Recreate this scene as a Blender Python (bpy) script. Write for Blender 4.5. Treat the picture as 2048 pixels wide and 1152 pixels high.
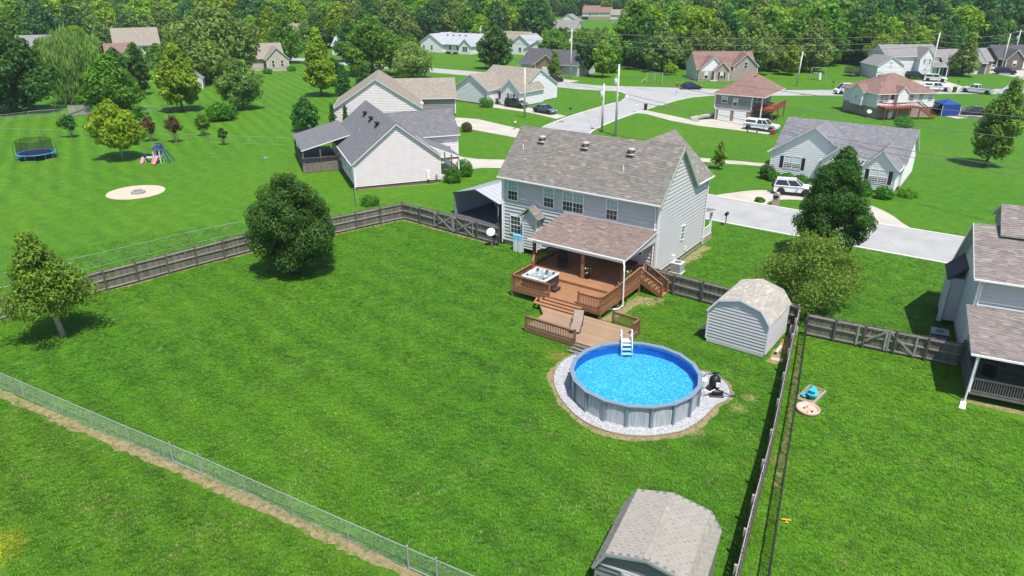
import bpy, math, random
import numpy as np
from mathutils import Vector, Matrix
for _o in list(bpy.data.objects): bpy.data.objects.remove(_o)
S = bpy.context.scene
COL = S.collection
RAD = math.radians
# ---------------------------------------------------------------- camera, sky, sun, exposure
cd = bpy.data.cameras.new('camera'); cam = bpy.data.objects.new('camera', cd); COL.objects.link(cam)
cam.location = (0, 0, 22.0)
cam.rotation_euler = (RAD(90 - 23.4), 0, RAD(35.25))
cd.sensor_width = 36.0; cd.lens = 36.0 * 1421 / 2048
cd.clip_start = 0.1; cd.clip_end = 6000
S.camera = cam
SUN = Vector((0.38, -0.22, 1.0)).normalized()
W = bpy.data.worlds.new('World'); S.world = W; W.use_nodes = True
_n = W.node_tree.nodes; _n.clear()
_sky = _n.new('ShaderNodeTexSky'); _sky.sky_type = 'NISHITA'; _sky.sun_disc = False
_sky.sun_elevation = math.asin(SUN.z); _sky.sun_rotation = math.atan2(SUN.x, SUN.y)
_sky.air_density = 1.0; _sky.dust_density = 1.0
_bg = _n.new('ShaderNodeBackground'); _bg.inputs[1].default_value = 0.122
_wo = _n.new('ShaderNodeOutputWorld')
W.node_tree.links.new(_sky.outputs[0], _bg.inputs[0]); W.node_tree.links.new(_bg.outputs[0], _wo.inputs[0])
sd = bpy.data.lights.new('sun', 'SUN'); sd.energy = 4.8; sd.angle = RAD(0.53); sd.color = (1.0, 0.955, 0.88)
sun = bpy.data.objects.new('sun', sd); COL.objects.link(sun)
sun.rotation_euler = SUN.to_track_quat('Z', 'Y').to_euler(); sun.location = (30, -20, 100)
S.view_settings.view_transform = 'Standard'; S.view_settings.look = 'None'
S.view_settings.exposure = 0.55; S.view_settings.gamma = 1.0
S.render.resolution_x = 1024; S.render.resolution_y = 576
S.cycles.max_bounces = 8; S.cycles.transparent_max_bounces = 12
R = random.Random(11)

# ---------------------------------------------------------------- materials
class NT:
    def __init__(s, name):
        s.m = bpy.data.materials.new(name); s.m.use_nodes = True
        s.t = s.m.node_tree; s.t.nodes.clear()
        s.out = s.t.nodes.new('ShaderNodeOutputMaterial')
    def n(s, ty, **kw):
        q = s.t.nodes.new(ty)
        for k, v in kw.items(): setattr(q, k, v)
        return q
    def l(s, a, b): s.t.links.new(a, b)
    def math(s, op, a, b=0.0, c=None):
        q = s.n('ShaderNodeMath', operation=op)
        for i, v in enumerate((a, b) if c is None else (a, b, c)):
            if hasattr(v, 'type'): s.l(v, q.inputs[i])
            else: q.inputs[i].default_value = v
        return q.outputs[0]
    def noise(s, vec, scale, detail=3.0, rough=0.55):
        q = s.n('ShaderNodeTexNoise'); q.inputs['Scale'].default_value = scale
        q.inputs['Detail'].default_value = detail; q.inputs['Roughness'].default_value = rough
        if vec is not None: s.l(vec, q.inputs['Vector'])
        return q.outputs[0]
    def mix(s, f, a, b, mode='MIX'):
        q = s.n('ShaderNodeMix', data_type='RGBA', blend_type=mode)
        for i, v in ((0, f), (6, a), (7, b)):
            if hasattr(v, 'type'): s.l(v, q.inputs[i])
            elif i == 0: q.inputs[0].default_value = v
            else: q.inputs[i].default_value = (*v[:3], 1)
        return q.outputs[2]
    def ramp(s, f, a, b):
        q = s.n('ShaderNodeMapRange'); q.inputs[1].default_value = a; q.inputs[2].default_value = b
        s.l(f, q.inputs[0]); return q.outputs[0]
    def mul(s, col, f):
        q = s.n('ShaderNodeVectorMath', operation='SCALE'); s.l(col, q.inputs[0])
        if hasattr(f, 'type'): s.l(f, q.inputs[3])
        else: q.inputs[3].default_value = f
        return q.outputs[0]
    def coord(s, which='Object'): return s.n('ShaderNodeTexCoord').outputs[which]
    def bump(s, h, dist, strength=1.0):
        q = s.n('ShaderNodeBump'); q.inputs['Strength'].default_value = strength; q.inputs['Distance'].default_value = dist
        s.l(h, q.inputs['Height']); return q.outputs[0]
    def bsdf(s, col, rough=0.7, spec=0.3, metal=0.0, normal=None):
        b = s.n('ShaderNodeBsdfPrincipled')
        if hasattr(col, 'type'): s.l(col, b.inputs['Base Color'])
        else: b.inputs['Base Color'].default_value = (*col[:3], 1)
        b.inputs['Roughness'].default_value = rough; b.inputs['Specular IOR Level'].default_value = spec
        b.inputs['Metallic'].default_value = metal
        if normal is not None: s.l(normal, b.inputs['Normal'])
        s.l(b.outputs[0], s.out.inputs[0]); return b

def mat(name, c, rough=0.75, var=0.12, scale=3.0, bump=0.0, bscale=30.0, metal=0.0, spec=0.3, tint=False, rnd=0.0, c2=None, stretch=None):
    t = NT(name); v = t.coord()
    if stretch:
        mp = t.n('ShaderNodeMapping'); mp.inputs['Scale'].default_value = stretch; t.l(v, mp.inputs[0]); v = mp.outputs[0]
    f = t.ramp(t.noise(v, scale, 5.0), 0.3, 0.7)
    a = [x * (1 - var) for x in c]; b = list(c2) if c2 else [x * (1 + var) for x in c]
    col = t.mix(f, a, b)
    if tint:
        at = t.n('ShaderNodeAttribute', attribute_name='tint'); col = t.mul(col, at.outputs['Fac'])
    if rnd:
        oi = t.n('ShaderNodeObjectInfo'); col = t.mul(col, t.math('MULTIPLY_ADD', oi.outputs['Random'], 2 * rnd, 1 - rnd))
    nm = t.bump(t.noise(v, bscale, 3.0), bump) if bump else None
    t.bsdf(col, rough, spec, metal, nm); return t.m

def brickmat(name, c1, c2, mortar, sx=1.0, sz=1.0, bw=0.42, bh=0.15, ms=0.02, rough=0.85):
    t = NT(name); v = t.coord(); sp = t.n('ShaderNodeSeparateXYZ'); t.l(v, sp.inputs[0])
    cb = t.n('ShaderNodeCombineXYZ'); t.l(t.math('ADD', sp.outputs[0], sp.outputs[1]), cb.inputs[0]); t.l(t.math('MULTIPLY', sp.outputs[2], sz), cb.inputs[1])
    b = t.n('ShaderNodeTexBrick'); t.l(cb.outputs[0], b.inputs['Vector'])
    b.inputs['Color1'].default_value = (*c1, 1); b.inputs['Color2'].default_value = (*c2, 1); b.inputs['Mortar'].default_value = (*mortar, 1)
    b.inputs['Scale'].default_value = sx; b.inputs['Mortar Size'].default_value = ms
    b.inputs['Brick Width'].default_value = bw; b.inputs['Row Height'].default_value = bh; b.inputs['Bias'].default_value = 0.0
    col = t.mix(t.ramp(t.noise(v, 1.5, 4), .3, .7), (.85, .85, .85), (1.12, 1.1, 1.08))
    col = t.mix(1.0, b.outputs[0], col, 'MULTIPLY')
    t.bsdf(col, rough, .2, 0, t.bump(b.outputs[1], -.01)); return t.m

def leafmat(name, c, trans=0.46, rnd=0.12):
    t = NT(name)
    at = t.n('ShaderNodeAttribute', attribute_name='tint')
    oi = t.n('ShaderNodeObjectInfo')
    col = t.mix(t.ramp(t.noise(t.coord(), 1.3, 2.0), .35, .65), [x * .8 for x in c], (c[0] * 1.3, c[1] * 1.15, c[2] * 1.0))
    col = t.mul(col, at.outputs['Fac'])
    hs = t.n('ShaderNodeHueSaturation'); t.l(col, hs.inputs['Color'])
    t.l(t.math('MULTIPLY_ADD', oi.outputs['Random'], .028, .488), hs.inputs['Hue'])
    t.l(t.math('MULTIPLY_ADD', oi.outputs['Random'], 2 * rnd, 1 - rnd), hs.inputs['Value'])
    col = hs.outputs[0]
    d = t.n('ShaderNodeBsdfPrincipled'); t.l(col, d.inputs['Base Color']); d.inputs['Roughness'].default_value = .5; d.inputs['Specular IOR Level'].default_value = .25
    tr = t.n('ShaderNodeBsdfTranslucent'); c3 = t.mix(1.0, col, (1.25, 1.2, .5), 'MULTIPLY'); t.l(c3, tr.inputs[0])
    mx = t.n('ShaderNodeMixShader'); mx.inputs[0].default_value = trans
    t.l(d.outputs[0], mx.inputs[1]); t.l(tr.outputs[0], mx.inputs[2]); t.l(mx.outputs[0], t.out.inputs[0]); return t.m

SPOTS = ((-31.2, 6.2, 1.7, (.34, .33, .010)), (-20.6, 34.3, 1.1, (.28, .24, .05)), (-10.4, 31.4, .9, (.34, .31, .13)), (-9.2, 35.0, .7, (.34, .31, .13)), (-9.0, 36.4, .6, (.34, .30, .13)), (-6.0, 31.5, .7, (.28, .24, .09)), (-19.3, 45.0, .8, (.34, .29, .14)))
def spots(t, v, col, f):
    """yellowed and worn places in the lawn"""
    br = t.noise(v, 1.6, 5.0, .7)
    for x, y, r, c in SPOTS:
        d = t.n('ShaderNodeVectorMath', operation='DISTANCE'); t.l(v, d.inputs[0]); d.inputs[1].default_value = (x, y, 0)
        m = t.ramp(t.math('ADD', t.math('DIVIDE', d.outputs['Value'], r), t.math('MULTIPLY', br, 1.3)), 1.55, .85)
        col = t.mix(t.math('MULTIPLY', m, f), col, c)
    return col
def lots(t, v, col):
    """each owner's lawn has its own green"""
    sp = t.n('ShaderNodeSeparateXYZ'); t.l(v, sp.inputs[0]); x, y = sp.outputs[0], sp.outputs[1]
    a = t.ramp(t.math('ADD', x, t.math('MULTIPLY', y, .175)), -1.15, -.85)                 # right neighbour
    a = t.math('MULTIPLY', a, t.ramp(y, 47.6, 46.9))
    col = t.mix(t.math('MULTIPLY', a, .40), col, t.mix(.5, col, (.120, .265, .006)))
    b = t.ramp(t.math('SUBTRACT', y, t.math('MULTIPLY', x, .117)), 17.5, 17.2)               # lot this side of the chain link
    col = t.mix(t.math('MULTIPLY', b, .55), col, t.mix(1.0, col, (1.12, .92, 1.0), 'MULTIPLY'))
    c = t.ramp(t.math('SUBTRACT', x, t.math('MULTIPLY', y, .16)), -58.6, -59.0)              # left neighbour
    return t.mix(t.math('MULTIPLY', c, .6), col, t.mix(1.0, col, (1.12, 1.05, .8), 'MULTIPLY'))
def grassmat():
    t = NT('lawn_grass'); v = t.coord()
    sp = t.n('ShaderNodeSeparateXYZ'); t.l(v, sp.inputs[0])
    fine = t.noise(v, 6.5, 5.0, .75); blade = t.noise(v, 22.0, 4.0, .75); mid = t.noise(v, .9, 5.0, .65); big = t.noise(v, .06, 3.0, .5)
    f = t.math('ADD', t.math('MULTIPLY', fine, .34), t.math('MULTIPLY', blade, .20))
    f = t.math('ADD', f, t.math('ADD', t.math('MULTIPLY', mid, .24), t.math('MULTIPLY', t.noise(v, 2.6, 5.0, .75), .22)))
    f = t.ramp(f, .40, .60)
    col = t.mix(f, (.019, .072, .0025), (.075, .215, .006))
    c2 = t.mix(f, (.030, .090, .0025), (.104, .236, .006))
    col = t.mix(t.math('MULTIPLY', t.ramp(big, .40, .70), .6), col, c2)
    # mowing stripes
    wob = t.math('MULTIPLY', t.noise(v, .12, 2.0), 5.0)
    st = t.math('SINE', t.math('ADD', t.math('ADD', t.math('MULTIPLY', sp.outputs[0], 1.2), t.math('MULTIPLY', sp.outputs[1], 2.6)), wob))
    msk = t.n('ShaderNodeMapRange'); msk.inputs[1].default_value = -76; msk.inputs[2].default_value = -104; t.l(sp.outputs[0], msk.inputs[0])
    st = t.math('MULTIPLY', t.math('MULTIPLY', st, .13), msk.outputs[0])
    st2 = t.math('SINE', t.math('ADD', t.math('MULTIPLY', sp.outputs[0], .35), t.math('ADD', t.math('MULTIPLY', sp.outputs[1], 2.4), wob)))
    m2 = t.n('ShaderNodeMapRange'); m2.inputs[1].default_value = 60; m2.inputs[2].default_value = 40; t.l(sp.outputs[1], m2.inputs[0])
    st = t.math('ADD', st, t.math('MULTIPLY', t.math('MULTIPLY', st2, .06), m2.outputs[0]))
    col = t.mul(col, t.math('ADD', st, 1.0))
    # dry straw flecks and yellow patches
    dry = t.math('MULTIPLY', t.ramp(t.noise(v, .7, 6.0, .72), .55, .66), t.ramp(t.noise(v, 6.0, 5.0, .8), .50, .62))
    dm = t.ramp(t.noise(v, .13, 2.0), .44, .58)
    near = t.n('ShaderNodeMapRange'); near.inputs[1].default_value = 48; near.inputs[2].default_value = 30; t.l(sp.outputs[1], near.inputs[0])
    col = t.mix(t.math('MULTIPLY', t.math('MULTIPLY', t.math('MULTIPLY', dry, dm), near.outputs[0]), .7), col, (.27, .27, .10))
    yel = t.math('MULTIPLY', t.ramp(t.noise(v, .21, 4.0, .6), .56, .72), t.ramp(fine, .42, .6))
    col = t.mix(t.math('MULTIPLY', yel, .5), col, (.085, .19, .006))
    col = lots(t, v, col); col = spots(t, v, col, t.ramp(fine, .40, .58))
    h = t.math('ADD', t.math('MULTIPLY', fine, .6), t.math('MULTIPLY', blade, .4))
    t.bsdf(col, .75, .18, 0, t.bump(h, .14, .7)); return t.m

def dirtmat(name, c, c2):
    """bare ground with grass straggling into it"""
    t = NT(name); v = t.coord()
    col = t.mix(t.ramp(t.noise(v, 2.5, 6.0, .7), .3, .7), c, c2)
    g = t.math('MULTIPLY', t.ramp(t.noise(v, 3.2, 6.0, .8), .50, .60), .85)
    gc = t.mix(t.noise(v, 14.0, 4.0, .7), (.03, .10, .005), (.09, .23, .014))
    col = t.mix(g, col, gc)
    t.bsdf(col, .9, .1, 0, t.bump(t.noise(v, 12.0, 5.0, .75), .12, .8)); return t.m

def poolwater(name='pool_water', c=(.56, .87, .97, 1)):
    t = NT(name)
    nm = t.bump(t.math('ADD', t.noise(t.coord(), 2.2, 3.0), t.noise(t.coord(), 6.0, 2.0)), .05, .5)
    tr = t.n('ShaderNodeBsdfTransparent'); tr.inputs[0].default_value = c
    gl = t.n('ShaderNodeBsdfGlossy'); gl.inputs['Roughness'].default_value = .05; t.l(nm, gl.inputs['Normal'])
    fr = t.n('ShaderNodeFresnel'); fr.inputs[0].default_value = 1.33; t.l(nm, fr.inputs['Normal'])
    mx = t.n('ShaderNodeMixShader'); t.l(fr.outputs[0], mx.inputs[0]); t.l(tr.outputs[0], mx.inputs[1]); t.l(gl.outputs[0], mx.inputs[2])
    t.l(mx.outputs[0], t.out.inputs[0]); return t.m

def linermat():
    t = NT('pool_liner'); v = t.coord()
    vo = t.n('ShaderNodeTexVoronoi'); vo.inputs['Scale'].default_value = 20.0; t.l(v, vo.inputs['Vector'])
    vp = t.n('ShaderNodeSeparateColor'); t.l(vo.outputs['Color'], vp.inputs[0])
    col = t.mix(vp.outputs[0], (.022, .25, .58), (.085, .47, .80))
    col = t.mix(t.ramp(vp.outputs[1], .87, .90), col, (.40, .72, .90))
    col = t.mix(t.ramp(vp.outputs[2], .90, .92), col, (.30, .30, .42))
    t.bsdf(col, .5, .3); return t.m

def netmat(name, c, alpha):
    t = NT(name); d = t.n('ShaderNodeBsdfDiffuse'); d.inputs[0].default_value = (*c, 1)
    tr = t.n('ShaderNodeBsdfTransparent'); mx = t.n('ShaderNodeMixShader'); mx.inputs[0].default_value = alpha
    t.l(tr.outputs[0], mx.inputs[1]); t.l(d.outputs[0], mx.inputs[2]); t.l(mx.outputs[0], t.out.inputs[0]); return t.m

def stonemat(name, c, c2, scale):
    t = NT(name); v = t.coord()
    vo = t.n('ShaderNodeTexVoronoi'); vo.inputs['Scale'].default_value = scale; t.l(v, vo.inputs['Vector'])
    sp = t.n('ShaderNodeSeparateColor'); t.l(vo.outputs['Color'], sp.inputs[0])
    col = t.mix(sp.outputs[0], c, c2); col = t.mul(col, t.math('SUBTRACT', 1.1, t.math('MULTIPLY', vo.outputs['Distance'], .5)))
    t.bsdf(col, .85, .2, 0, t.bump(vo.outputs['Distance'], -.04)); return t.m

def paving(name, c, joint):
    t = NT(name); v = t.coord()
    col = t.mix(t.ramp(t.noise(v, .35, 6.0, .65), .3, .7), [x * .86 for x in c], [x * 1.08 for x in c])
    col = t.mix(t.math('MULTIPLY', t.ramp(t.noise(v, 2.2, 6.0, .7), .58, .72), .35), col, [x * .62 for x in c])
    vo = t.n('ShaderNodeTexVoronoi', feature='DISTANCE_TO_EDGE'); vo.inputs['Scale'].default_value = joint; t.l(t.mix(.12, v, t.n('ShaderNodeTexNoise').outputs['Color']), vo.inputs['Vector'])
    col = t.mix(t.math('MULTIPLY', t.ramp(vo.outputs['Distance'], .008, .0), .25), col, [x * .4 for x in c])
    t.bsdf(col, .88, .2, 0, t.bump(t.noise(v, 60, 3), .01)); return t.m
def metalroof():
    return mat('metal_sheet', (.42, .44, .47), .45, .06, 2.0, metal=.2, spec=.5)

K = {}
def _mats():
    K.update(
    grass=grassmat(), dirt=dirtmat('bare_dirt', (.20, .145, .08), (.36, .28, .165)),
    road=paving('road_concrete', (0.32, 0.32, 0.32), .16), conc=paving('driveway_concrete', (.40, .378, .325), .28),
    kerb=mat('kerb_concrete', (.50, .49, .46), .85, .1, 2), asphalt=mat('dark_asphalt', (.07, .075, .085), .9, .2, 3, .02, 50),
    sand=mat('pale_sand', (.43, .375, .28), .9, .1, 1.5, .02, 30), gravel=stonemat('white_gravel', (.28, .29, .31), (.56, .56, .58), 16.0),
    siding=mat('grey_vinyl_siding', (0.47, 0.466, 0.468), .5, .03, 1.2), siding_w=mat('white_vinyl_siding', (.66, .66, .665), .5, .03, 1.2),
    siding_p=mat('pale_pinkish_siding', (0.63, 0.565, 0.575), .5, .05, 1.0), siding_b=mat('beige_siding', (.50, .49, .47), .55, .05, 1.0), siding_g=mat('taupe_grey_siding', (.22, .21, .20), .6, .05, 1.0),
    siding_blue=mat('pale_blue_siding', (.45, .55, .68), .55, .05, 1.0), navy=mat('navy_siding', (.06, .08, .12), .6, .05, 1),
    white=mat('white_trim', (.72, .72, .72), .5, .03, 2), soffit=mat('pale_soffit', (.55, .57, .55), .6, .04, 2),
    greentrim=mat('sage_green_trim', (.30, .38, .27), .6, .05, 2),
    sh_main=mat('brown_grey_shingle', (0.176, 0.16, 0.147), .9, .12, 2.0, .01, 60, tint=True), sh_porch=mat('reddish_brown_shingle', (0.205, 0.156, 0.138), .9, .12, 2.0, .01, 60, tint=True),
    sh_grey=mat('dark_grey_shingle', (0.1316, 0.1316, 0.1442), .9, .10, 2.0, .01, 60, tint=True), sh_shed=mat('weathered_tan_shingle', (0.32, 0.2944, 0.2592), .9, .10, 2.0, .01, 60, tint=True),
    sh_near=mat('tan_grey_tab_shingle', (0.2775, 0.2572, 0.2257), .9, .12, 2.5, .01, 60, rnd=.05, tint=True), sh_right=mat('grey_brown_shingle', (0.203, 0.1769, 0.1668), .9, .12, 2.0, .01, 60, tint=True),
    rf_tan=brickmat('tan_shingle_roof', (0.2392, 0.2102, 0.1711), (0.2972, 0.261, 0.2146), (0.1885, 0.1668, 0.145), bh=.11, bw=.5), rf_red=brickmat('red_brown_shingle_roof', (0.2015, 0.1235, 0.104), (0.247, 0.1534, 0.13), (0.169, 0.104, 0.091), bh=.11, bw=.5),
    rf_grey=brickmat('grey_shingle_roof', (0.196, 0.1932, 0.1988), (0.238, 0.2338, 0.238), (0.168, 0.168, 0.168), bh=.11, bw=.5), rf_dark=brickmat('dark_shingle_roof', (.075, .075, .085), (.1, .1, .11), (.06, .06, .07), bh=.11, bw=.5),
    rf_lgrey=brickmat('light_grey_shingle_roof', (0.312, 0.3445, 0.3705), (0.364, 0.39, 0.416), (0.286, 0.3055, 0.325), bh=.11, bw=.5),
    brick=brickmat('red_brick', (.22, .10, .07), (.30, .15, .10), (.38, .34, .30), bw=.22, bh=.075, ms=.012), brick_t=brickmat('tan_brick', (.27, .20, .17), (.34, .25, .21), (.42, .39, .36), bw=.22, bh=.075, ms=.012),
    brick_p=brickmat('pale_brick', (.42, .36, .31), (.50, .43, .37), (.5, .47, .43), bw=.22, bh=.075, ms=.012), brick_d=brickmat('dark_brick', (.10, .07, .06), (.15, .10, .085), (.2, .18, .17), bw=.22, bh=.075, ms=.012),
    glass=mat('window_glass', (.025, .03, .035), .06, .1, 1, spec=.9), blind=mat('window_blind_behind_glass', (.30, .40, .44), .12, .06, 4, spec=.8), blindw=mat('white_blind', (.58, .61, .63), .3, .06, 4, spec=.5),
    shutter=mat('dark_shutter', (.035, .037, .045), .6, .1, 3),
    deck=mat('stained_deck_wood', (.285, .142, .074), .6, .18, 2.0, .004, 30, rnd=.10, stretch=(.4, 5, 5)), deck2=mat('weathered_deck_wood', (0.285, 0.19, 0.122), .65, .15, 2.0, .004, 30, rnd=.10, stretch=(.4, 5, 5)),
    rail=mat('stained_rail_wood', (0.235, 0.112, 0.055), .6, .15, 3.0, rnd=.08), rail2=mat('brown_rail_wood', (.185, .105, .06), .6, .15, 3.0, rnd=.08), darkpost=mat('dark_brown_post', (.10, .045, .028), .6, .15, 3),
    fence=mat('weathered_fence_wood', (0.155, 0.133, 0.115), .9, .25, 2.5, .006, 25, rnd=.28, stretch=(4, 4, .5)), fencerail=mat('weathered_rail_wood', (0.27, 0.25, 0.23), .9, .2, 2.0, rnd=.15, stretch=(1, 1, 4)), fencepost=mat('dark_fence_post', (0.1, 0.087, 0.075), .9, .2, 2.0, rnd=.15),
    galv=mat('galvanised_steel', (0.36, 0.38, 0.4), .4, .06, 4, metal=.35, spec=.5), black=mat('black_plastic', (.012, .012, .014), .45, .1, 3, spec=.4), blackw=mat('black_wire', (.02, .02, .02), .6, .1, 3),
    dgrey=mat('dark_grey_plastic', (.06, .06, .065), .5, .1, 3), mgrey=mat('mid_grey_metal', (.26, .27, .28), .5, .08, 3, spec=.4), vent=mat('roof_vent_metal', (.34, .33, .33), .45, .1, 3, spec=.5),
    poolwall=mat('streaked_grey_pool_wall', (.30, .35, .39), .5, .25, 3.0, c2=(.46, .49, .51), stretch=(3, 3, .25)), poolrail=mat('blue_grey_pool_rail', (.16, .215, .27), .4, .06, 3, spec=.4),
    liner=linermat(), linerwall=mat('pool_liner_wall', (0.015, 0.13, 0.42), .4, .2, 9), linertile=mat('liner_tile_band', (.10, .25, .45), .4, .35, 14), water=poolwater(),
    tubshell=mat('marbled_spa_acrylic', (0.34, 0.36, 0.38), .2, .35, 3.5, spec=.6, c2=(.70, .71, .72)), tubside=mat('dark_brown_spa_cabinet', (.055, .032, .028), .6, .12, 3), tubwater=poolwater('spa_water', (.86, .94, .95, 1)),
    wicker=mat('brown_woven_plastic', (.24, .19, .155), .7, .12, 8), darkwicker=mat('dark_brown_wicker', (.05, .038, .034), .7, .12, 8),
    polewood=mat('pale_weathered_pole', (.50, .48, .44), .9, .15, 2), wire=mat('overhead_wire', (.16, .16, .16), .6, 0.0, 1), bark=mat('tree_bark', (.15, .12, .095), .95, .25, 4, .02, 12), barkp=mat('pale_bark', (.30, .27, .23), .95, .2, 4, .02, 12),
    rubber=mat('tyre_rubber', (.018, .018, .018), .8, .1, 5), chrome=mat('wheel_rim', (.45, .45, .46), .3, .05, 3, metal=.6, spec=.5), carglass=mat('car_glass', (.012, .015, .018), .05, 0, 1, spec=.9),
    cwhite=mat('white_car_paint', (.74, .75, .76), .2, .01, 1, spec=.6), cgrey=mat('brown_grey_car_paint', (.085, .075, .07), .22, .02, 1, spec=.6, metal=.3), cblue=mat('slate_blue_car_paint', (.13, .175, .215), .22, .02, 1, spec=.6, metal=.3),
    cnavy=mat('navy_car_paint', (.012, .02, .085), .2, .02, 1, spec=.7), cblack=mat('black_car_paint', (.012, .012, .015), .2, .02, 1, spec=.7), lamp_r=mat('red_tail_lamp', (.30, .01, .01), .3, .02, 1, spec=.5), lamp_w=mat('clear_head_lamp', (.6, .62, .64), .15, .02, 1, spec=.7),
    bluepad=mat('bright_blue_pad', (.02, .22, .52), .5, .06, 2), tmat=mat('trampoline_mat', (.012, .014, .045), .7, .1, 3), net=netmat('safety_net', (.03, .03, .03), .42),
    navyp=mat('navy_plastic', (.02, .04, .16), .45, .05, 2), pinkp=mat('pink_plastic', (.62, .20, .26), .45, .05, 2), greyp=mat('pale_grey_plastic', (.48, .48, .48), .5, .05, 2),
    cyanp=mat('turquoise_plastic', (.03, .42, .55), .45, .05, 2), redp=mat('red_plastic', (.40, .012, .02), .5, .05, 2), palepink=mat('pale_pink_plastic', (.55, .33, .31), .5, .05, 2), orange=mat('orange_toy', (.62, .30, .05), .6, .05, 2),
    tankblue=mat('pale_blue_tarp', (.22, .52, .78), .5, .1, 2), tent=mat('blue_tent_cloth', (.012, .045, .22), .6, .08, 2), dishm=mat('pale_dish', (.60, .63, .66), .4, .04, 3, spec=.5),
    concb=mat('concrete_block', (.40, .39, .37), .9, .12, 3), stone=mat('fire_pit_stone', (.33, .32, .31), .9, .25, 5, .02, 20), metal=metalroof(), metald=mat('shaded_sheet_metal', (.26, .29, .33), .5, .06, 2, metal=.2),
    redwood=mat('red_stained_wood', (.24, .055, .03), .6, .12, 3), greyboard=mat('grey_deck_wood', (.13, .12, .115), .8, .2, 3, rnd=.15), rust=dirtmat('brown_straw_mulch', (.26, .17, .07), (.40, .30, .14)),
    shedwall=mat('grey_shed_panel', (.14, .15, .15), .7, .08, 2), stopred=mat('stop_sign_red', (.40, .02, .02), .5, .05, 2), dblue=mat('utility_grey', (.50, .53, .56), .4, .05, 3),
    lf=leafmat('leaf_mid_green', (0.1, 0.25, 0.016)), lf_y=leafmat('leaf_yellow_green', (0.2016, 0.3528, 0.0157)), lf_d=leafmat('leaf_dark_green', (0.056, 0.16, 0.028)), lf_b=leafmat('leaf_deep_blue_green', (0.06, 0.172, 0.05)),
    lf_l=leafmat('leaf_light_green', (0.16, 0.275, 0.06)), lf_o=leafmat('leaf_olive', (0.15, 0.255, 0.03)), lf_w=leafmat('leaf_willow', (0.2185, 0.345, 0.0862)), lf_a=leafmat('leaf_airy_green', (.150, .270, .045)), lf_r=leafmat('leaf_reddish', (0.13, 0.095, 0.045)), lf_g=leafmat('leaf_bright_hedge', (0.065, 0.235, 0.016)))
_mats()

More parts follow.
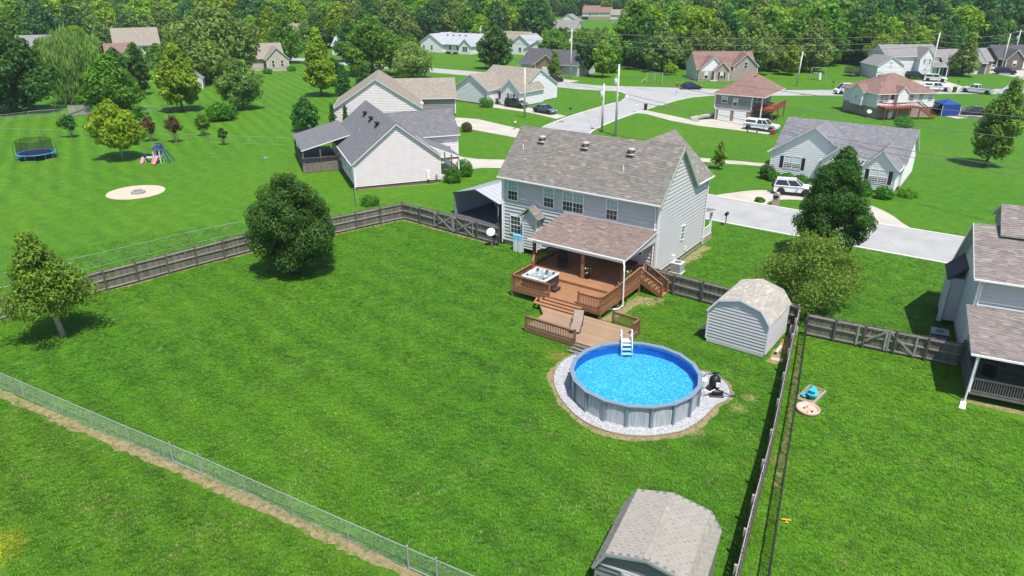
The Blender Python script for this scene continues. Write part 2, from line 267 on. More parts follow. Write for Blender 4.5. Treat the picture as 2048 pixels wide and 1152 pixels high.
# ---------------------------------------------------------------- mesh builder and object helpers
class MB:
    def __init__(s): s.v = []; s.f = []; s.t = []; s.tint = 1.0
    def add(s, vs, fs):
        b = len(s.v); s.v += [tuple(p) for p in vs]
        for f in fs: s.f.append([b + i for i in f]); s.t.append(s.tint)
        return s
    def poly(s, *p): return s.add(p, [list(range(len(p)))])
    def box(s, x0, x1, y0, y1, z0, z1):
        return s.add([(x0, y0, z0), (x1, y0, z0), (x1, y1, z0), (x0, y1, z0), (x0, y0, z1), (x1, y0, z1), (x1, y1, z1), (x0, y1, z1)],
                     [[3, 2, 1, 0], [4, 5, 6, 7], [0, 1, 5, 4], [1, 2, 6, 5], [2, 3, 7, 6], [3, 0, 4, 7]])
    def beam(s, a, b, w, h=None, up=(0, 0, 1)):
        a = Vector(a); b = Vector(b); d = (b - a).normalized(); h = w if h is None else h
        u = Vector(up)
        if abs(d.dot(u)) > .98: u = Vector((1, 0, 0))
        x = d.cross(u).normalized() * (w / 2); y = x.cross(d).normalized() * (h / 2)
        q = [a - x - y, a + x - y, a + x + y, a - x + y, b - x - y, b + x - y, b + x + y, b - x + y]
        return s.add(q, [[0, 3, 2, 1], [4, 5, 6, 7], [0, 1, 5, 4], [1, 2, 6, 5], [2, 3, 7, 6], [3, 0, 4, 7]])
    def tube(s, pts, rad, n=6, cap=True):
        pts = [Vector(p) for p in pts]; rr = rad if isinstance(rad, (list, tuple)) else [rad] * len(pts)
        b = len(s.v); m = len(pts)
        for i, p in enumerate(pts):
            d = (pts[min(i + 1, m - 1)] - pts[max(i - 1, 0)])
            d = d.normalized() if d.length > 1e-9 else Vector((0, 0, 1))
            u = Vector((0, 0, 1)) if abs(d.z) < .95 else Vector((1, 0, 0))
            x = d.cross(u).normalized(); y = x.cross(d).normalized()
            for k in range(n):
                a = 2 * math.pi * k / n; s.v.append(tuple(p + (x * math.cos(a) + y * math.sin(a)) * rr[i]))
        for i in range(m - 1):
            for k in range(n):
                k2 = (k + 1) % n; s.f.append([b + i * n + k, b + i * n + k2, b + (i + 1) * n + k2, b + (i + 1) * n + k]); s.t.append(s.tint)
        if cap:
            s.f.append([b + k for k in range(n)][::-1]); s.f.append([b + (m - 1) * n + k for k in range(n)]); s.t += [s.tint] * 2
        return s
    def lathe(s, prof, n=16, c=(0, 0, 0), axis='z', close=True):
        b = len(s.v)
        for r, z in prof:
            for k in range(n):
                a = 2 * math.pi * k / n; x, y = r * math.cos(a), r * math.sin(a)
                p = (x, y, z) if axis == 'z' else ((z, x, y) if axis == 'x' else (x, z, y))
                s.v.append((c[0] + p[0], c[1] + p[1], c[2] + p[2]))
        for i in range(len(prof) - 1):
            for k in range(n):
                k2 = (k + 1) % n; s.f.append([b + i * n + k, b + i * n + k2, b + (i + 1) * n + k2, b + (i + 1) * n + k]); s.t.append(s.tint)
        if close:
            s.f.append([b + k for k in range(n)][::-1]); s.f.append([b + (len(prof) - 1) * n + k for k in range(n)]); s.t += [s.tint] * 2
        return s
    def prism(s, pts, z0, z1):
        n = len(pts); v = [(p[0], p[1], z0) for p in pts] + [(p[0], p[1], z1) for p in pts]
        return s.add(v, [list(range(n))[::-1], list(range(n, 2 * n))] + [[i, (i + 1) % n, n + (i + 1) % n, n + i] for i in range(n)])
    def slab(s, pts, th):
        """planar 3-D polygon (counter-clockwise seen from outside) given thickness th inwards"""
        P = [Vector(p) for p in pts]; nrm = (P[1] - P[0]).cross(P[2] - P[0]).normalized()
        n = len(P); v = P + [p - nrm * th for p in P]
        return s.add(v, [list(range(n)), list(range(n, 2 * n))[::-1]] + [[(i + 1) % n, i, n + i, n + (i + 1) % n] for i in range(n)])
    def mesh(s, name, m, smooth=False):
        me = bpy.data.meshes.new(name); me.from_pydata(s.v, [], s.f)
        a = me.attributes.new('tint', 'FLOAT', 'FACE'); a.data.foreach_set('value', s.t)
        if m: me.materials.append(K[m] if isinstance(m, str) else m)
        if smooth: me.shade_smooth()
        me.update(); return me
    def build(s, name, m, parent=None, smooth=False, loc=None, rot=None, kind=None):
        return put(name, s.mesh(name, m, smooth), parent, loc, rot, kind=kind)

def put(name, me, parent=None, loc=None, rot=None, scale=None, kind=None):
    o = bpy.data.objects.new(name, me); COL.objects.link(o)
    if parent is not None: o.parent = parent
    if loc is not None: o.location = loc
    if rot is not None: o.rotation_euler = rot if isinstance(rot, (tuple, list)) else (0, 0, rot)
    if scale is not None: o.scale = scale
    if kind: o['kind'] = kind
    return o
def tag(o, label, cat, group=None):
    o['label'] = label; o['category'] = cat
    if group: o['group'] = group
    return o
def thing(name, label, cat, loc=(0, 0, 0), rz=0.0, group=None):
    o = bpy.data.objects.new(name, None); COL.objects.link(o); o.empty_display_size = .3
    o.location = loc if len(loc) == 3 else (loc[0], loc[1], 0); o.rotation_euler = (0, 0, rz); return tag(o, label, cat, group)
def struct(name, mb, m, smooth=False):
    o = mb.build(name, m, smooth=smooth); o['kind'] = 'structure'; return o
def dup(root, loc, rz, label, group=None):
    r = root.copy(); COL.objects.link(r); r.location = loc; r.rotation_euler = (0, 0, rz); r['label'] = label
    if group: r['group'] = group
    for ch in root.children:
        c = ch.copy(); COL.objects.link(c); c.parent = r
        for gch in ch.children:
            d = gch.copy(); COL.objects.link(d); d.parent = c
    return r
def span(poly, v):
    """range of u where the convex polygon [(u,v)..] meets the level v"""
    us = []
    for i in range(len(poly)):
        (a, b), (c, d) = poly[i], poly[(i + 1) % len(poly)]
        if abs(b - d) < 1e-9:
            if abs(b - v) < 1e-6: us += [a, c]
        elif min(b, d) - 1e-9 <= v <= max(b, d) + 1e-9: us.append(a + (c - a) * (v - b) / (d - b))
    return (min(us), max(us)) if us else None
def courses(mb, O, U, V, N, poly, step, lift, tab=None, tint=(1, 1), base=.003, rng=R):
    """overlapping courses (lap siding, or shingle tabs when tab is given) over a convex planar polygon"""
    O = Vector(O); U = Vector(U).normalized(); V = Vector(V).normalized(); N = Vector(N).normalized()
    v0 = min(p[1] for p in poly); v1 = max(p[1] for p in poly); k = int(math.ceil((v1 - v0) / step - 1e-6))
    for i in range(k):
        a = v0 + i * step; b = min(a + step, v1)
        sa = span(poly, a + 1e-4); sb = span(poly, b - 1e-4)
        if not sa or not sb: continue
        def P(u, v, h): return O + U * u + V * v + N * (base + h)
        if tab is None:
            mb.tint = rng.uniform(*tint)
            mb.add([P(sa[0], a, lift), P(sa[1], a, lift), P(sb[1], b, 0), P(sb[0], b, 0), P(sa[0], a, 0), P(sa[1], a, 0)], [[0, 1, 2, 3], [4, 5, 1, 0]])
        else:
            u = sa[0] - rng.random() * tab
            while u < sa[1]:
                w = tab * rng.uniform(.75, 1.3); ua = max(u, sa[0]); ub = min(u + w, sa[1])
                uc = min(max(ua, sb[0]), sb[1]); ue = min(max(ub, sb[0]), sb[1])
                if ub - ua > .02:
                    mb.tint = rng.uniform(*tint) * (1.25 if rng.random() < .10 else 1.0); l = lift * rng.uniform(.6, 1.5)
                    mb.add([P(ua, a, l), P(ub, a, l), P(ue, b, .0), P(uc, b, .0), P(ua, a, 0), P(ub, a, 0)], [[0, 1, 2, 3], [4, 5, 1, 0]])
                u += w
    mb.tint = 1.0
# ---------------------------------------------------------------- house builder
FROT = {'y-': 0.0, 'x+': math.pi / 2, 'y+': math.pi, 'x-': -math.pi / 2}
_cache = {}
class House:
    def __init__(s, name, label, loc, rz=0.0, cat='house'): s.o = thing(name, label, cat, loc, rz)
    def face(s, f, plane, sc, z):
        return (sc, plane, z) if f[0] == 'y' else (plane, sc, z)
    def wallmesh(s, sides, wall, lap, tint=(.97, 1.03), z0=0, name='wall'):
        mb = MB()
        for O, U, N, poly in sides:
            if lap: courses(mb, O, U, (0, 0, 1), N, poly, lap, lap * (.24 if lap > .24 else .22), None, tint, 0.0)
            else:
                O_ = Vector(O); U_ = Vector(U); mb.poly(*[O_ + U_ * a + Vector((0, 0, b)) for a, b in poly])
        return mb.build(name, wall, s.o)
    def block(s, x0, x1, y0, y1, z0, h, rise, ridge='x', ov=.4, og=.3, wall='siding_w', roof='rf_grey', lap=.22, tab=None, found=None, skip='', trim='white', noroof=False, rtint=(.84, 1.13), gut=True, corner=True, zbase=0.0):
        L, D = x1 - x0, y1 - y0; sides = []
        def pl(l, g): return [(0, 0), (l, 0), (l, h), (l / 2, h + rise), (0, h)] if g else [(0, 0), (l, 0), (l, h), (0, h)]
        gx = ridge == 'x'; gy = ridge == 'y'
        if 'y-' not in skip: sides.append(((x0, y0, z0), (1, 0, 0), (0, -1, 0), pl(L, gy)))
        if 'x+' not in skip: sides.append(((x1, y0, z0), (0, 1, 0), (1, 0, 0), pl(D, gx)))
        if 'y+' not in skip: sides.append(((x1, y1, z0), (-1, 0, 0), (0, 1, 0), pl(L, gy)))
        if 'x-' not in skip: sides.append(((x0, y1, z0), (0, -1, 0), (-1, 0, 0), pl(D, gx)))
        s.wallmesh(sides, wall, lap)
        if found:
            mb = MB(); mb.box(x0 + .03, x1 - .03, y0 + .03, y1 - .03, zbase, z0 - .003); mb.build('foundation', found, s.o)
        if corner and trim:
            for cx, cy in ((x0, y0), (x1, y0), (x1, y1), (x0, y1)):
                key = ('corner', round(h, 2), trim)
                if key not in _cache: _cache[key] = MB().box(-.07, .07, -.07, .07, 0, h - .02).mesh('corner_trim', trim)
                put('corner_trim', _cache[key], s.o, (cx, cy, z0))
        if not noroof: s.roof(x0, x1, y0, y1, z0 + h, rise, ridge, ov, og, roof, tab, trim, rtint, gut)
    def slopes(s, polys, roof, tab=None, trim='white', rtint=(.84, 1.13), th=.09):
        mb = MB(); mb2 = MB()
        for P in polys:
            P = [Vector(p) for p in P]
            mb.slab(P, th)
            N = (P[1] - P[0]).cross(P[2] - P[0]).normalized(); U = (P[1] - P[0]).normalized(); V = N.cross(U)
            po = [((p - P[0]).dot(U), (p - P[0]).dot(V)) for p in P]
            if tab: courses(mb2, P[0], U, V, N, po, tab[1], tab[2], tab[0], rtint, .004)
            else: mb2.slab([p + N * .035 for p in P], .03)
        r = mb.build('roof', trim, s.o)
        q = mb2.build('shingles', roof, r)
        if tab: q['kind'] = 'stuff'
        return r
    def roof(s, x0, x1, y0, y1, ze, rise, ridge, ov, og, roof, tab=None, trim='white', rtint=(.84, 1.13), gut=True):
        up = .14; ze += up
        if ridge == 'x':
            ym = (y0 + y1) / 2; k = rise / (ym - y0); zl = ze - ov * k; zr = ze + rise; a, b = x0 - og, x1 + og
            s.slopes([[(a, y0 - ov, zl), (b, y0 - ov, zl), (b, ym, zr), (a, ym, zr)], [(b, y1 + ov, zl), (a, y1 + ov, zl), (a, ym, zr), (b, ym, zr)]], roof, tab, trim, rtint)
            ed = [((a, y0 - ov - .05, zl - .05), (b, y0 - ov - .05, zl - .05)), ((a, y1 + ov + .05, zl - .05), (b, y1 + ov + .05, zl - .05))]
        elif ridge == 'y':
            xm = (x0 + x1) / 2; k = rise / (xm - x0); zl = ze - ov * k; zr = ze + rise; a, b = y0 - og, y1 + og
            s.slopes([[(x0 - ov, b, zl), (x0 - ov, a, zl), (xm, a, zr), (xm, b, zr)], [(x1 + ov, a, zl), (x1 + ov, b, zl), (xm, b, zr), (xm, a, zr)]], roof, tab, trim, rtint)
            ed = [((x0 - ov - .05, a, zl - .05), (x0 - ov - .05, b, zl - .05)), ((x1 + ov + .05, a, zl - .05), (x1 + ov + .05, b, zl - .05))]
        else:
            D = min(x1 - x0, y1 - y0) / 2; k = rise / D; zl = ze - ov * k; zr = ze + rise
            A, B, C, E = x0 - ov, x1 + ov, y0 - ov, y1 + ov; d = D + ov
            if x1 - x0 >= y1 - y0: r0, r1 = (A + d, (C + E) / 2, zr), (B - d, (C + E) / 2, zr)
            else: r0, r1 = ((A + B) / 2, C + d, zr), ((A + B) / 2, E - d, zr)
            c = [(A, C, zl), (B, C, zl), (B, E, zl), (A, E, zl)]
            if x1 - x0 >= y1 - y0: ps = [[c[0], c[1], r1, r0], [c[1], c[2], r1], [c[2], c[3], r0, r1], [c[3], c[0], r0]]
            else: ps = [[c[0], c[1], r0], [c[1], c[2], r1, r0], [c[2], c[3], r1], [c[3], c[0], r0, r1]]
            s.slopes(ps, roof, tab, trim, rtint); ed = [(c[i], c[(i + 1) % 4]) for i in range(4)]
        if gut and trim:
            for p, q in ed:
                g_ = MB().beam(p, q, .08, .09); g_.build('gutter', trim, s.o)
    def win(s, f, plane, sc, z, w=.9, h=1.4, cols=1, blind='blind', shut=False, grid=(3, 2), far=False):
        key = ('win', w, h, cols, blind, grid, far)
        if key not in _cache:
            fr = MB(); c = .075; W2 = w * cols
            fr.box(-W2 / 2 - c, -W2 / 2, -.07, .03, -c, h + c); fr.box(W2 / 2, W2 / 2 + c, -.07, .03, -c, h + c)
            fr.box(-W2 / 2, W2 / 2, -.07, .03, h, h + c); fr.box(-W2 / 2, W2 / 2, -.07, .03, -c, 0)
            for i in range(1, cols): fr.box(-W2 / 2 + i * w - .04, -W2 / 2 + i * w + .04, -.068, .03, 0, h)
            fr.box(-W2 / 2, W2 / 2, -.055, .03, h / 2 - .035, h / 2 + .035)
            up = MB().box(-W2 / 2, W2 / 2, -.035, .02, h / 2 + .035, h); lo = MB().box(-W2 / 2, W2 / 2, -.035, .02, 0, h / 2 - .035)
            mu = MB()
            if not far:
                for i in range(cols):
                    a = -W2 / 2 + i * w
                    for j in range(1, grid[0]): mu.box(a + w * j / grid[0] - .012, a + w * j / grid[0] + .012, -.046, -.03, .0, h)
                for zz in (h * .25, h * .75): mu.box(-W2 / 2, W2 / 2, -.047, -.03, zz - .012, zz + .012)
            _cache[key] = (fr.mesh('window', 'white'), up.mesh('pane', blind or 'glass'), lo.mesh('pane', 'glass'), None if far else mu.mesh('muntin', 'white'))
        m = _cache[key]; o = put('window', m[0], s.o, s.face(f, plane, sc, z), FROT[f])
        put('pane', m[1], o); put('pane', m[2], o)
        if m[3]: put('muntin', m[3], o)
        if shut:
            k2 = ('shut', h)
            if k2 not in _cache:
                sh = MB().box(-.2, .2, -.05, .02, 0, h)
                for i in range(int(h / .09)): sh.box(-.16, .16, -.062, -.05, .03 + i * .09, .075 + i * .09)
                _cache[k2] = sh.mesh('shutter', 'shutter')
            for sg in (-1, 1): put('shutter', _cache[k2], o, (sg * (w * cols / 2 + .30), 0, 0))
        return o
    def door(s, f, plane, sc, z, w=.95, h=2.05, m='white', glass=True):
        d = MB().box(-w / 2 - .09, w / 2 + .09, -.05, .02, 0, h + .09).build('door', 'white', s.o, loc=s.face(f, plane, sc, z), rot=FROT[f])
        MB().box(-w / 2, w / 2, -.07, -.04, .02, h).build('door_leaf', m, d)
        if glass: MB().box(-w / 2 + .15, w / 2 - .15, -.085, -.06, h * .5, h - .15).build('pane', 'glass', d)
        MB().lathe([(.03, -.13), (.035, -.1), (.015, -.07)], 8, (w / 2 - .1, 0, 1.0), 'y').build('handle', 'chrome', d)
    def garage(s, f, plane, sc, z, w=2.6, h=2.1, frame='white'):
        d = MB().box(-w / 2 - .1, w / 2 + .1, -.03, .02, 0, h + .1).build('garage_door', frame, s.o, loc=s.face(f, plane, sc, z), rot=FROT[f])
        for i in range(4): MB().box(-w / 2, w / 2, -.06, -.028, h * i / 4 + .02, h * (i + 1) / 4 - .015).build('panel', 'white', d)
    def part(s, name, m, fn, smooth=False, kind=None):
        mb = MB(); fn(mb); return mb.build(name, m, s.o, smooth, kind=kind)
    def vent_turtle(s, p, m='vent'):
        mb = MB(); mb.lathe([(.16, -.15), (.16, .12), (.30, .16), (.33, .24), (.28, .32), (.12, .36), (0.02, .37)], 14)
        mb.box(-.32, .32, -.35, .30, -.2, -.12); mb.build('roof_vent', m, s.o, True, loc=p)
    def pipe(s, p): MB().lathe([(.09, -.25), (.05, -.12), (.045, .3), (.03, .31)], 8).build('vent_pipe', 'white', s.o, loc=p)

# ---------------------------------------------------------------- ground, roads, drives
def hill(x, y):
    d = math.hypot(x, y); a = math.atan2(x, y)
    t = max(0.0, min(1.0, (d - 470) / 420)); t = t * t * (3 - 2 * t)
    r = max(0.0, min(1.0, (d - 300) / 330)); r = r * r * (3 - 2 * r)
    k = max(0.0, min(1.0, (a + .42) / .5))
    return t * 16 + r * k * 26
mb = MB(); g0 = []
xs = [-2600, -1800, -1400] + list(range(-1200, 1201, 40)) + [1400, 1800, 2600]; ys = [-2600, -1500, -800] + list(range(-400, 1601, 40)) + [2000, 2600]
mb.v = [(x, y, hill(x, y)) for y in ys for x in xs]; nx = len(xs)
mb.f = [[j * nx + i, j * nx + i + 1, (j + 1) * nx + i + 1, (j + 1) * nx + i] for j in range(len(ys) - 1) for i in range(nx - 1)]; mb.t = [1.0] * len(mb.f)
struct('ground', mb, 'grass', True)

def smooth_poly(pts, n=4, closed=True):
    out = []; m = len(pts)
    for i in range(m if closed else m - 1):
        p0, p1, p2, p3 = [Vector(pts[(i + k) % m] if closed else pts[min(max(i + k, 0), m - 1)]) for k in (-1, 0, 1, 2)]
        for j in range(n):
            t = j / n; out.append(tuple(.5 * ((2 * p1) + (p2 - p0) * t + (2 * p0 - 5 * p1 + 4 * p2 - p3) * t * t + (3 * p1 - p0 - 3 * p2 + p3) * t ** 3)))
    if not closed: out.append(tuple(pts[-1]))
    return out
def sheet(name, pts, m, z, kind='structure', n=0):
    pts = smooth_poly(pts, n) if n else pts
    b = MB(); b.poly(*[(p[0], p[1], z) for p in pts])
    o = b.build(name, m); o['kind'] = kind
    me = o.data; me.update()
    if me.polygons[0].normal.z < 0: me.flip_normals()
    return o
def strip(name, line, w0, w1, m, z):
    b = MB(); L = []; Rr = []
    for i, p in enumerate(line):
        p = Vector(p); d = Vector(line[min(i + 1, len(line) - 1)]) - Vector(line[max(i - 1, 0)]); d.normalize(); nrm = Vector((-d.y, d.x))
        L.append(p + nrm * w0); Rr.append(p - nrm * w1)
    for i in range(len(line) - 1):
        b.poly((Rr[i].x, Rr[i].y, z), (Rr[i + 1].x, Rr[i + 1].y, z), (L[i + 1].x, L[i + 1].y, z), (L[i].x, L[i].y, z))
    o = b.build(name, m); o['kind'] = 'structure'; return L, Rr
def kerb(name, line, w=.28, h=.06):
    b = MB()
    for i in range(len(line) - 1):
        b.beam((line[i][0], line[i][1], h / 2 - .02), (line[i + 1][0], line[i + 1][1], h / 2 - .02), w, h + .04)
    o = b.build(name, 'kerb'); o['kind'] = 'structure'
main_line = smooth_poly([(60, 71.3), (20, 71.3), (-2, 71.3), (-22, 71.2), (-34, 72.8), (-45, 78.5), (-53.5, 87), (-58.6, 97), (-60.6, 108), (-61.3, 120), (-61.5, 132), (-62, 146)], 6, False)
L, Rr = strip('street', main_line, 4.2, 4.2, 'road', .012)
kerb('kerb', L[:-8]); kerb('kerb', Rr[:-8])
cross = smooth_poly([(-210, 142), (-170, 147), (-128, 149), (-105, 148.5), (-92, 145), (-80, 144.2), (-70, 148), (-60, 152.2), (-48, 157), (-38, 164), (-30, 170), (-18, 181), (-6, 189), (6, 196), (30, 210)], 6, False)
L, Rr = strip('cross_street', cross, 4.0, 4.0, 'road', .016)
sheet('junction_apron', [(-74.5, 144.0), (-69, 139.2), (-65.7, 131.5), (-57.2, 130), (-57.2, 138), (-56, 144.5), (-51.5, 150.5), (-60, 152), (-70, 148)], 'road', .020)
kerb('kerb', [(-74.5, 143.7), (-71.2, 141.8), (-68.6, 138.9), (-66.6, 135), (-65.75, 131)]); kerb('kerb', [(-57.0, 130), (-57.0, 137), (-56.2, 143), (-54, 147.5), (-51.0, 150.8)])
dv = dict(m='conc', n=3)
sheet('driveway', [(-56.9, 123.3), (-50.9, 120.8), (-45.7, 118.6), (-43.6, 121.4), (-40, 121.6), (-37.3, 121.6), (-31.3, 118), (-30.8, 113.6), (-35.5, 114.2), (-43.2, 114.3), (-48.8, 116), (-55.0, 119.6), (-57.0, 119.4)], 'conc', .024)
sheet('crescent_driveway', smooth_poly([(-25.6, 75.4), (-24.4, 78.3), (-22.4, 80.9), (-19, 82.6), (-15, 83.2), (-11.4, 82.0), (-8.8, 79.6), (-7.2, 77.0), (-6.4, 75.4), (-9.9, 75.3), (-11.2, 78.0), (-13.4, 79.7), (-16, 79.8), (-18.6, 78.9), (-20.1, 77.2), (-20.6, 75.3)], 3), 'conc', .024)
sheet('driveway', [(-34.5, 92.2), (-25.4, 94.3), (-24.9, 92.6), (-33.8, 90.1), (-48.5, 83.2), (-50, 85.3)], 'conc', .024)
sheet('driveway', [(-84.5, 114.0), (-74.7, 113.0), (-65.6, 109.4), (-65.6, 106.2), (-73.2, 108.8), (-84.5, 109.7)], 'conc', .024)
sheet('driveway', [(-80.5, 97.2), (-76.4, 98.1), (-64.0, 94.6), (-61.8, 88.9), (-72.6, 90.3), (-80.5, 92)], 'conc', .024)
sheet('driveway', [(-61, 74.2), (-58.3, 74.4), (-54.9, 76.2), (-50.4, 78.7), (-46.0, 74.3), (-52.5, 72.2), (-54.7, 71.0), (-56, 68.6), (-61, 70)], 'conc', .024)
sheet('driveway', [(-94, 153), (-88, 152.5), (-88.5, 148), (-95, 148.3)], 'conc', .024)
sheet('driveway', [(-24, 199), (-16.5, 202), (-10, 190), (-18, 184)], 'conc', .024)
sheet('driveway', [(-12, 230), (-2, 240), (8, 240), (6, 226), (-4, 222)], 'conc', .024)
sheet('parking_pad', [(-14, 150.5), (-9, 146.5), (-4, 152), (-9, 156)], 'conc', .024)
sheet('carport_floor', [(-45.3, 52.9), (-39.0, 50.8), (-36.0, 50.6), (-36.0, 62), (-44.2, 62.5)], 'asphalt', .012)
sheet('gravel_drive', [(-43.5, 61.5), (-36.0, 60), (-36, 68.0), (-44.5, 72.5)], 'conc', .016)
# ragged bare strips of ground along the fences and walls
def ragged(name, line, w0, w1, m, z, seed, step=.35):
    rg = random.Random(seed); b = MB(); pts = []
    for i in range(len(line) - 1):
        a = Vector(line[i]); c = Vector(line[i + 1]); n = max(1, int((c - a).length / step))
        for k in range(n): pts.append(a + (c - a) * k / n)
    pts.append(Vector(line[-1])); Lp = []; Rp = []; wa, wb = 1.0, 1.0
    for i, p in enumerate(pts):
        d = (pts[min(i + 1, len(pts) - 1)] - pts[max(i - 1, 0)]).normalized(); nrm = Vector((-d.y, d.x))
        wa = .72 * wa + .28 * rg.uniform(.15, 1.9); wb = .72 * wb + .28 * rg.uniform(.15, 1.9)
        Lp.append(p + nrm * w0 * wa * rg.uniform(.75, 1.25)); Rp.append(p - nrm * w1 * wb * rg.uniform(.75, 1.25))
    for i in range(len(pts) - 1): b.poly((Rp[i].x, Rp[i].y, z), (Rp[i + 1].x, Rp[i + 1].y, z), (Lp[i + 1].x, Lp[i + 1].y, z), (Lp[i].x, Lp[i].y, z))
    o = b.build(name, m); o['kind'] = 'structure'
ragged('dirt_strip', [(-50, 11.2), (-42, 12.15), (-33.7, 13.35), (-28.4, 14.05), (-22.5, 14.7), (-16.1, 15.4), (-11, 16.0)], .24, .36, 'dirt', .006, 3, .22)
ragged('dirt_strip', [(-56, 12), (-54.6, 23), (-52.8, 34.7), (-48.3, 49.3), (-36, 48.7)], .1, .25, 'dirt', .006, 4)
ragged('dirt_strip', [(-21.0, 49.1), (-20.75, 51), (-20.6, 59.3)], .2, .5, 'dirt', .006, 5)
ragged('dirt_strip', [(-9.3, 41.2), (-9.25, 45.9)], .3, .35, 'rust', .006, 6)
ragged('dirt_strip', [(-20.6, 40.6), (-20.4, 43), (-20.2, 45.4), (-18.6, 46.0)], .5, .45, 'dirt', .006, 7)
ragged('dirt_strip', [(-8.3, 44.6), (-6.6, 36), (-5.3, 29)], .08, .15, 'dirt', .006, 8)
ragged('dirt_strip', [(.9, 43.3), (4.0, 43.6), (8, 44)], .3, .3, 'dirt', .006, 9)
ragged('dirt_strip', [(-60.4, 54.4), (-54.2, 62)], .05, .25, 'dirt', .006, 10)

# ---------------------------------------------------------------- the two-storey grey house
TB = (.40, .18, .02)
H = House('house', 'two storey grey lap sided house with brown shingle roof behind the covered deck', (-28.4, 54.0))
ox, oy = -28.4, 54.0
def hx(x): return x - ox
def hy(y): return y - oy
X0, X1, Y0, Y1 = hx(-35.75), hx(-21.0), hy(49.35), hy(56.0)
h0 = .50
H.wallmesh([((X0, Y0, h0), (1, 0, 0), (0, -1, 0), [(0, 0), (X1 - X0, 0), (X1 - X0, 6.15), (0, 6.15)]),
            ((X1, Y0, h0), (0, 1, 0), (1, 0, 0), [(0, 0), (6.65, 0), (6.65, 6.15), (3.325, 9.55), (0, 6.15)]),
            ((X0, Y1, h0), (0, -1, 0), (-1, 0, 0), [(0, 0), (6.65, 0), (6.65, 6.15), (3.325, 9.55), (0, 6.15)]),
            ((X1, Y1 + .004, h0), (0, 1, 0), (1, 0, 0), [(0, 0), (3.4, 0), (3.4, 6.0), (0, 6.0)]),
            ((X1, hy(59.4), h0), (-1, 0, 0), (0, 1, 0), [(0, 0), (7.2, 0), (7.2, 6.15), (3.6, 9.4), (0, 6.15)]),
            ((hx(-28.2), hy(59.4), h0), (0, -1, 0), (-1, 0, 0), [(0, 0), (3.4, 0), (3.4, 6.0), (0, 6.0)]),
            ((hx(-28.2), Y1, h0), (-1, 0, 0), (0, 1, 0), [(0, 0), (7.55, 0), (7.55, 6.1), (0, 6.1)])], 'siding', .31)
H.part('foundation', 'brick_t', lambda b: (b.box(X0 + .03, X1 - .03, Y0 + .03, Y1 - .1, 0, h0 - .004), b.box(hx(-28.1), X1 - .032, Y1 - .2, hy(59.35), 0, h0 - .006)))
ze, zr = 6.34, 10.2; e0, e1 = hy(48.9), hy(56.45); yr = hy(52.68); a, b_ = hx(-36.15), hx(-20.68)
xr, yf = hx(-24.6), hy(59.75)
H.slopes([[(a, e0, ze), (b_, e0, ze), (b_, yr, zr), (a, yr, zr)], [(b_, e1, ze), (a, e1, ze), (a, yr, zr), (b_, yr, zr)]], 'sh_main', TB, 'white')
H.slopes([[(b_, hy(56.5), 6.42), (b_, yf, 6.42), (xr, yf, 9.98), (xr, hy(52.72), 9.98)], [(hx(-28.52), yf, 6.42), (hx(-28.52), hy(56.5), 6.42), (xr, hy(52.72), 9.98), (xr, yf, 9.98)]], 'sh_main', TB, 'greentrim')
H.part('gutter', 'white', lambda b: b.beam((a, e0 - .06, ze - .07), (b_, e0 - .06, ze - .07), .09, .10))
H.part('gutter', 'white', lambda b: b.beam((b_ + .06, hy(56.4), 6.36), (b_ + .06, yf, 6.36), .09, .10))
H.part('barge_board', 'greentrim', lambda b: (b.beam((b_ - .01, e1, ze - .12), (b_ - .01, yr, zr - .12), .05, .26), b.beam((b_ - .01, e0, ze - .12), (b_ - .01, yr, zr - .12), .05, .24)))
for cx, cy in ((X0, Y0), (X1, Y0), (X1, hy(59.4))):
    H.part('corner_trim', 'white', lambda b: b.box(cx - .09, cx + .09, cy - .09, cy + .09, h0, 6.45))
H.part('downspout', 'white', lambda b: b.tube([(X1 - .25, Y0 - .45, 6.2), (X1 - .25, Y0 - .10, 5.8), (X1 - .25, Y0 - .10, .4)], .05))
H.part('downspout', 'white', lambda b: b.tube([(X0 - .10, Y0 - .42, 6.2), (X0 - .12, Y0 - .10, 5.9), (X0 - .12, Y0 - .10, .2)], .05))
H.part('downspout', 'white', lambda b: b.tube([(X1 + .12, hy(59.2), 6.2), (X1 + .12, hy(59.2), .2)], .05))
for x, y in ((-33.35, 51.75), (-29.05, 51.75), (-24.85, 51.75)):
    H.vent_turtle((hx(x), hy(y), ze + (y - 48.9) * 1.021 + .12))
for x, y in ((-34.85, 51.0), (-24.9, 50.6)): H.pipe((hx(x), hy(y), ze + (y - 48.9) * 1.021 + .1))
for x, w, c in ((-34.73, .95, 1), (-31.0, .92, 1), (-28.64, .96, 2), (-25.02, .95, 1)): H.win('y-', Y0 - .06, hx(x), 4.35, w, 1.62, c)
H.win('y-', Y0 - .06, hx(-34.42), 1.32, 1.0, 1.55, 1, 'glass')
H.win('x+', X1 + .06, hy(54.35), 2.05, .55, 1.15, 1, 'glass', grid=(2, 2))
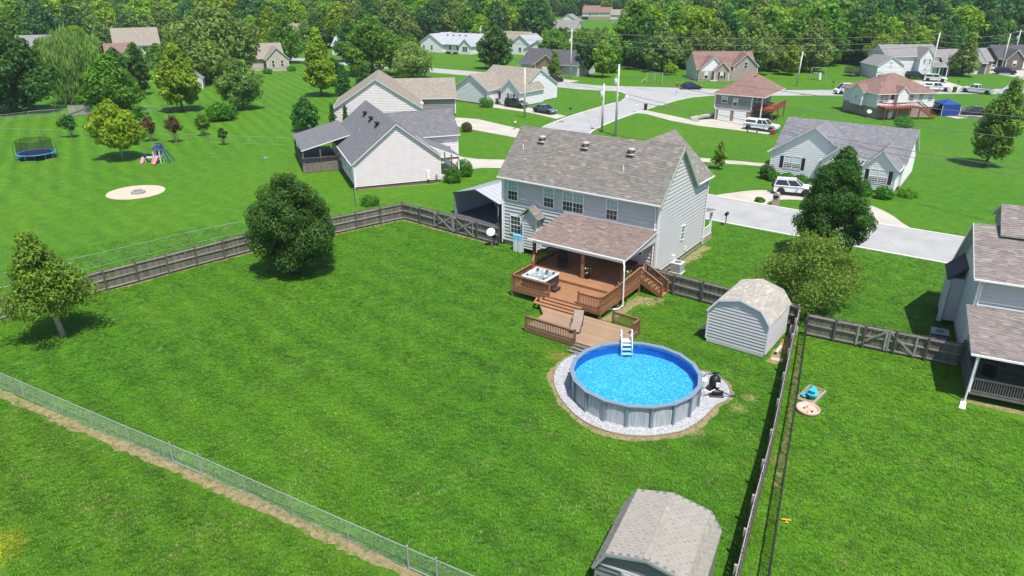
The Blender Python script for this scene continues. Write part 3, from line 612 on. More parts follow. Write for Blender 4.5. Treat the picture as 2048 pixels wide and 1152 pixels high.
# bump-out with its own small gable
bx0, bx1, by0 = hx(-33.04), hx(-31.70), hy(48.44)
H.wallmesh([((bx0, by0, h0), (1, 0, 0), (0, -1, 0), [(0, 0), (1.34, 0), (1.34, 2.85), (.67, 3.60), (0, 2.85)]), ((bx1, by0, h0), (0, 1, 0), (1, 0, 0), [(0, 0), (.9, 0), (.9, 2.85), (0, 2.85)]), ((bx0, Y0 - .01, h0), (0, -1, 0), (-1, 0, 0), [(0, 0), (.9, 0), (.9, 2.85), (0, 2.85)])], 'siding', .25, name='bump_out')
H.part('corner_trim', 'white', lambda b: (b.box(bx0 - .06, bx0 + .06, by0 - .06, by0 + .06, .1, 3.3), b.box(bx1 - .06, bx1 + .06, by0 - .06, by0 + .06, .1, 3.3)))
bm_ = hx(-32.37)
H.slopes([[(hx(-33.42), Y0 - .02, 3.36), (hx(-33.42), hy(48.15), 3.36), (bm_, hy(48.15), 4.35), (bm_, Y0 - .02, 4.35)], [(hx(-31.34), hy(48.15), 3.36), (hx(-31.34), Y0 - .02, 3.36), (bm_, Y0 - .02, 4.35), (bm_, hy(48.15), 4.35)]], 'sh_main', TB, 'greentrim', th=.10)
# covered porch roof
pa, pb = hx(-29.5), hx(-20.98)
H.slopes([[(pa, hy(43.95), 3.42), (pb, hy(43.95), 3.42), (pb, Y0 - .03, 4.12), (pa, Y0 - .03, 4.12)]], 'sh_porch', TB, 'white', th=.12)
H.part('gutter', 'white', lambda b: b.beam((pa, hy(43.88), 3.36), (pb, hy(43.88), 3.36), .09, .10))
H.part('ceiling_beam', 'white', lambda b: b.box(pa + .3, pb - .15, hy(44.1), hy(44.25), 3.05, 3.29))
H.part('porch_gable_wall', 'siding', lambda b: b.slab([(pb - .13, hy(44.3), 3.2), (pb - .13, Y0 - .04, 3.2), (pb - .13, Y0 - .04, 3.95), (pb - .13, hy(44.3), 3.32)], .05))
H.part('downspout', 'white', lambda b: b.tube([(pb - .12, hy(43.88), 3.3), (pb + .12, hy(43.55), 3.1), (pb + .3, hy(43.2), 2.9), (pb + .42, hy(43.1), .25), (pb + .3, hy(42.6), .12), (pb - .3, hy(42.2), .08)], .055))
for i, (x, m) in enumerate(((-29.05, 'darkpost'), (-24.62, 'rail'), (-21.25, 'darkpost'))): H.part('porch_post', m, lambda b: b.box(hx(x) - .11, hx(x) + .11, hy(44.07), hy(44.29), 1.06, 3.05))
H.part('band_trim', 'white', lambda b: b.box(pa, pb - .1, Y0 - .11, Y0 - .03, 4.14, 4.24))
H.door('y-', Y0 - .06, hx(-27.35), 1.08, .95, 2.0); H.door('y-', Y0 - .06, hx(-28.5), 1.08, .95, 2.0)
H.win('y-', Y0 - .06, hx(-23.2), 1.9, 1.0, 1.1, 2, 'glass')
H.part('outlet_box', 'white', lambda b: b.box(hx(-25.3), hx(-25.05), Y0 - .1, Y0 - .02, 1.5, 1.8))
H.part('meter_box', 'white', lambda b: b.box(X1 + .03, X1 + .24, hy(52.55), hy(52.85), .55, 1.15)); H.part('hose_bib_box', 'white', lambda b: b.box(X1 + .03, X1 + .18, hy(55.3), hy(55.45), .7, 1.1))
# front porch seen past the corner
H.slopes([[(hx(-20.8), hy(59.5), 3.15), (hx(-20.8), hy(61.9), 2.75), (hx(-28), hy(61.9), 2.75), (hx(-28), hy(59.5), 3.15)]], 'sh_main', None, 'white', th=.14)
for x in (-21.1, -24.4): H.part('porch_post', 'white', lambda b: b.box(hx(x) - .1, hx(x) + .1, hy(61.4), hy(61.6), .6, 2.72))
H.part('porch_base', 'brick_t', lambda b: b.box(hx(-28), hx(-20.95), hy(59.45), hy(61.75), 0, .6))
H.part('porch_rail', 'white', lambda b: (b.box(hx(-21.06), hx(-21.0), hy(59.5), hy(61.5), 1.4, 1.47), [b.box(hx(-21.05), hx(-21.01), hy(59.6 + i * .16), hy(59.64 + i * .16), .6, 1.4) for i in range(12)]))

# ---------------------------------------------------------------- decks
def railing(parent, p0, p1, z0, z1, m, step=.125, cap=True):
    p0 = Vector(p0); p1 = Vector(p1); d = p1 - p0; n = max(2, int(d.length / step))
    za, zb = (z0 if isinstance(z0, tuple) else (z0, z0)); ya, yb = (z1 if isinstance(z1, tuple) else (z1, z1))
    for nm, o0, o1, w, h in (('top_rail', ya - .02, yb - .02, .14, .04), ('upper_rail', ya - .11, yb - .11, .045, .09), ('bottom_rail', za + .1, zb + .1, .045, .09)):
        MB().beam((p0.x, p0.y, o0), (p1.x, p1.y, o1), w, h).build(nm, m, parent)
    key = ('bal', round(ya - za, 2), m)
    if key not in _cache: _cache[key] = MB().box(-.021, .021, -.021, .021, 0, ya - za - .15).mesh('baluster', m)
    for i in range(1, n):
        q = p0 + d * (i / n); put('baluster', _cache[key], parent, (q.x, q.y, za + (zb - za) * i / n + .08))
def post(parent, x, y, z0, z1, m, w=.13, cap=True):
    key = ('post', m, round(z1 - z0, 2), w)
    if key not in _cache: _cache[key] = MB().box(-w / 2, w / 2, -w / 2, w / 2, 0, z1 - z0).mesh('post', m); _cache[key + ('c',)] = MB().add([(-w * .6, -w * .6, 0), (w * .6, -w * .6, 0), (w * .6, w * .6, 0), (-w * .6, w * .6, 0), (0, 0, .07)], [[3, 2, 1, 0], [0, 1, 4], [1, 2, 4], [2, 3, 4], [3, 0, 4]]).mesh('post_cap', 'darkpost')
    o = put('post', _cache[key], parent, (x, y, z0))
    if cap: put('post_cap', _cache[key + ('c',)], o, (0, 0, z1 - z0 + .002))
    return o
def boards(parent, rows, z, m, w=.14, gap=.008, th=.035):
    """rows: list of (y, x0, x1); each deck board is a piece of its own"""
    for y, a, b in rows:
        MB().box(-(b - a) / 2, (b - a) / 2, -w / 2 + gap / 2, w / 2 - gap / 2, -th, 0).build('board', m, parent, loc=((a + b) / 2, y, z))
D = thing('covered_deck', 'stained orange brown raised deck with railings attached to the grey house', 'deck', (-24.6, 44.6, 0))
def dx(x): return x + 24.6
def dy(y): return y - 44.6
ZD, ZP = .86, 1.07
boards(D, [(dy(40.30 + i * .145), dx(-28.4), dx(-20.9)) for i in range(19)], ZD, 'deck')
boards(D, [(dy(43.08 + i * .145), dx(-29.0), dx(-20.9)) for i in range(43)], ZP, 'deck')
MB().box(dx(-28.4), dx(-20.9), dy(42.98), dy(43.0), ZD, ZP - .04).build('riser', 'rail', D)
for nm, b in (('fascia', (dx(-28.46), dx(-20.84), dy(40.17), dy(40.21), .50, ZD - .002)), ('fascia', (dx(-20.88), dx(-20.84), dy(40.22), dy(47.4), .50, ZD - .002)), ('fascia', (dx(-28.46), dx(-28.42), dy(40.22), dy(43.6), .50, ZD - .002)), ('fascia', (dx(-20.875), dx(-20.835), dy(43.0), dy(47.4), ZD, ZP - .002)), ('fascia', (dx(-29.06), dx(-29.02), dy(43.62), dy(49.2), .62, ZP - .002))):
    MB().box(*b).build(nm, 'rail', D)
RT = 1.80
for x, y, z1 in ((-28.4, 40.25, RT + .03), (-25.15, 40.25, RT + .03), (-22.68, 40.25, RT + .03), (-20.92, 40.25, RT + .03)): post(D, dx(x), dy(y), .0 if x in (-28.4, -20.92) else ZD - .35, z1, 'rail')
for x, y in ((-28.42, 42.9), (-20.92, 42.9), (-20.9, 46.45), (-20.9, 47.4)): post(D, dx(x), dy(y), 0, 2.08, 'rail', cap=False)
railing(D, (dx(-28.35), dy(40.25)), (dx(-25.2), dy(40.25)), ZD, RT, 'rail'); railing(D, (dx(-22.62), dy(40.25)), (dx(-20.98), dy(40.25)), ZD, RT, 'rail')
railing(D, (dx(-20.92), dy(40.32)), (dx(-20.92), dy(42.85)), ZD, RT, 'rail'); railing(D, (dx(-20.92), dy(42.95)), (dx(-20.92), dy(46.4)), (ZD, ZP), (RT, 2.06), 'rail')
railing(D, (dx(-28.42), dy(40.32)), (dx(-28.42), dy(42.85)), ZD, RT, 'rail'); railing(D, (dx(-28.42), dy(42.95)), (dx(-29.0), dy(44.1)), (ZD, ZP), (RT, 2.06), 'rail'); railing(D, (dx(-29.0), dy(44.35)), (dx(-29.0), dy(49.2)), ZP, 2.06, 'darkpost')
MB().box(dx(-20.93), dx(-20.885), dy(40.35), dy(46.4), ZD + .34, ZD + .42).build('side_rail', 'rail', D)
for x, y in ((-20.95, 44.4), (-24.6, 43.1), (-24.6, 40.6), (-28.3, 43.1), (-28.9, 46), (-22.7, 40.6)): post(D, dx(x), dy(y), 0, .60, 'darkpost', .14, False)
# front steps down to the lower deck (wrap round the left end)
for i, z in enumerate((.75, .64, .53)):
    y = 40.0 - i * .29; xa = -25.25 - i * .30
    MB().box(dx(xa), dx(-22.25), dy(y - .16), dy(y + .16), z - .045, z).build('tread', 'deck', D); MB().box(dx(xa + .05), dx(-22.3), dy(y + .13), dy(y + .15), z - .16, z - .05).build('riser', 'darkpost', D)
    b = MB().prism([(dx(xa), dy(y - .16)), (dx(xa), dy(y + .16)), (dx(xa + .05) - .30, dy(y + .9 + i * .3)), (dx(xa) - .62, dy(y + .9 + i * .3))], z - .045, z); b.build('tread', 'deck', D)
# side stairs to the grass
for i in range(6):
    z = ZP - .16 * (i + 1); x = -20.72 + i * .29
    MB().box(dx(x - .04), dx(x + .27), dy(46.5), dy(47.45), z - .04, z).build('tread', 'deck', D)
for y in (46.45, 47.5): MB().beam((dx(-20.85), dy(y), ZP - .16), (dx(-18.95), dy(y), .05), .05, .26).build('stringer', 'rail', D); post(D, dx(-19.05), dy(y), 0, 1.13, 'rail', cap=False)
railing(D, (dx(-20.85), dy(46.45)), (dx(-19.05), dy(46.45)), (ZP, .12), (2.06, 1.12), 'rail2'); railing(D, (dx(-20.85), dy(47.5)), (dx(-19.05), dy(47.5)), (ZP, .12), (2.06, 1.12), 'rail2')
# lower deck by the pool
PC = (-14.75, 33.2); PR = 3.70
D2 = thing('pool_deck', 'low brown deck platform with short railings beside the round pool', 'deck', (-21.3, 38.0, 0))
def ex(x): return x + 21.3
def ey(y): return y - 38.0
rows = []
for i in range(26):
    y = 36.0 + i * .145; a = -24.3 - max(0, (y - 38.2)) * .9 if y < 40 else -24.9
    dyy = y - PC[1]; c = PC[0] - math.sqrt(max(0, (PR + .32) ** 2 - dyy * dyy)) if abs(dyy) < PR + .32 else -17.72
    b = min(-17.72, c) if y < 39.1 else -17.72
    rows.append((ey(y), ex(max(a, -25.2)), ex(b)))
boards(D2, rows, .42, 'deck2')
MB().box(ex(-24.36), ex(-18.2), ey(35.88), ey(35.915), .06, .418).build('fascia', 'rail2', D2); MB().box(ex(-17.7), ex(-17.665), ey(36.7), ey(39.7), .06, .418).build('fascia', 'rail2', D2)
MB().box(ex(-24.37), ex(-24.33), ey(35.92), ey(38.1), .06, .418).build('fascia', 'rail2', D2)
L2 = 1.20
for x, y in ((-24.25, 35.95), (-20.42, 35.95), (-19.75, 40.0), (-17.76, 39.95), (-17.76, 38.95)): post(D2, ex(x), ey(y), 0, L2 + .03, 'rail2')
railing(D2, (ex(-24.2), ey(35.95)), (ex(-20.48), ey(35.95)), .42, L2, 'rail2'); railing(D2, (ex(-19.7), ey(40.0)), (ex(-17.82), ey(39.95)), .30, L2, 'rail2'); railing(D2, (ex(-17.76), ey(39.9)), (ex(-17.76), ey(39.0)), .42, L2, 'rail2')
for i in range(3):
    x = -20.0 + i * .05; y = 35.78 - i * .27; z = .33 - i * .11
    MB().box(ex(-20.3 - i * .06), ex(-19.25 - i * .12), ey(y - .15), ey(y + .13), z - .05, z).build('tread', 'greyboard', D2)
    MB().box(ex(-20.2 - i * .06), ex(-19.35 - i * .12), ey(y + .10), ey(y + .12), 0, z - .05).build('riser', 'darkpost', D2)
# ---------------------------------------------------------------- pool, gravel bed, spa and deck furniture
gpts = smooth_poly([(-19.2, 31.5), (-19.9, 33.0), (-20.0, 34.4), (-19.4, 35.7), (-17.6, 36.6), (-15, 37.6), (-13.2, 37.7), (-11.8, 37.75), (-11.0, 37.5), (-10.35, 36.8), (-9.95, 35.6), (-10.3, 34.4), (-10.4, 32.9), (-10.8, 31.2), (-11.5, 30.2), (-12.3, 29.45), (-13.2, 28.95), (-14.3, 28.7), (-15.5, 28.8), (-16.8, 29.35), (-18.1, 30.3)], 5)
o = sheet('gravel_bed', gpts, 'gravel', .022)
def grow(pts, k, rg, j):
    c = Vector((sum(p[0] for p in pts) / len(pts), sum(p[1] for p in pts) / len(pts)))
    return [tuple(c + (Vector(p) - c) * (1 + k / (Vector(p) - c).length * rg.uniform(1 - j, 1 + j))) for p in pts]
rg = random.Random(5); dp = []
for i in range(len(gpts)):
    a_ = Vector(gpts[i]); b_2 = Vector(gpts[(i + 1) % len(gpts)]); n = max(1, int((b_2 - a_).length / .2))
    dp += [tuple(a_ + (b_2 - a_) * k / n) for k in range(n)]
w = 1.0; dd = []
for i, p in enumerate(dp):
    w = .7 * w + .3 * rg.uniform(.2, 1.8); c = Vector((-14.6, 33.0)); v = Vector(p) - c; ang = math.atan2(v.y, v.x)
    k = .30 if ang < .3 else .12
    dd.append(tuple(c + v * (1 + (k * w + rg.uniform(0, .14)) / v.length)))
sheet('worn_earth', dd, 'dirt', .008)
E_ = thing('lawn_edging', 'thin brown scalloped edging round the white gravel bed', 'edging', (-14.75, 33.2, 0))
mbp = MB().box(-.11, .11, -.02, .02, 0, .09).mesh('edging_piece', 'brick_t')
for i in range(0, len(dp), 1):
    a_ = Vector(dp[i]); b_2 = Vector(dp[(i + 1) % len(dp)]); m_ = (a_ + b_2) / 2
    put('edging_piece', mbp, E_, (m_.x + 14.75, m_.y - 33.2, 0), math.atan2(b_2.y - a_.y, b_2.x - a_.x))
NP = 18
P = thing('above_ground_pool', 'round above ground pool with grey streaked wall and blue water', 'pool', (PC[0], PC[1], 0))
ph0 = RAD(10); PH = 1.30
def pc(r, k, z): a = ph0 + 2 * math.pi * k / NP; return (r * math.cos(a), r * math.sin(a), z)
for k in range(NP):
    b = MB(); m_ = 6
    for j in range(m_):
        b.poly(pc(PR - .06, k + j / m_, .02), pc(PR - .06, k + (j + 1) / m_, .02), pc(PR - .06, k + (j + 1) / m_, PH), pc(PR - .06, k + j / m_, PH))
    b.build('wall_panel', 'poolwall', P, True)
    b = MB(); a0 = Vector(pc(PR + .06, k, 0)); rad = Vector((a0.x, a0.y, 0)).normalized(); tan = Vector((-rad.y, rad.x, 0))
    base = Vector((0, 0, 0)) + rad * (PR - .03)
    b.beam(base + rad * .04, base + rad * .04 + Vector((0, 0, PH - .02)), .13, .13, up=rad); b.build('upright', 'poolrail', P)
    b = MB()
    for sgn in (-1, 1):
        for q in range(4):
            t0, t1 = q / 4, (q + 1) / 4
            f0 = lambda t: Vector(pc(PR - .02, k + sgn * (.03 + .16 * t), PH - .02)); dz = lambda t: .24 * (1 - t) ** 2
            A, B2 = f0(t0), f0(t1)
            b.slab([A - Vector((0, 0, dz(t0) + .01)), B2 - Vector((0, 0, dz(t1) + .01)), B2, A] if sgn > 0 else [B2 - Vector((0, 0, dz(t1) + .01)), A - Vector((0, 0, dz(t0) + .01)), A, B2], .03)
    b.build('bracket', 'poolrail', P)
    b = MB(); z0, z1 = PH - .035, PH + .035
    q0, q1, q2, q3 = pc(PR - .16, k + .02, 0), pc(PR + .10, k + .02, 0), pc(PR + .10, k + .98, 0), pc(PR - .16, k + .98, 0)
    b.prism([q0[:2], q1[:2], q2[:2], q3[:2]], z0, z1); b.build('top_rail', 'poolrail', P)
    b = MB(); q0, q1, q2, q3 = pc(PR - .17, k - .035, 0), pc(PR + .12, k - .035, 0), pc(PR + .12, k + .035, 0), pc(PR - .17, k + .035, 0)
    b.prism([q0[:2], q1[:2], q2[:2], q3[:2]], z0 - .03, z1 + .012); b.build('rail_cap', 'poolrail', P)
b = MB(); b.lathe([(PR - .10, .55), (PR - .10, PH - .20)], 72, close=False); b.f = [f[::-1] for f in b.f]; b.build('liner_wall', 'linerwall', P, True)
b = MB(); b.lathe([(PR - .104, PH - .27), (PR - .104, PH - .05)], 72, close=False); b.f = [f[::-1] for f in b.f]; b.build('liner_band', 'linertile', P, True)
b = MB(); b.lathe([(PR - .09, .58), (1.5, .56), (.01, .55)], 72, close=False); b.f = [f[::-1] for f in b.f]; b.build('liner_floor', 'liner', P)
b = MB(); n = 96; b.poly(*[((PR - .11) * math.cos(2 * math.pi * i / n), (PR - .11) * math.sin(2 * math.pi * i / n), 1.10) for i in range(n)]); b.build('water', 'water', P)
# pool ladder
ta = math.atan2(36.3 - PC[1], -16.95 - PC[0]); Lr = Vector((math.cos(ta), math.sin(ta), 0)); Lt = Vector((-Lr.y, Lr.x, 0))
T = thing('pool_ladder', 'white plastic ladder with steps hooked over the pool rim', 'ladder', (PC[0] + Lr.x * PR, PC[1] + Lr.y * PR, 0))
for sg in (-1, 1):
    o_ = Lt * (.33 * sg)
    MB().tube([o_ + Lr * .22 + Vector((0, 0, .9)), o_ + Lr * .2 + Vector((0, 0, 1.95)), o_ + Lr * .1 + Vector((0, 0, 2.12)), o_ - Lr * .06 + Vector((0, 0, 2.12)), o_ - Lr * .15 + Vector((0, 0, 1.95)), o_ - Lr * .85 + Vector((0, 0, .15))], .042, 8).build('side_rail', 'white', T, True)
    MB().beam(o_ - Lr * .12 + Vector((0, 0, 1.62)), o_ + Lr * .2 + Vector((0, 0, 1.62)), .05, .18).build('side_brace', 'white', T)
MB().beam(Lt * -.33 + Vector((0, 0, 1.42)), Lt * .33 + Vector((0, 0, 1.42)), .42, .05).build('platform', 'white', T)
for i in range(5):
    c = -Lr * (.22 + .16 * i) + Vector((0, 0, 1.25 - .24 * i))
    MB().beam(c - Lt * .33, c + Lt * .33, .24, .05).build('step', 'white', T)
# filter and pump
T = thing('pool_filter', 'black pool filter tank with pump and hoses on the gravel', 'filter', (-11.0, 36.0, .022), .5)
MB().lathe([(.2, 0), (.24, .04), (.24, .1), (.30, .2), (.33, .38), (.33, .68), (.28, .86), (.15, .96), (.12, 1.0)], 18).build('tank', 'black', T, True)
MB().lathe([(.13, .99), (.13, 1.1), (.08, 1.13), (.07, 1.2)], 10).build('valve', 'black', T); MB().beam((-.2, 0, 1.14), (.2, .1, 1.14), .05, .05).build('valve_handle', 'black', T)
MB().lathe([(.13, -.32), (.15, -.28), (.15, .12), (.10, .2), (.10, .32)], 12, (0.1, -.62, .26), 'x').build('pump', 'black', T, True)
MB().box(-.35, .45, -.82, -.42, 0, .07).build('pump_base', 'dgrey', T); MB().box(.0, .2, -.50, -.40, .5, .75).build('label_plate', 'white', T)
MB().tube([(.45, -.62, .25), (.8, -.7, .12), (1.0, -.6, .08), (1.15, -.62, .08)], .04, 8).build('hose', 'navyp', T, True)
MB().tube([(-.05, -.62, .42), (-.4, -.75, .3), (-.9, -.5, .5), (-1.05, -.1, .75)], .03, 8).build('hose', 'white', T, True)
MB().tube([(-.13, 0, 1.08), (-.5, .25, .9), (-.75, .2, .6), (-.95, .1, .55)], .03, 8).build('hose', 'blackw', T, True)
T = thing('skimmer_box', 'white skimmer box hung on the pool wall next to the filter', 'skimmer', (-11.35, 34.85, 0)); MB().box(-.12, .22, -.2, .2, .78, 1.22).build('housing', 'white', T); MB().tube([(.1, 0, .8), (.2, .1, .3), (.3, .5, .12)], .035, 8).build('hose', 'white', T, True)
# hot tub
T = thing('hot_tub', 'square hot tub with marbled grey shell and dark brown cabinet on the deck', 'hot tub', (-26.78, 41.62, ZD))
def rsq(w, r, n=5):
    out = []
    for cx, cy, a0 in ((1, 1, 0), (-1, 1, 90), (-1, -1, 180), (1, -1, 270)):
        for i in range(n): a = RAD(a0 + 90 * i / (n - 1)); out.append((cx * (w - r) + r * math.cos(a), cy * (w - r) + r * math.sin(a)))
    return out
b = MB(); b.prism(rsq(1.02, .12), 0, .78); b.f.pop(1); b.t.pop(1); b.build('cabinet', 'tubside', T)
for i in range(13):
    for f in range(4):
        a = f * math.pi / 2; MB().box(-.95 + i * .147, -.95 + i * .147 + .135, -1.035, -1.015, .03, .75).build('cabinet_slat', 'tubside', T, rot=a)
rings = [(1.08, .16, .80), (1.09, .16, .88), (1.02, .16, .91), (.88, .22, .90), (.84, .24, .80), (.74, .25, .52), (.70, .25, .50), (.50, .2, .48), (.46, .2, .15)]
b = MB(); n = 20
for w_, r_, z in rings: b.v += [(x, y, z) for x, y in rsq(w_, r_)]
for i in range(len(rings) - 1):
    for k in range(n): b.f.append([i * n + k, i * n + (k + 1) % n, (i + 1) * n + (k + 1) % n, (i + 1) * n + k])
b.f.append([(len(rings) - 1) * n + k for k in range(n)]); b.t = [1.0] * len(b.f); b.build('shell', 'tubshell', T)
b = MB(); b.poly(*[(x, y, .74) for x, y in rsq(.84, .24)]); b.build('water', 'tubwater', T)
for x, y in ((-.72, .72), (.7, .74), (.72, -.7), (-.74, -.72), (0.05, .8)): MB().lathe([(.10, .86), (.11, .93), (.07, .96), (.02, .96)], 10, (x, y, 0)).build('headrest', 'dgrey', T, True)
for i, (x, y) in enumerate(((.35, .5), (.5, .3), (-.2, -.35), (-.35, -.2), (.1, -.5), (.45, -.1), (-.5, .3), (-.1, .55))): MB().lathe([(.07, .72), (.075, .745), (.02, .75)], 8, (x, y, 0)).build('jet', 'mgrey', T)
T = thing('spa_steps', 'dark brown two step plastic stool against the hot tub', 'steps', (-25.42, 41.35, ZD))
MB().box(-.28, .05, -.38, .38, 0, .42).build('upper_step', 'darkwicker', T); MB().box(.05, .36, -.38, .38, 0, .21).build('lower_step', 'darkwicker', T)
for z, a, c in ((.423, -.30, .07), (.213, .07, .38)): MB().box(a, c, -.40, .40, z, z + .025).build('tread', 'tubside', T)
# lounge chairs
def lounger(label, loc, rz, m):
    T = thing('lounge_chair', label, 'lounge chair', loc, rz, 'reclining lounge chairs')
    MB().slab([(-.33, -1.0, .30), (.33, -1.0, .30), (.33, .25, .33), (-.33, .25, .33)], .05).build('seat', m, T)
    MB().slab([(-.33, .25, .33), (.33, .25, .33), (.33, .85, .88), (-.33, .85, .88)], .05).build('backrest', m, T)
    MB().slab([(-.33, -1.12, .18), (.33, -1.12, .18), (.33, -1.0, .30), (-.33, -1.0, .30)], .05).build('foot_end', m, T)
    for sg in (-1, 1):
        MB().beam((sg * .35, -1.05, .27), (sg * .35, .28, .30), .05, .08).build('frame_rail', 'darkwicker', T)
        for y in (-.85, .2, ): MB().beam((sg * .35, y, 0), (sg * .35, y, .3), .05, .05).build('leg', 'darkwicker', T)
        MB().beam((sg * .35, .2, .3), (sg * .3, .7, .05), .04, .04).build('leg', 'darkwicker', T); MB().beam((sg * .34, .26, .30), (sg * .34, .83, .84), .04, .05).build('back_rail', 'darkwicker', T)
        MB().tube([(sg * .38, -.1, .28), (sg * .40, -.05, .52), (sg * .40, .3, .55), (sg * .36, .45, .48)], .025, 6).build('armrest', 'darkwicker', T)
lounger('tan woven lounge chair standing on the low pool deck below the steps', (-21.35, 37.85, .42), RAD(22), 'wicker')
lounger('dark brown lounge chair under the porch roof near the wall', (-27.5, 46.0, ZP), RAD(28), 'darkwicker')
def potplant(label, loc, h, flower=True, seed=1):
    T = thing('potted_plant', label, 'potted plant', loc); rg = random.Random(seed)
    MB().lathe([(.13, 0), (.17, .35), (.19, .37), (.16, .34), (.15, .32)], 12).build('pot', 'black', T, True)
    b = MB(); f = MB()
    for i in range(60):
        a = rg.uniform(0, 6.28); r = rg.uniform(.02, .25); z = .35 + rg.uniform(0, h)
        p = Vector((r * math.cos(a), r * math.sin(a), z)); d = Vector((rg.uniform(-1, 1), rg.uniform(-1, 1), rg.uniform(.0, 1))).normalized() * .09; e = d.cross(Vector((0, 0, 1))).normalized() * .04 if abs(d.z) < .08 else Vector((.04, 0, 0))
        (f if i % 5 == 0 and flower else b).poly(p - d, p + e, p + d, p - e)
    b.build('leaves', 'lf', T, kind='stuff'); f.build('flowers', 'white', T, kind='stuff'); MB().tube([(0, 0, .3), (.03, .02, .35 + h * .8)], .015, 5).build('stem', 'bark', T)
potplant('flowering plant in black pot by the middle porch post', (-24.25, 44.3, ZP), .6); potplant('leafy plant in black pot beside the side railing', (-21.35, 45.2, ZP), .7, True, 4); potplant('dark bushy potted plant by the left porch post', (-29.6, 46.3, 0), .9, False, 7)
T = thing('porch_table', 'dark table with folded umbrella at the back of the porch', 'table', (-22.3, 47.6, ZP)); MB().lathe([(.55, .68), (.57, .70), (.55, .72)], 18).build('table_top', 'darkwicker', T)
for k in range(4): MB().beam((.3 * math.cos(k * 1.57 + .8), .3 * math.sin(k * 1.57 + .8), .68), (.42 * math.cos(k * 1.57 + .8), .42 * math.sin(k * 1.57 + .8), 0), .04).build('leg', 'black', T)
T = thing('wall_bench', 'dark storage bench against the porch wall', 'bench', (-25.0, 48.7, ZP)); MB().box(-.6, .6, -.25, .25, .08, .42).build('box', 'darkwicker', T); MB().box(-.63, .63, -.28, .28, .42, .46).build('lid', 'black', T)
# things along the back wall
for i, (x, lb) in enumerate(((-33.85, 'left of two pale blue and white tall containers by the house wall'), (-33.38, 'right of two pale blue and white tall containers by the house wall'))):
    T = thing('storage_container', lb, 'container', (x, 48.55, 0)); MB().prism(rsq(.21, .05, 4), 0, 1.5).build('body', 'dishm', T); MB().prism(rsq(.215, .05, 4), 1.1, 1.56).build('cover', 'tankblue', T)
T = thing('satellite_dish', 'grey satellite dish on a pole in front of the left fence', 'satellite dish', (-36.4, 48.3, 0)); MB().tube([(0, 0, 0), (0, 0, 1.05)], .03, 8).build('pole', 'mgrey', T)
b = MB(); b.lathe([(.01, -.09), (.16, -.075), (.30, -.03), (.40, .04), (.40, .05), (.29, -.015), (.01, -.07)], 20, close=False); b.build('reflector', 'dishm', T, True, (0, -.08, 1.32), (RAD(48), 0, RAD(20))); MB().beam((0, -.1, 1.05), (.15, -.62, 1.35), .03).build('feed_arm', 'mgrey', T); MB().box(.10, .2, -.70, -.60, 1.30, 1.42).build('receiver', 'greyp', T)
T = thing('hose_reel', 'dark coiled hose hung on the fence end by the house', 'hose reel', (-36.05, 48.62, .15)); 
for i in range(4): MB().tube([((.30 + .01 * i) * math.cos(a * .4488) * .8, -.05 - i * .03, .45 + (.42 + .01 * i) * math.sin(a * .4488)) for a in range(15)], .035, 6, False).build('coil', 'blackw', T, True)
def acunit(label, loc, rz, top='dishm', side='greyp', s=.42):
    T = thing('air_conditioner', label, 'air conditioner', loc, rz); MB().box(-s, s, -s, s, .1, .85).build('cabinet', side, T); MB().box(-s - .1, s + .1, -s - .1, s + .1, 0, .1).build('pad', 'concb', T)
    MB().box(-s - .02, s + .02, -s - .02, s + .02, .852, .90).build('lid', top, T); MB().lathe([(.30, .902), (.31, .93), (.26, .94), (.24, .91)], 18, close=False).build('fan_ring', 'mgrey', T); MB().lathe([(.25, .905), (.01, .91)], 18, close=False).build('fan_opening', 'dgrey', T)
    for k in range(4): MB().beam((-.28 * math.cos(k * .785), -.28 * math.sin(k * .785), .935), (.28 * math.cos(k * .785), .28 * math.sin(k * .785), .935), .02, .012).build('grille_bar', 'mgrey', T)
    for k in range(9):
        for f in range(4): MB().box(-s + .04, s - .04, -s - .012, -s + .002, .17 + k * .072, .20 + k * .072).build('louvre', 'mgrey', T, rot=f * math.pi / 2)
acunit('white air conditioner beside the lit side wall of the grey house', (-20.15, 52.0, 0), 0)
acunit('dark blue grey air conditioner behind the gate at the right house', (-1.1, 50.2, 0), .16, 'mgrey', 'navyp', .5)

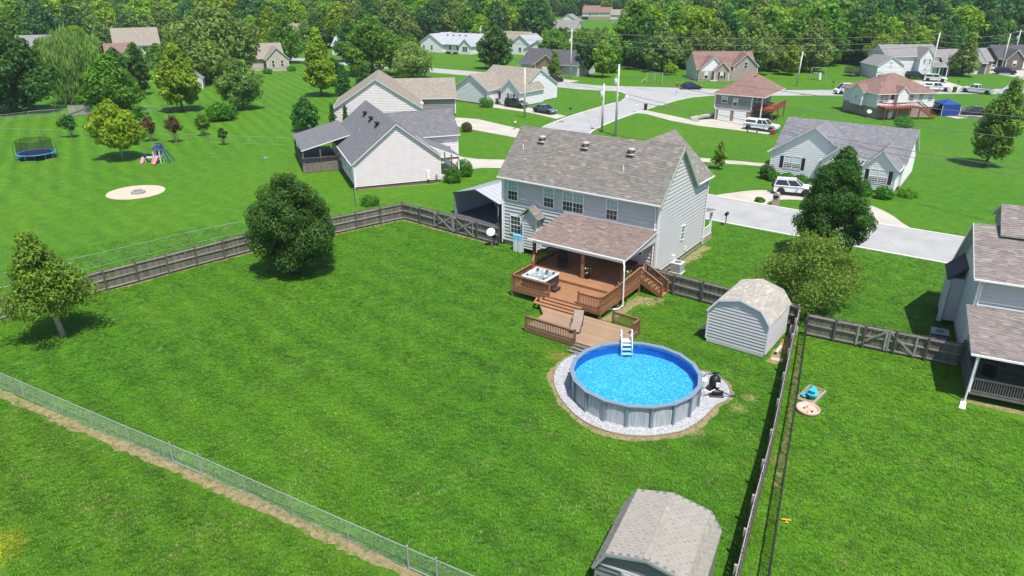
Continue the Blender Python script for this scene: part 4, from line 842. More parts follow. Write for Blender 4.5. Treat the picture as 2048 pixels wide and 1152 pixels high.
# ---------------------------------------------------------------- fences
pick = []
for i in range(3):
    h = 1.0; pick.append(MB().add([(-.066, 0, 0), (.066, 0, 0), (.066, 0, .96), (.03, 0, 1), (-.03, 0, 1), (-.066, 0, .96), (-.066, .02, 0), (.066, .02, 0), (.066, .02, .96), (.03, .02, 1), (-.03, .02, 1), (-.066, .02, .96)],
        [[0, 1, 2, 3, 4, 5], [11, 10, 9, 8, 7, 6], [1, 0, 6, 7], [2, 1, 7, 8], [3, 2, 8, 9], [4, 3, 9, 10], [5, 4, 10, 11], [0, 5, 11, 6]]).mesh('picket', 'fence'))
def wood_fence(label, pts, side, h=1.78, ps=2.5, seed=1, gates=(), postm='fencepost', braces=()):
    """side=+1: rails and posts on the left of the walking direction"""
    rg = random.Random(seed); o = Vector(pts[0]); T = thing('wooden_fence', label, 'fence', (o.x, o.y, 0))
    for i in range(len(pts) - 1):
        a = Vector(pts[i]) - o; b = Vector(pts[i + 1]) - o; d = b - a; L = d.length; d.normalize(); n = Vector((-d.y, d.x)) * side; ang = math.atan2(d.y, d.x)
        k = int(L / .142)
        for j in range(k):
            q = a + d * ((j + .5) * L / k); off = n * rg.uniform(-.004, .004)
            put('picket', rg.choice(pick), T, (q.x + off.x, q.y + off.y, .04), (rg.uniform(-.012, .012), rg.uniform(-.008, .008), ang), (L / k / .146, 1, (h + rg.uniform(-.035, .03)) - .04))
        m = max(1, round(L / ps))
        for j in range(m):
            p0 = a + d * (L * j / m) + n * .055; p1 = a + d * (L * (j + 1) / m) + n * .055
            for z in (.22, h * .53, h - .16): MB().beam((p0.x, p0.y, z + rg.uniform(-.02, .02)), (p1.x, p1.y, z + rg.uniform(-.02, .02)), .045, .10).build('rail', 'fencerail', T)
            q = a + d * (L * j / m) + n * .13; MB().box(-.055, .055, -.055, .055, 0, h + rg.uniform(-.02, .08)).build('post', postm, T, loc=(q.x, q.y, 0), rot=ang)
        for s0, s1, up in braces if i == len(pts) - 2 else ():
            p0 = a + d * s0 + n * .115; p1 = a + d * s1 + n * .115; z0, z1 = (.25, h - .2) if up else (h - .2, .25)
            MB().beam((p0.x, p0.y, z0), (p1.x, p1.y, z1), .04, .11).build('gate_brace', 'fencerail', T)
        for s0 in gates if i == len(pts) - 2 else ():
            p0 = a + d * s0 + n * .115; MB().beam((p0.x, p0.y, .15), (p0.x, p0.y, h - .05), .11, .04, up=n.to_3d()).build('gate_stile', 'fencerail', T)
    q = Vector(pts[-1]) - o; MB().box(-.06, .06, -.06, .06, 0, h + .05).build('post', postm, T, loc=(q.x, q.y, 0))
wood_fence('long weathered wood privacy fence along the left side of the big lawn', [(-56.6, 7), (-54.6, 23), (-52.8, 34.7), (-48.3, 49.4)], -1, 1.75, 2.55, 2)
wood_fence('weathered wood fence with double gate between the corner and the grey house', [(-48.3, 49.45), (-36.0, 48.85)], -1, 1.78, 2.45, 3, (4.4, 6.75, 6.95, 9.3), braces=((4.45, 6.7, 0), (7.0, 9.25, 1), (4.45, 6.7, 1), (7.0, 9.25, 0)))
wood_fence('weathered wood fence from the deck stairs past the mid shed', [(-20.85, 47.75), (-9.35, 47.15)], -1, 1.72, 2.45, 4)
wood_fence('wood fence seen edge on between the pool yard and the right lawn', [(-9.25, 47.1), (-8.0, 40.2), (-6.35, 31.3), (-5.5, 25.9), (-4.4, 19.4)], -1, 1.75, 2.6, 5, postm='fencerail')
wood_fence('dark wood fence with double gate beside the right house', [(-8.55, 46.35), (0.3, 47.35)], -1, 1.66, 1.75, 6, (3.15, 4.8, 4.95, 6.5), braces=((3.2, 4.75, 1), (5.0, 6.45, 0)))
def wire_fence(label, pts, h=1.12, ps=3.0, mesh=True, pitch=.075, wr=.0012, m='galv', seed=1, gates=(), name='chain_link_fence', pr=.024, rail=True, rr_=.02):
    o = Vector(pts[0]); T = thing(name, label, 'fence', (o.x, o.y, 0)); b = MB()
    for i in range(len(pts) - 1):
        a = Vector(pts[i]) - o; c = Vector(pts[i + 1]) - o; d = c - a; L = d.length; d.normalize(); n = max(1, round(L / ps))
        for j in range(n + (1 if i == len(pts) - 2 else 0)):
            q = a + d * (L * j / n); MB().tube([(q.x, q.y, 0), (q.x, q.y, h + .03)], pr, 6).build('post', m, T)
        if rail: MB().tube([(a.x, a.y, h), (c.x, c.y, h)], rr_ if m == 'galv' else .04, 6).build('top_rail', m, T)
        MB().tube([(a.x, a.y, .05), (c.x, c.y, .05)], .006, 4).build('tension_wire', m, T)
        if mesh:
            k = int(L / pitch)
            for j in range(-int(h / pitch), k):
                for sg in (1, -1):
                    s0, s1 = (j * pitch, j * pitch + h); z0, z1 = 0.04, h
                    if s0 < 0: z0 = .04 - s0; s0 = 0
                    if s1 > L: z1 = h - (s1 - L); s1 = L
                    if s1 - s0 < .02: continue
                    if sg < 0: z0, z1 = h + .04 - z0, h + .04 - z1
                    p, q = a + d * s0, a + d * s1; b.tube([(p.x, p.y, z0), (q.x, q.y, z1)], wr, 3, False)
    for g0, g1 in gates:
        g0 = Vector(g0) - o; g1 = Vector(g1) - o
        for q in (g0, g1): MB().tube([(q.x, q.y, 0), (q.x, q.y, h + .12)], .04, 8).build('gate_post', 'mgrey', T)
        MB().tube([(g0.x, g0.y, .1), (g1.x, g1.y, .1)], .022, 6).build('gate_bar', m, T)
    if mesh: b.build('wire_mesh', m, T, kind='stuff')
wire_fence('galvanised chain link fence with gates across the near lawn', [(-52, 10.9), (-46.1, 12.0), (-33.7, 13.5), (-28.4, 14.2), (-22.46, 14.85), (-16.14, 15.55), (-12.4, 16.0)], 1.12, 3.05, gates=(((-30.46, 13.95), (-28.42, 14.2)), ((-16.14, 15.55), (-14.75, 15.72))))
wire_fence('low black wire fence beside the edge on wood fence', [(-8.5, 46.2), (-6.65, 37.0), (-5.25, 29.6), (-3.55, 21)], 1.2, 2.7, True, .09, .0032, 'blackw', name='wire_fence', pr=.03)
wire_fence('thin chain link fence just outside the long left wood fence', [(-64, 10), (-61.5, 20), (-60.2, 25.4), (-59.0, 33), (-57.5, 39)], 1.15, 3.1, True, .12, .0009, pr=.015, rr_=.012)
wire_fence('thin chain link fence behind the trampoline yard', [(-140, 40), (-128.3, 44.3), (-116.3, 50.8), (-91.5, 62.8), (-82, 67.5)], 1.1, 3.2, False, pr=.02, rr_=.016)
wire_fence('chain link fence along the far left hedge', [(-141.5, 44), (-140.6, 50.4), (-140.5, 53.7), (-139.5, 57.4), (-131, 67), (-124, 76)], 1.2, 3.2, True, .12, .003)
wire_fence('short chain link fence at the corner of the dark roofed house', [(-60.6, 54.4), (-54.7, 49.2)], 1.15, 1.6, True, .10)
T = thing('wooden_gate', 'weathered grey wooden gate leaning in the far left fence', 'gate', (-136.5, 60.5, 0), math.atan2(3.0, 2.26))
for i in range(12): MB().box(-1.9 + i * .32, -1.9 + i * .32 + .28, -.03, .03, .05, 1.75).build('plank', 'fencerail', T)
MB().beam((-1.8, -.06, .3), (1.8, -.06, 1.5), .05, .14).build('brace', 'fence', T)
# ---------------------------------------------------------------- sheds and carport
def gambrel(w, he, wb, hb, hp): return [(-w, he), (-wb, hb), (0, hp), (wb, hb), (w, he)]
def shed(label, loc, rz, w, L, pr, wall, roofm, near=False, lap=.25, ov=.12):
    Hs = House('shed', label, loc, rz, 'shed'); s = Hs.o
    z0 = .28; g_ = pr
    poly = [(0, 0), (2 * w, 0), (2 * w, g_[4][1] - z0), (w + g_[3][0], g_[3][1] - z0), (w, g_[2][1] - z0), (w + g_[1][0], g_[1][1] - z0), (0, g_[0][1] - z0)]
    rect = [(0, 0), (L, 0), (L, g_[0][1] - z0), (0, g_[0][1] - z0)]
    Hs.wallmesh([((-w, 0, z0), (1, 0, 0), (0, -1, 0), poly), ((w, 0, z0), (0, 1, 0), (1, 0, 0), rect), ((w, L, z0), (-1, 0, 0), (0, 1, 0), poly), ((-w, L, z0), (0, -1, 0), (-1, 0, 0), rect)], wall, lap)
    Hs.part('base', 'concb', lambda b: b.box(-w + .06, w - .06, .06, L - .06, 0, z0 - .01))
    Hs.part('skid', 'fencerail', lambda b: b.box(-w, w, -.02, .03, .16, z0 - .005))
    up = .05; rf = MB(); cnt = 0; tabs = MB(); pend = []
    e = [(x * (1.0 + .05), z + up) for x, z in g_]; e[0] = (e[0][0], e[0][1] - .10); e[4] = (e[4][0], e[4][1] - .10)
    for i in range(4):
        (xa, za), (xb, zb) = e[i], e[i + 1]
        lo, hi = ((xa, za), (xb, zb)) if za < zb else ((xb, zb), (xa, za))
        if i < 2: P = [(lo[0], L + ov, lo[1]), (lo[0], -ov, lo[1]), (hi[0], -ov, hi[1]), (hi[0], L + ov, hi[1])]
        else: P = [(lo[0], -ov, lo[1]), (lo[0], L + ov, lo[1]), (hi[0], L + ov, hi[1]), (hi[0], -ov, hi[1])]
        rf.slab(P, .06); pend.append(P)
    r = rf.build('roof', 'greyp' if not near else 'shedwall', s)
    if not near:
        for P in pend:
            P = [Vector(p) for p in P]; N = (P[1] - P[0]).cross(P[2] - P[0]).normalized(); U = (P[1] - P[0]).normalized(); V = N.cross(U)
            courses(tabs, P[0], U, V, N, [((p - P[0]).dot(U), (p - P[0]).dot(V)) for p in P], .15, .018, .33, (.86, 1.12), .004)
        tabs.build('shingles', roofm, r, kind='stuff')
    else:
        tm = [MB().add([(0, 0, .020), (.305, 0, .020), (.305, .17, .004), (0, .17, .004), (0, 0, 0), (.305, 0, 0), (0, .17, 0), (.305, .17, 0)], [[0, 1, 2, 3], [4, 5, 1, 0], [5, 7, 2, 1], [6, 4, 0, 3]]).mesh('shingle', roofm)]
        rg = random.Random(8)
        for P in pend[1:] + pend[:1]:
            P = [Vector(p) for p in P]; U = (P[1] - P[0]); LU = U.length; U.normalize(); N = (P[1] - P[0]).cross(P[2] - P[0]).normalized(); V = N.cross(U); LV = (P[2] - P[1]).length
            rot = Matrix((U, V, N)).transposed().to_euler(); nv = int(math.ceil(LV / .16)); nu = int(math.ceil(LU / .31)) + 1
            for j in range(nv):
                for i in range(nu):
                    u = (i - (.5 if j % 2 else 0)) * .31 + rg.uniform(-.01, .01)
                    if u < -.15 or u > LU - .12: continue
                    u = max(u, 0.0); q = P[0] + U * u + V * (j * LV / nv) + N * (.003 + rg.uniform(0, .006))
                    sx = min(1, (LU - u) / .305)
                    if cnt < 300: put('shingle', tm[0], r, tuple(q), tuple(rot), (sx * .97, LV / nv / .16, 1)); cnt += 1
                    else:
                        tabs.tint = rg.uniform(.90, 1.09)
                        A = [q, q + U * .30 * sx, q + U * .30 * sx + V * (LV / nv), q + V * (LV / nv)]; k = [.020, .020, .004, .004]
                        T4 = [A[t] + N * k[t] for t in range(4)]; tabs.add(T4 + [A[0], A[1]], [[0, 1, 2, 3], [4, 5, 1, 0]])
        for i in range(int(L / .2)): tabs.tint = rg.uniform(.92, 1.08); tabs.beam((0, -ov + i * .2, e[2][1] + .02), (0, -ov + i * .2 + .21, e[2][1] + .035), .20, .02)
        tabs.build('shingles', roofm, r, kind='stuff')
    # white or grey barge boards on the gable ends
    for y in (-ov - .01, L + ov + .01):
        for i in range(4): MB().beam((e[i][0], y, e[i][1] - .07), (e[i + 1][0], y, e[i + 1][1] - .07), .03, .12, up=(0, 1, 0) if False else (0, 0, 1)).build('barge_board', 'siding_w' if not near else 'mgrey', s)
    for x, y in ((-w, 0), (w, 0), (w, L), (-w, L)): MB().box(x - .05, x + .05, y - .05, y + .05, z0, g_[0][1]).build('corner_trim', 'siding_w' if not near else 'mgrey', s)
    return Hs
Hs = shed('pale grey vinyl barn roofed shed between the pool and the fence', (-11.75, 41.62, 0), RAD(-1.5), 1.96, 3.95, gambrel(1.96, 2.38, 1.32, 3.18, 3.56), 'siding', 'sh_shed', lap=.22)
Hs.part('lower_board', 'greyp', lambda b: b.box(-1.9, 1.9, -.06, -.03, .06, .24))
T = thing('ramp', 'pale wooden ramp on the left side of the grey shed', 'ramp', (-13.95, 43.6, 0)); MB().slab([(-.7, -.5, .04), (.1, -.5, .34), (.1, .7, .34), (-.7, .7, .04)], .05).build('board', 'conc', T); MB().box(-.1, .08, -.45, .65, 0, .25).build('support', 'fence', T)
T = thing('log_pipe', 'short concrete pipe lying beside the shed wall', 'pipe', (-9.35, 43.0, .12)); MB().lathe([(.12, -.55), (.12, .55), (.08, .55), (.08, -.55)], 12, axis='y').build('tube', 'concb', T)
for i, (x, y, r_, lb) in enumerate(((-9.05, 41.75, .2, 'flat pale paving slab at the corner of the grey shed'), (-9.15, 45.6, .9, 'weathered barrel behind the grey shed'),)):
    if i == 0: T = thing('paving_slab', lb, 'slab', (x, y, .01), r_); MB().box(-.35, .35, -.2, .2, 0, .08).build('slab', 'conc', T)
    else: T = thing('barrel', lb, 'barrel', (x, y, 0)); MB().lathe([(.25, 0), (.29, .3), (.29, .55), (.25, .85)], 14).build('body', 'mgrey', T, True); MB().lathe([(.295, .28), (.30, .30), (.295, .32)], 14, close=False).build('hoop', 'fence', T)
Hn = shed('tan shingled barn roofed shed at the bottom edge of the lawn', (-7.30, 18.75, 0), RAD(9), 1.88, 3.55, gambrel(1.88, 2.0, 1.42, 2.72, 3.06), 'shedwall', 'sh_near', True, .3, ov=.22)
Hn.part('front_rail', 'greyp', lambda b: b.box(-1.75, 1.75, -.09, -.05, 2.03, 2.12))
Hn.part('door', 'greyp', lambda b: b.box(-.85, .85, -.11, -.06, .3, 2.0))
for sg in (-1, 1): Hn.part('door_trim', 'mgrey', lambda b: b.box(sg * .85 - .05, sg * .85 + .05, -.13, -.06, .3, 2.02))
# carport
C = thing('carport', 'open grey metal carport with ribbed roof left of the two storey house', 'carport', (-42.1, 53.3, 0), RAD(-6))
CL = 6.2; cw = 3.0
for x0, z0, x1, z1 in ((-cw - .15, 2.28, 0, 3.15), (0, 3.15, cw + .15, 2.28)):
    MB().slab([(x0, 0, z0), (x1, 0, z1), (x1, CL, z1), (x0, CL, z0)], .04).build('roof_sheet', 'metal', C)
    for i in range(10):
        y = .05 + i * CL / 9.5; MB().beam((x0, y, z0 + .02), (x1, y, z1 + .02), .05, .03).build('rib', 'metal', C)
for i in range(8):
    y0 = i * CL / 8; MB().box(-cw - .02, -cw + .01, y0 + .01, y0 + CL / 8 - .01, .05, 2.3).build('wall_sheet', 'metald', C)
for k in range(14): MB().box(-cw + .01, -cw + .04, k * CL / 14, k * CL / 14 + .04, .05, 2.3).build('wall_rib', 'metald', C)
for y in (0.05, 2.4, 4.8, CL - .05):
    for sg in (-1, 1): MB().box(sg * cw - .04, sg * cw + .04, y - .04, y + .04, 0, 2.28).build('post', 'mgrey', C); MB().beam((sg * cw, y, 1.8), (sg * (cw - .6), y, 2.42), .05).build('knee_brace', 'mgrey', C); MB().beam((sg * cw, y, 2.25), (0, y, 3.1), .06).build('rafter', 'mgrey', C)
MB().box(-cw + .05, -cw + .1, .1, CL - .1, 1.1, 1.2).build('wall_rail', 'fencerail', C)
for sg in (-1, 1): MB().beam((sg * (cw + .15), -.03, 2.26), (0, -.03, 3.13), .03, .14).build('gable_trim', 'dgrey', C)
for k in range(6): MB().box(-cw + .05 + k * .32, -cw + .05 + k * .32 + .30, CL - .03, CL, .05, 2.3).build('wall_sheet', 'metald', C)

# ---------------------------------------------------------------- right neighbour (cut by the frame)
N = House('house', 'pale grey siding house with railed porch cut off by the right edge', (0.32, 48.52, 0), RAD(9.0))
N.wallmesh([((.0, 0, .5), (1, 0, 0), (0, -1, 0), [(0, 0), (12, 0), (12, 5.1), (0, 5.1)]), ((0, 10.2, .5), (0, -1, 0), (-1, 0, 0), [(0, 0), (10.2, 0), (10.2, 5.05), (5.1, 6.72), (0, 2.2)]), ((12, 0, .5), (0, 1, 0), (1, 0, 0), [(0, 0), (10.2, 0), (10.2, 5.0), (0, 5.0)])], 'siding', .25)
N.part('foundation', 'brick_t', lambda b: b.box(.03, 11.9, .03, 10.1, 0, .49))
N.slopes([[(-.45, -.45, 5.66), (12.4, -.45, 5.66), (12.4, 5.1, 7.5), (-.45, 5.1, 7.5)], [(12.4, 10.75, 2.5), (-.45, 10.75, 2.5), (-.45, 5.1, 7.5), (12.4, 5.1, 7.5)]], 'sh_right', TB, 'white')
N.slopes([[(.95, 3.7, 7.3), (12.4, 3.7, 7.3), (12.4, 6.3, 8.65), (.95, 6.3, 8.65)], [(12.4, 8.9, 7.3), (.95, 8.9, 7.3), (.95, 6.3, 8.65), (12.4, 6.3, 8.65)]], 'sh_right', TB, 'white')
N.part('dormer_wall', 'siding_g', lambda b: b.slab([(1.2, 8.6, 6.9), (1.2, 4.0, 6.9), (1.2, 4.0, 7.3), (1.2, 6.3, 8.45), (1.2, 8.6, 7.3)], .08))
N.part('corner_trim', 'white', lambda b: b.box(-.09, .09, -.09, .09, .5, 5.5))
N.part('gutter', 'white', lambda b: b.beam((-.45, -.51, 5.6), (12.4, -.51, 5.6), .10, .10))
N.part('barge_board', 'soffit', lambda b: b.beam((-.46, -.45, 5.54), (-.46, 5.1, 7.38), .04, .24)); N.part('barge_board', 'soffit', lambda b: b.beam((-.46, 10.75, 2.38), (-.46, 5.1, 7.38), .04, .24))
N.part('downspout', 'white', lambda b: b.tube([(.1, -.5, 5.5), (.1, -.13, 5.2), (.1, -.13, 3.85)], .05))
N.slopes([[(-.45, -5.62, 3.1), (12, -5.62, 3.1), (12, -.1, 3.82), (-.45, -.1, 3.82)]], 'sh_right', TB, 'white', th=.1)
N.part('gutter', 'white', lambda b: b.beam((-.45, -5.68, 3.05), (12, -5.68, 3.05), .10, .10))
N.part('band_trim', 'white', lambda b: b.box(.1, 11.9, -.12, -.03, 3.86, 3.98))
N.part('downspout', 'white', lambda b: b.tube([(-.1, -5.62, 3.0), (-.12, -5.6, .12), (-.1, -5.9, .06)], .055))
N.part('porch_floor', 'greyboard', lambda b: b.box(-.1, 11.5, -5.3, -.15, .45, .56))
for i in range(33): MB().box(-.1, 11.5, -5.28 + i * .153, -5.28 + i * .153 + .143, .562, .585).build('board', 'greyboard', N.o)
for x in (0.0, 4.3, 8.0): N.part('porch_post', 'white', lambda b: b.box(x - .07, x + .07, -5.3, -5.16, .56, 3.0))
railing(N.o, (.07, -5.25), (11.4, -5.25), .58, 1.50, 'greyboard'); railing(N.o, (0, -5.2), (0, -.2), .58, 1.50, 'greyboard')
N.door('y-', -.06, 2.3, .58, .95, 2.05); N.door('y-', -.06, 3.7, .58, .95, 2.05); N.win('y-', -.06, 5.6, 1.4, 1.0, 1.2, 1, 'glass'); N.win('y-', -.06, 7.5, 4.0, 1.0, 1.2, 1, 'blind')
N.part('bay_wall', 'siding', lambda b: b.box(-.9, -.02, 5.2, 7.8, .4, 3.5)); N.part('bay_roof', 'rf_dark', lambda b: b.slab([(-1.1, 8.0, 3.45), (-1.1, 5.0, 3.45), (-.08, 5.0, 4.5), (-.08, 8.0, 4.5)], .1)); N.part('bay_trim', 'soffit', lambda b: b.box(-1.1, -.85, 5.05, 5.25, .3, 3.4))
N.part('wall_light', 'white', lambda b: b.box(4.5, 4.65, -.2, -.03, 2.2, 2.45))
T = thing('patio_chair', 'red patio chair on the porch of the right house', 'chair', (4.0, 45.4, .6), .4)
MB().box(-.3, .3, -.3, .3, .38, .44).build('seat', 'redp', T); MB().slab([(-.3, .25, .44), (.3, .25, .44), (.3, .38, 1.0), (-.3, .38, 1.0)], .05).build('backrest', 'redp', T)
for x in (-.27, .27):
    for y in (-.27, .27): MB().box(x - .02, x + .02, y - .02, y + .02, 0, .38).build('leg', 'redp', T)
    MB().beam((x, -.28, .62), (x, .3, .64), .05, .04).build('armrest', 'redp', T)
T = thing('covered_grill', 'black covered grill at the left end of the right porch', 'grill', (1.9, 46.0, .6)); MB().box(-.35, .35, -.3, .3, .1, .85).build('cover', 'black', T); MB().lathe([(.3, -.34), (.3, .34)], 12, (0, 0, .85), 'x').build('lid', 'black', T); MB().box(.4, .75, -.2, .2, .8, .85).build('shelf', 'dgrey', T)
T = thing('patio_table', 'small round blue topped table beside the red chair', 'table', (4.9, 44.6, .6)); MB().lathe([(.3, .5), (.3, .54)], 14).build('table_top', 'tankblue', T); MB().lathe([(.2, 0), (.03, .05), (.03, .5)], 10).build('stand', 'mgrey', T)
T = thing('splash_block', 'white splash block under the right porch downspout', 'splash block', (1.05, 42.5, 0)); MB().slab([(-.16, -.4, .03), (.16, -.4, .03), (.13, .25, .10), (-.13, .25, .10)], .05).build('tray', 'white', T); MB().box(-.15, .15, .2, .3, .05, .14).build('end', 'white', T)

# ---------------------------------------------------------------- houses left of the street
R1 = House('house', 'grey roofed ranch house with pale gable wall and covered back deck', (-57.4, 58.45, 0), RAD(56.3))
R1.block(-5, 5, 0, 18.2, .35, 2.75, 3.95, 'y', .35, .3, 'siding_p', 'sh_grey', .2, (.33, .16, .014), 'brick_d', rtint=(.92, 1.08))
R1.block(.5, 10.4, 10.6, 17.2, .35, 3.1, 2.55, 'x', .35, .3, 'siding_p', 'sh_grey', .2, (.33, .16, .014), 'brick_d', rtint=(.92, 1.08))
R1.slopes([[(7.9, .7, 2.62), (7.9, 7.4, 2.62), (4.0, 7.4, 4.25), (4.0, .7, 4.25)]], 'sh_grey', (.33, .16, .014), 'white', (.92, 1.08), .12)
R1.slopes([[(-9.8, 21.0, 2.78), (-9.8, 10.2, 2.78), (-3.6, 10.2, 4.35), (-3.6, 21.0, 4.35)]], 'sh_grey', (.33, .16, .014), 'white', (.92, 1.08), .12)
for y in (1.0, 4.0, 7.1): R1.part('porch_post', 'white', lambda b: b.box(7.5, 7.65, y - .08, y + .08, .4, 2.6))
R1.part('porch_rail', 'white', lambda b: (b.box(7.55, 7.6, 1.0, 7.1, 1.25, 1.31), [b.box(7.56, 7.6, 1.1 + i * .2, 1.14 + i * .2, .4, 1.25) for i in range(30)])); R1.part('porch_floor', 'conc', lambda b: b.box(5.0, 7.8, .8, 7.4, 0, .4))
for x, y in ((-9.6, 10.4), (-9.6, 15.3), (-9.6, 20.6), (-7.5, 10.4)): R1.part('deck_post', 'greyboard', lambda b: b.box(x - .08, x + .08, y - .08, y + .08, 0, 2.75))
R1.part('deck_floor', 'greyboard', lambda b: b.box(-9.8, -5.05, 10.1, 20.8, .75, .95)); R1.part('deck_skirt', 'fence', lambda b: [b.box(-9.8 + i * .3, -9.8 + i * .3 + .26, 10.04, 10.08, .05, .9) for i in range(16)])
railing(R1.o, (-9.7, 10.15), (-5.1, 10.15), .95, 1.85, 'greyboard', .2); railing(R1.o, (-9.75, 10.2), (-9.75, 20.7), .95, 1.85, 'greyboard', .2)
R1.part('meter_box', 'white', lambda b: b.box(3.3, 3.65, -.2, -.03, .5, 1.5)); R1.part('meter_box', 'mgrey', lambda b: b.box(4.35, 4.6, -.15, -.03, .6, 1.0))
for y in (4.6, 8.4, 12.4): R1.vent_turtle((-1.25, y, 6.40), 'black')
for x, y in ((-1.0, 3.0), (-3.0, 12.5), (-2.6, 9.0)): R1.pipe((x, y, 6.9 - abs(x) * .78))
R1.win('x-', -5, 3.6, 1.2, .8, 1.2, 1, 'glass', far=True); R1.win('x-', -5, 7.0, 1.2, .8, 1.2, 1, 'glass', far=True); R1.door('x-', -5, 12, .95)
R1.win('x+', 5, 3.0, 1.2, .9, 1.3, 2, 'blindw'); R1.win('y-', 10.6, 9.0, 1.3, .8, 1.2, 1, 'blindw')
R1.part('downspout', 'white', lambda b: b.tube([(-5.2, -.15, 2.9), (-5.1, -.1, .2)], .05))
R2 = House('house', 'tan roofed house with wide pinkish gable behind the grey roofed ranch', (-86.1, 83.7, 0), RAD(42.7))
R2.block(-6.9, 6.9, 0, 13.2, .3, 2.6, 4.45, 'y', .35, .35, 'siding_p', 'rf_tan', .26, None, 'brick_d')
R2.block(2.5, 13.2, 8.6, 17.5, .3, 2.8, 2.7, 'x', .35, .3, 'siding_g', 'rf_tan', .26, None, 'brick_d')
R2.part('wall_dish', 'dishm', lambda b: b.lathe([(.01, 0), (.3, .08), (.31, .1)], 12, (7.3, 2.0, 3.2), 'y'))
R3 = House('house', 'white sided house with tan roof and attached garage beside two parked cars', (-88.2, 111.2, 0), RAD(-4))
R3.block(-4.2, 4.0, 0, 11, .3, 2.5, 2.5, 'y', .3, .3, 'siding_w', 'rf_tan', .24, None, 'brick_t')
R3.block(-2.0, 9.5, 3.4, 15, .3, 2.7, 3.2, 'x', .35, .3, 'siding_w', 'rf_tan', .24, None, 'brick_t')
R3.block(6.2, 10.6, 1.6, 9, .3, 2.6, 2.0, 'y', .3, .3, 'siding_w', 'rf_tan', .24, None, 'brick_t')
R3.garage('x+', 4.0, 1.8, .05, 2.4, 2.1); R3.win('y-', 3.4, 5.1, .9, .9, 1.5, 1, 'glass', True, far=True); R3.win('y-', 1.6, 8.6, .9, .8, 1.5, 1, 'glass', True, far=True)
R3.part('meter_box', 'mgrey', lambda b: b.box(3.0, 3.3, -.18, -.03, .7, 1.3))

# ---------------------------------------------------------------- houses right of the street
R4 = House('house', 'white ranch with grey roof and black shutters across the street', (-16.4, 88.0, 0), 0)
q = lambda x: x + 16.4; r = lambda y: y - 88.0
R4.block(q(-23.6), q(-9.5), r(90.0), r(98.6), .45, 2.75, 2.9, 'x', .45, .35, 'siding_w', 'sh_grey', .22, (.33, .16, .014), 'brick_t', rtint=(1.15, 1.42))
R4.block(q(-23.62), q(-14.6), r(88.0), r(93), .45, 2.72, 3.15, 'y', .4, .35, 'siding_w', 'sh_grey', .22, (.33, .16, .014), 'brick_t', rtint=(1.15, 1.42))
R4.block(q(-13.1), q(-9.75), r(86.9), r(92), .45, 2.6, 1.75, 'y', .3, .3, 'siding_w', 'sh_grey', .22, (.33, .16, .014), 'brick_t', rtint=(1.15, 1.42))
R4.block(q(-17.6), q(-14.2), r(87.3), r(90), .45, 2.55, 1.6, 'y', .3, .3, 'siding_w', 'sh_grey', .22, (.33, .16, .014), 'brick_t', rtint=(1.15, 1.42))
R4.win('y-', r(88.0), q(-21.1), 1.25, .95, 1.45, 2, 'blindw', True); R4.win('y-', r(86.9), q(-11.45), 1.2, .9, 1.5, 2, 'blindw', True); R4.door('y-', r(90), q(-13.7), .5); R4.win('x+', q(-9.75), r(89), 1.2, .8, 1.3, 1, 'glass')
R4.part('step', 'conc', lambda b: b.box(q(-14.2), q(-13.2), r(86.6), r(87.3), 0, .4)); R4.part('arch_panel', 'siding_p', lambda b: b.lathe([(.01, r(86.86)), (1.0, r(86.87)), (1.0, r(86.89))], 24, (q(-11.45), 0, 2.75), 'y'))
R5 = House('house', 'brown hipped roof house with two white garage doors and side balcony', (-40.0, 121.6, 0), RAD(2))
R5.block(-3.3, 2.9, 0, 12, 2.1, 2.5, 0, None, wall='siding_g', lap=.24, noroof=True, trim='white')
R5.part('lower_wall', 'brick', lambda b: b.box(-3.25, 2.85, .05, 11.95, 0, 1.75)); R5.part('middle_band', 'siding_b', lambda b: b.box(-3.31, 2.91, -.02, 12, 1.75, 2.7))
R5.roof(-3.3, 4.6, 0, 12, 4.55, 2.6, 'hip', .5, 0, 'rf_red')
R5.garage('y-', .05, -1.55, .02, 2.1, 1.7, 'brick'); R5.garage('y-', .05, 1.15, .02, 2.1, 1.7, 'brick')
R5.win('y-', 0, -1.7, 3.0, .9, .95, 1, 'blindw', far=True); R5.win('y-', 0, .15, 2.55, .7, 1.3, 1, 'blindw', far=True)
for y in (3.0, 5.5, 8, 10.5): R5.win('x+', 2.9, y, 2.9, .8, 1.4, 1, 'blindw', y > 4, far=True)
R5.part('balcony_floor', 'redwood', lambda b: b.box(2.95, 6.2, 1.2, 9.5, 2.0, 2.25)); R5.part('balcony_skirt', 'redwood', lambda b: (b.box(6.2, 6.26, 1.2, 9.5, 1.9, 3.0), b.box(2.95, 6.2, 1.14, 1.2, 1.95, 2.35)))
for x, y in ((4.55, .1), (6.1, 1.3), (6.1, 5), (6.1, 9.3)): R5.part('balcony_post', 'white' if x < 5 else 'redwood', lambda b: b.box(x - .08, x + .08, y - .08, y + .08, 0, 4.5 if x < 5 else 2.0))
railing(R5.o, (3.0, 1.2), (6.1, 1.2), 2.25, 3.1, 'redwood', .25)
for i in range(5): R5.part('ridge_vent', 'black', lambda b: b.box(1.1, 1.4, 4.8 + i * .5, 5.0 + i * .5, 6.75, 6.95))
R5.part('downspout', 'white', lambda b: b.tube([(-3.4, -.4, 4.4), (-3.35, -.08, 4.0), (-3.35, -.08, 2.2), (-3.0, -.1, 1.8), (-3.0, -.1, .1)], .05)); R5.part('walk_wall', 'conc', lambda b: b.slab([(-6.6, -2.4, .45), (-6.0, -2.8, .45), (-3.3, 1.2, .9), (-3.9, 1.4, .9)], .4))
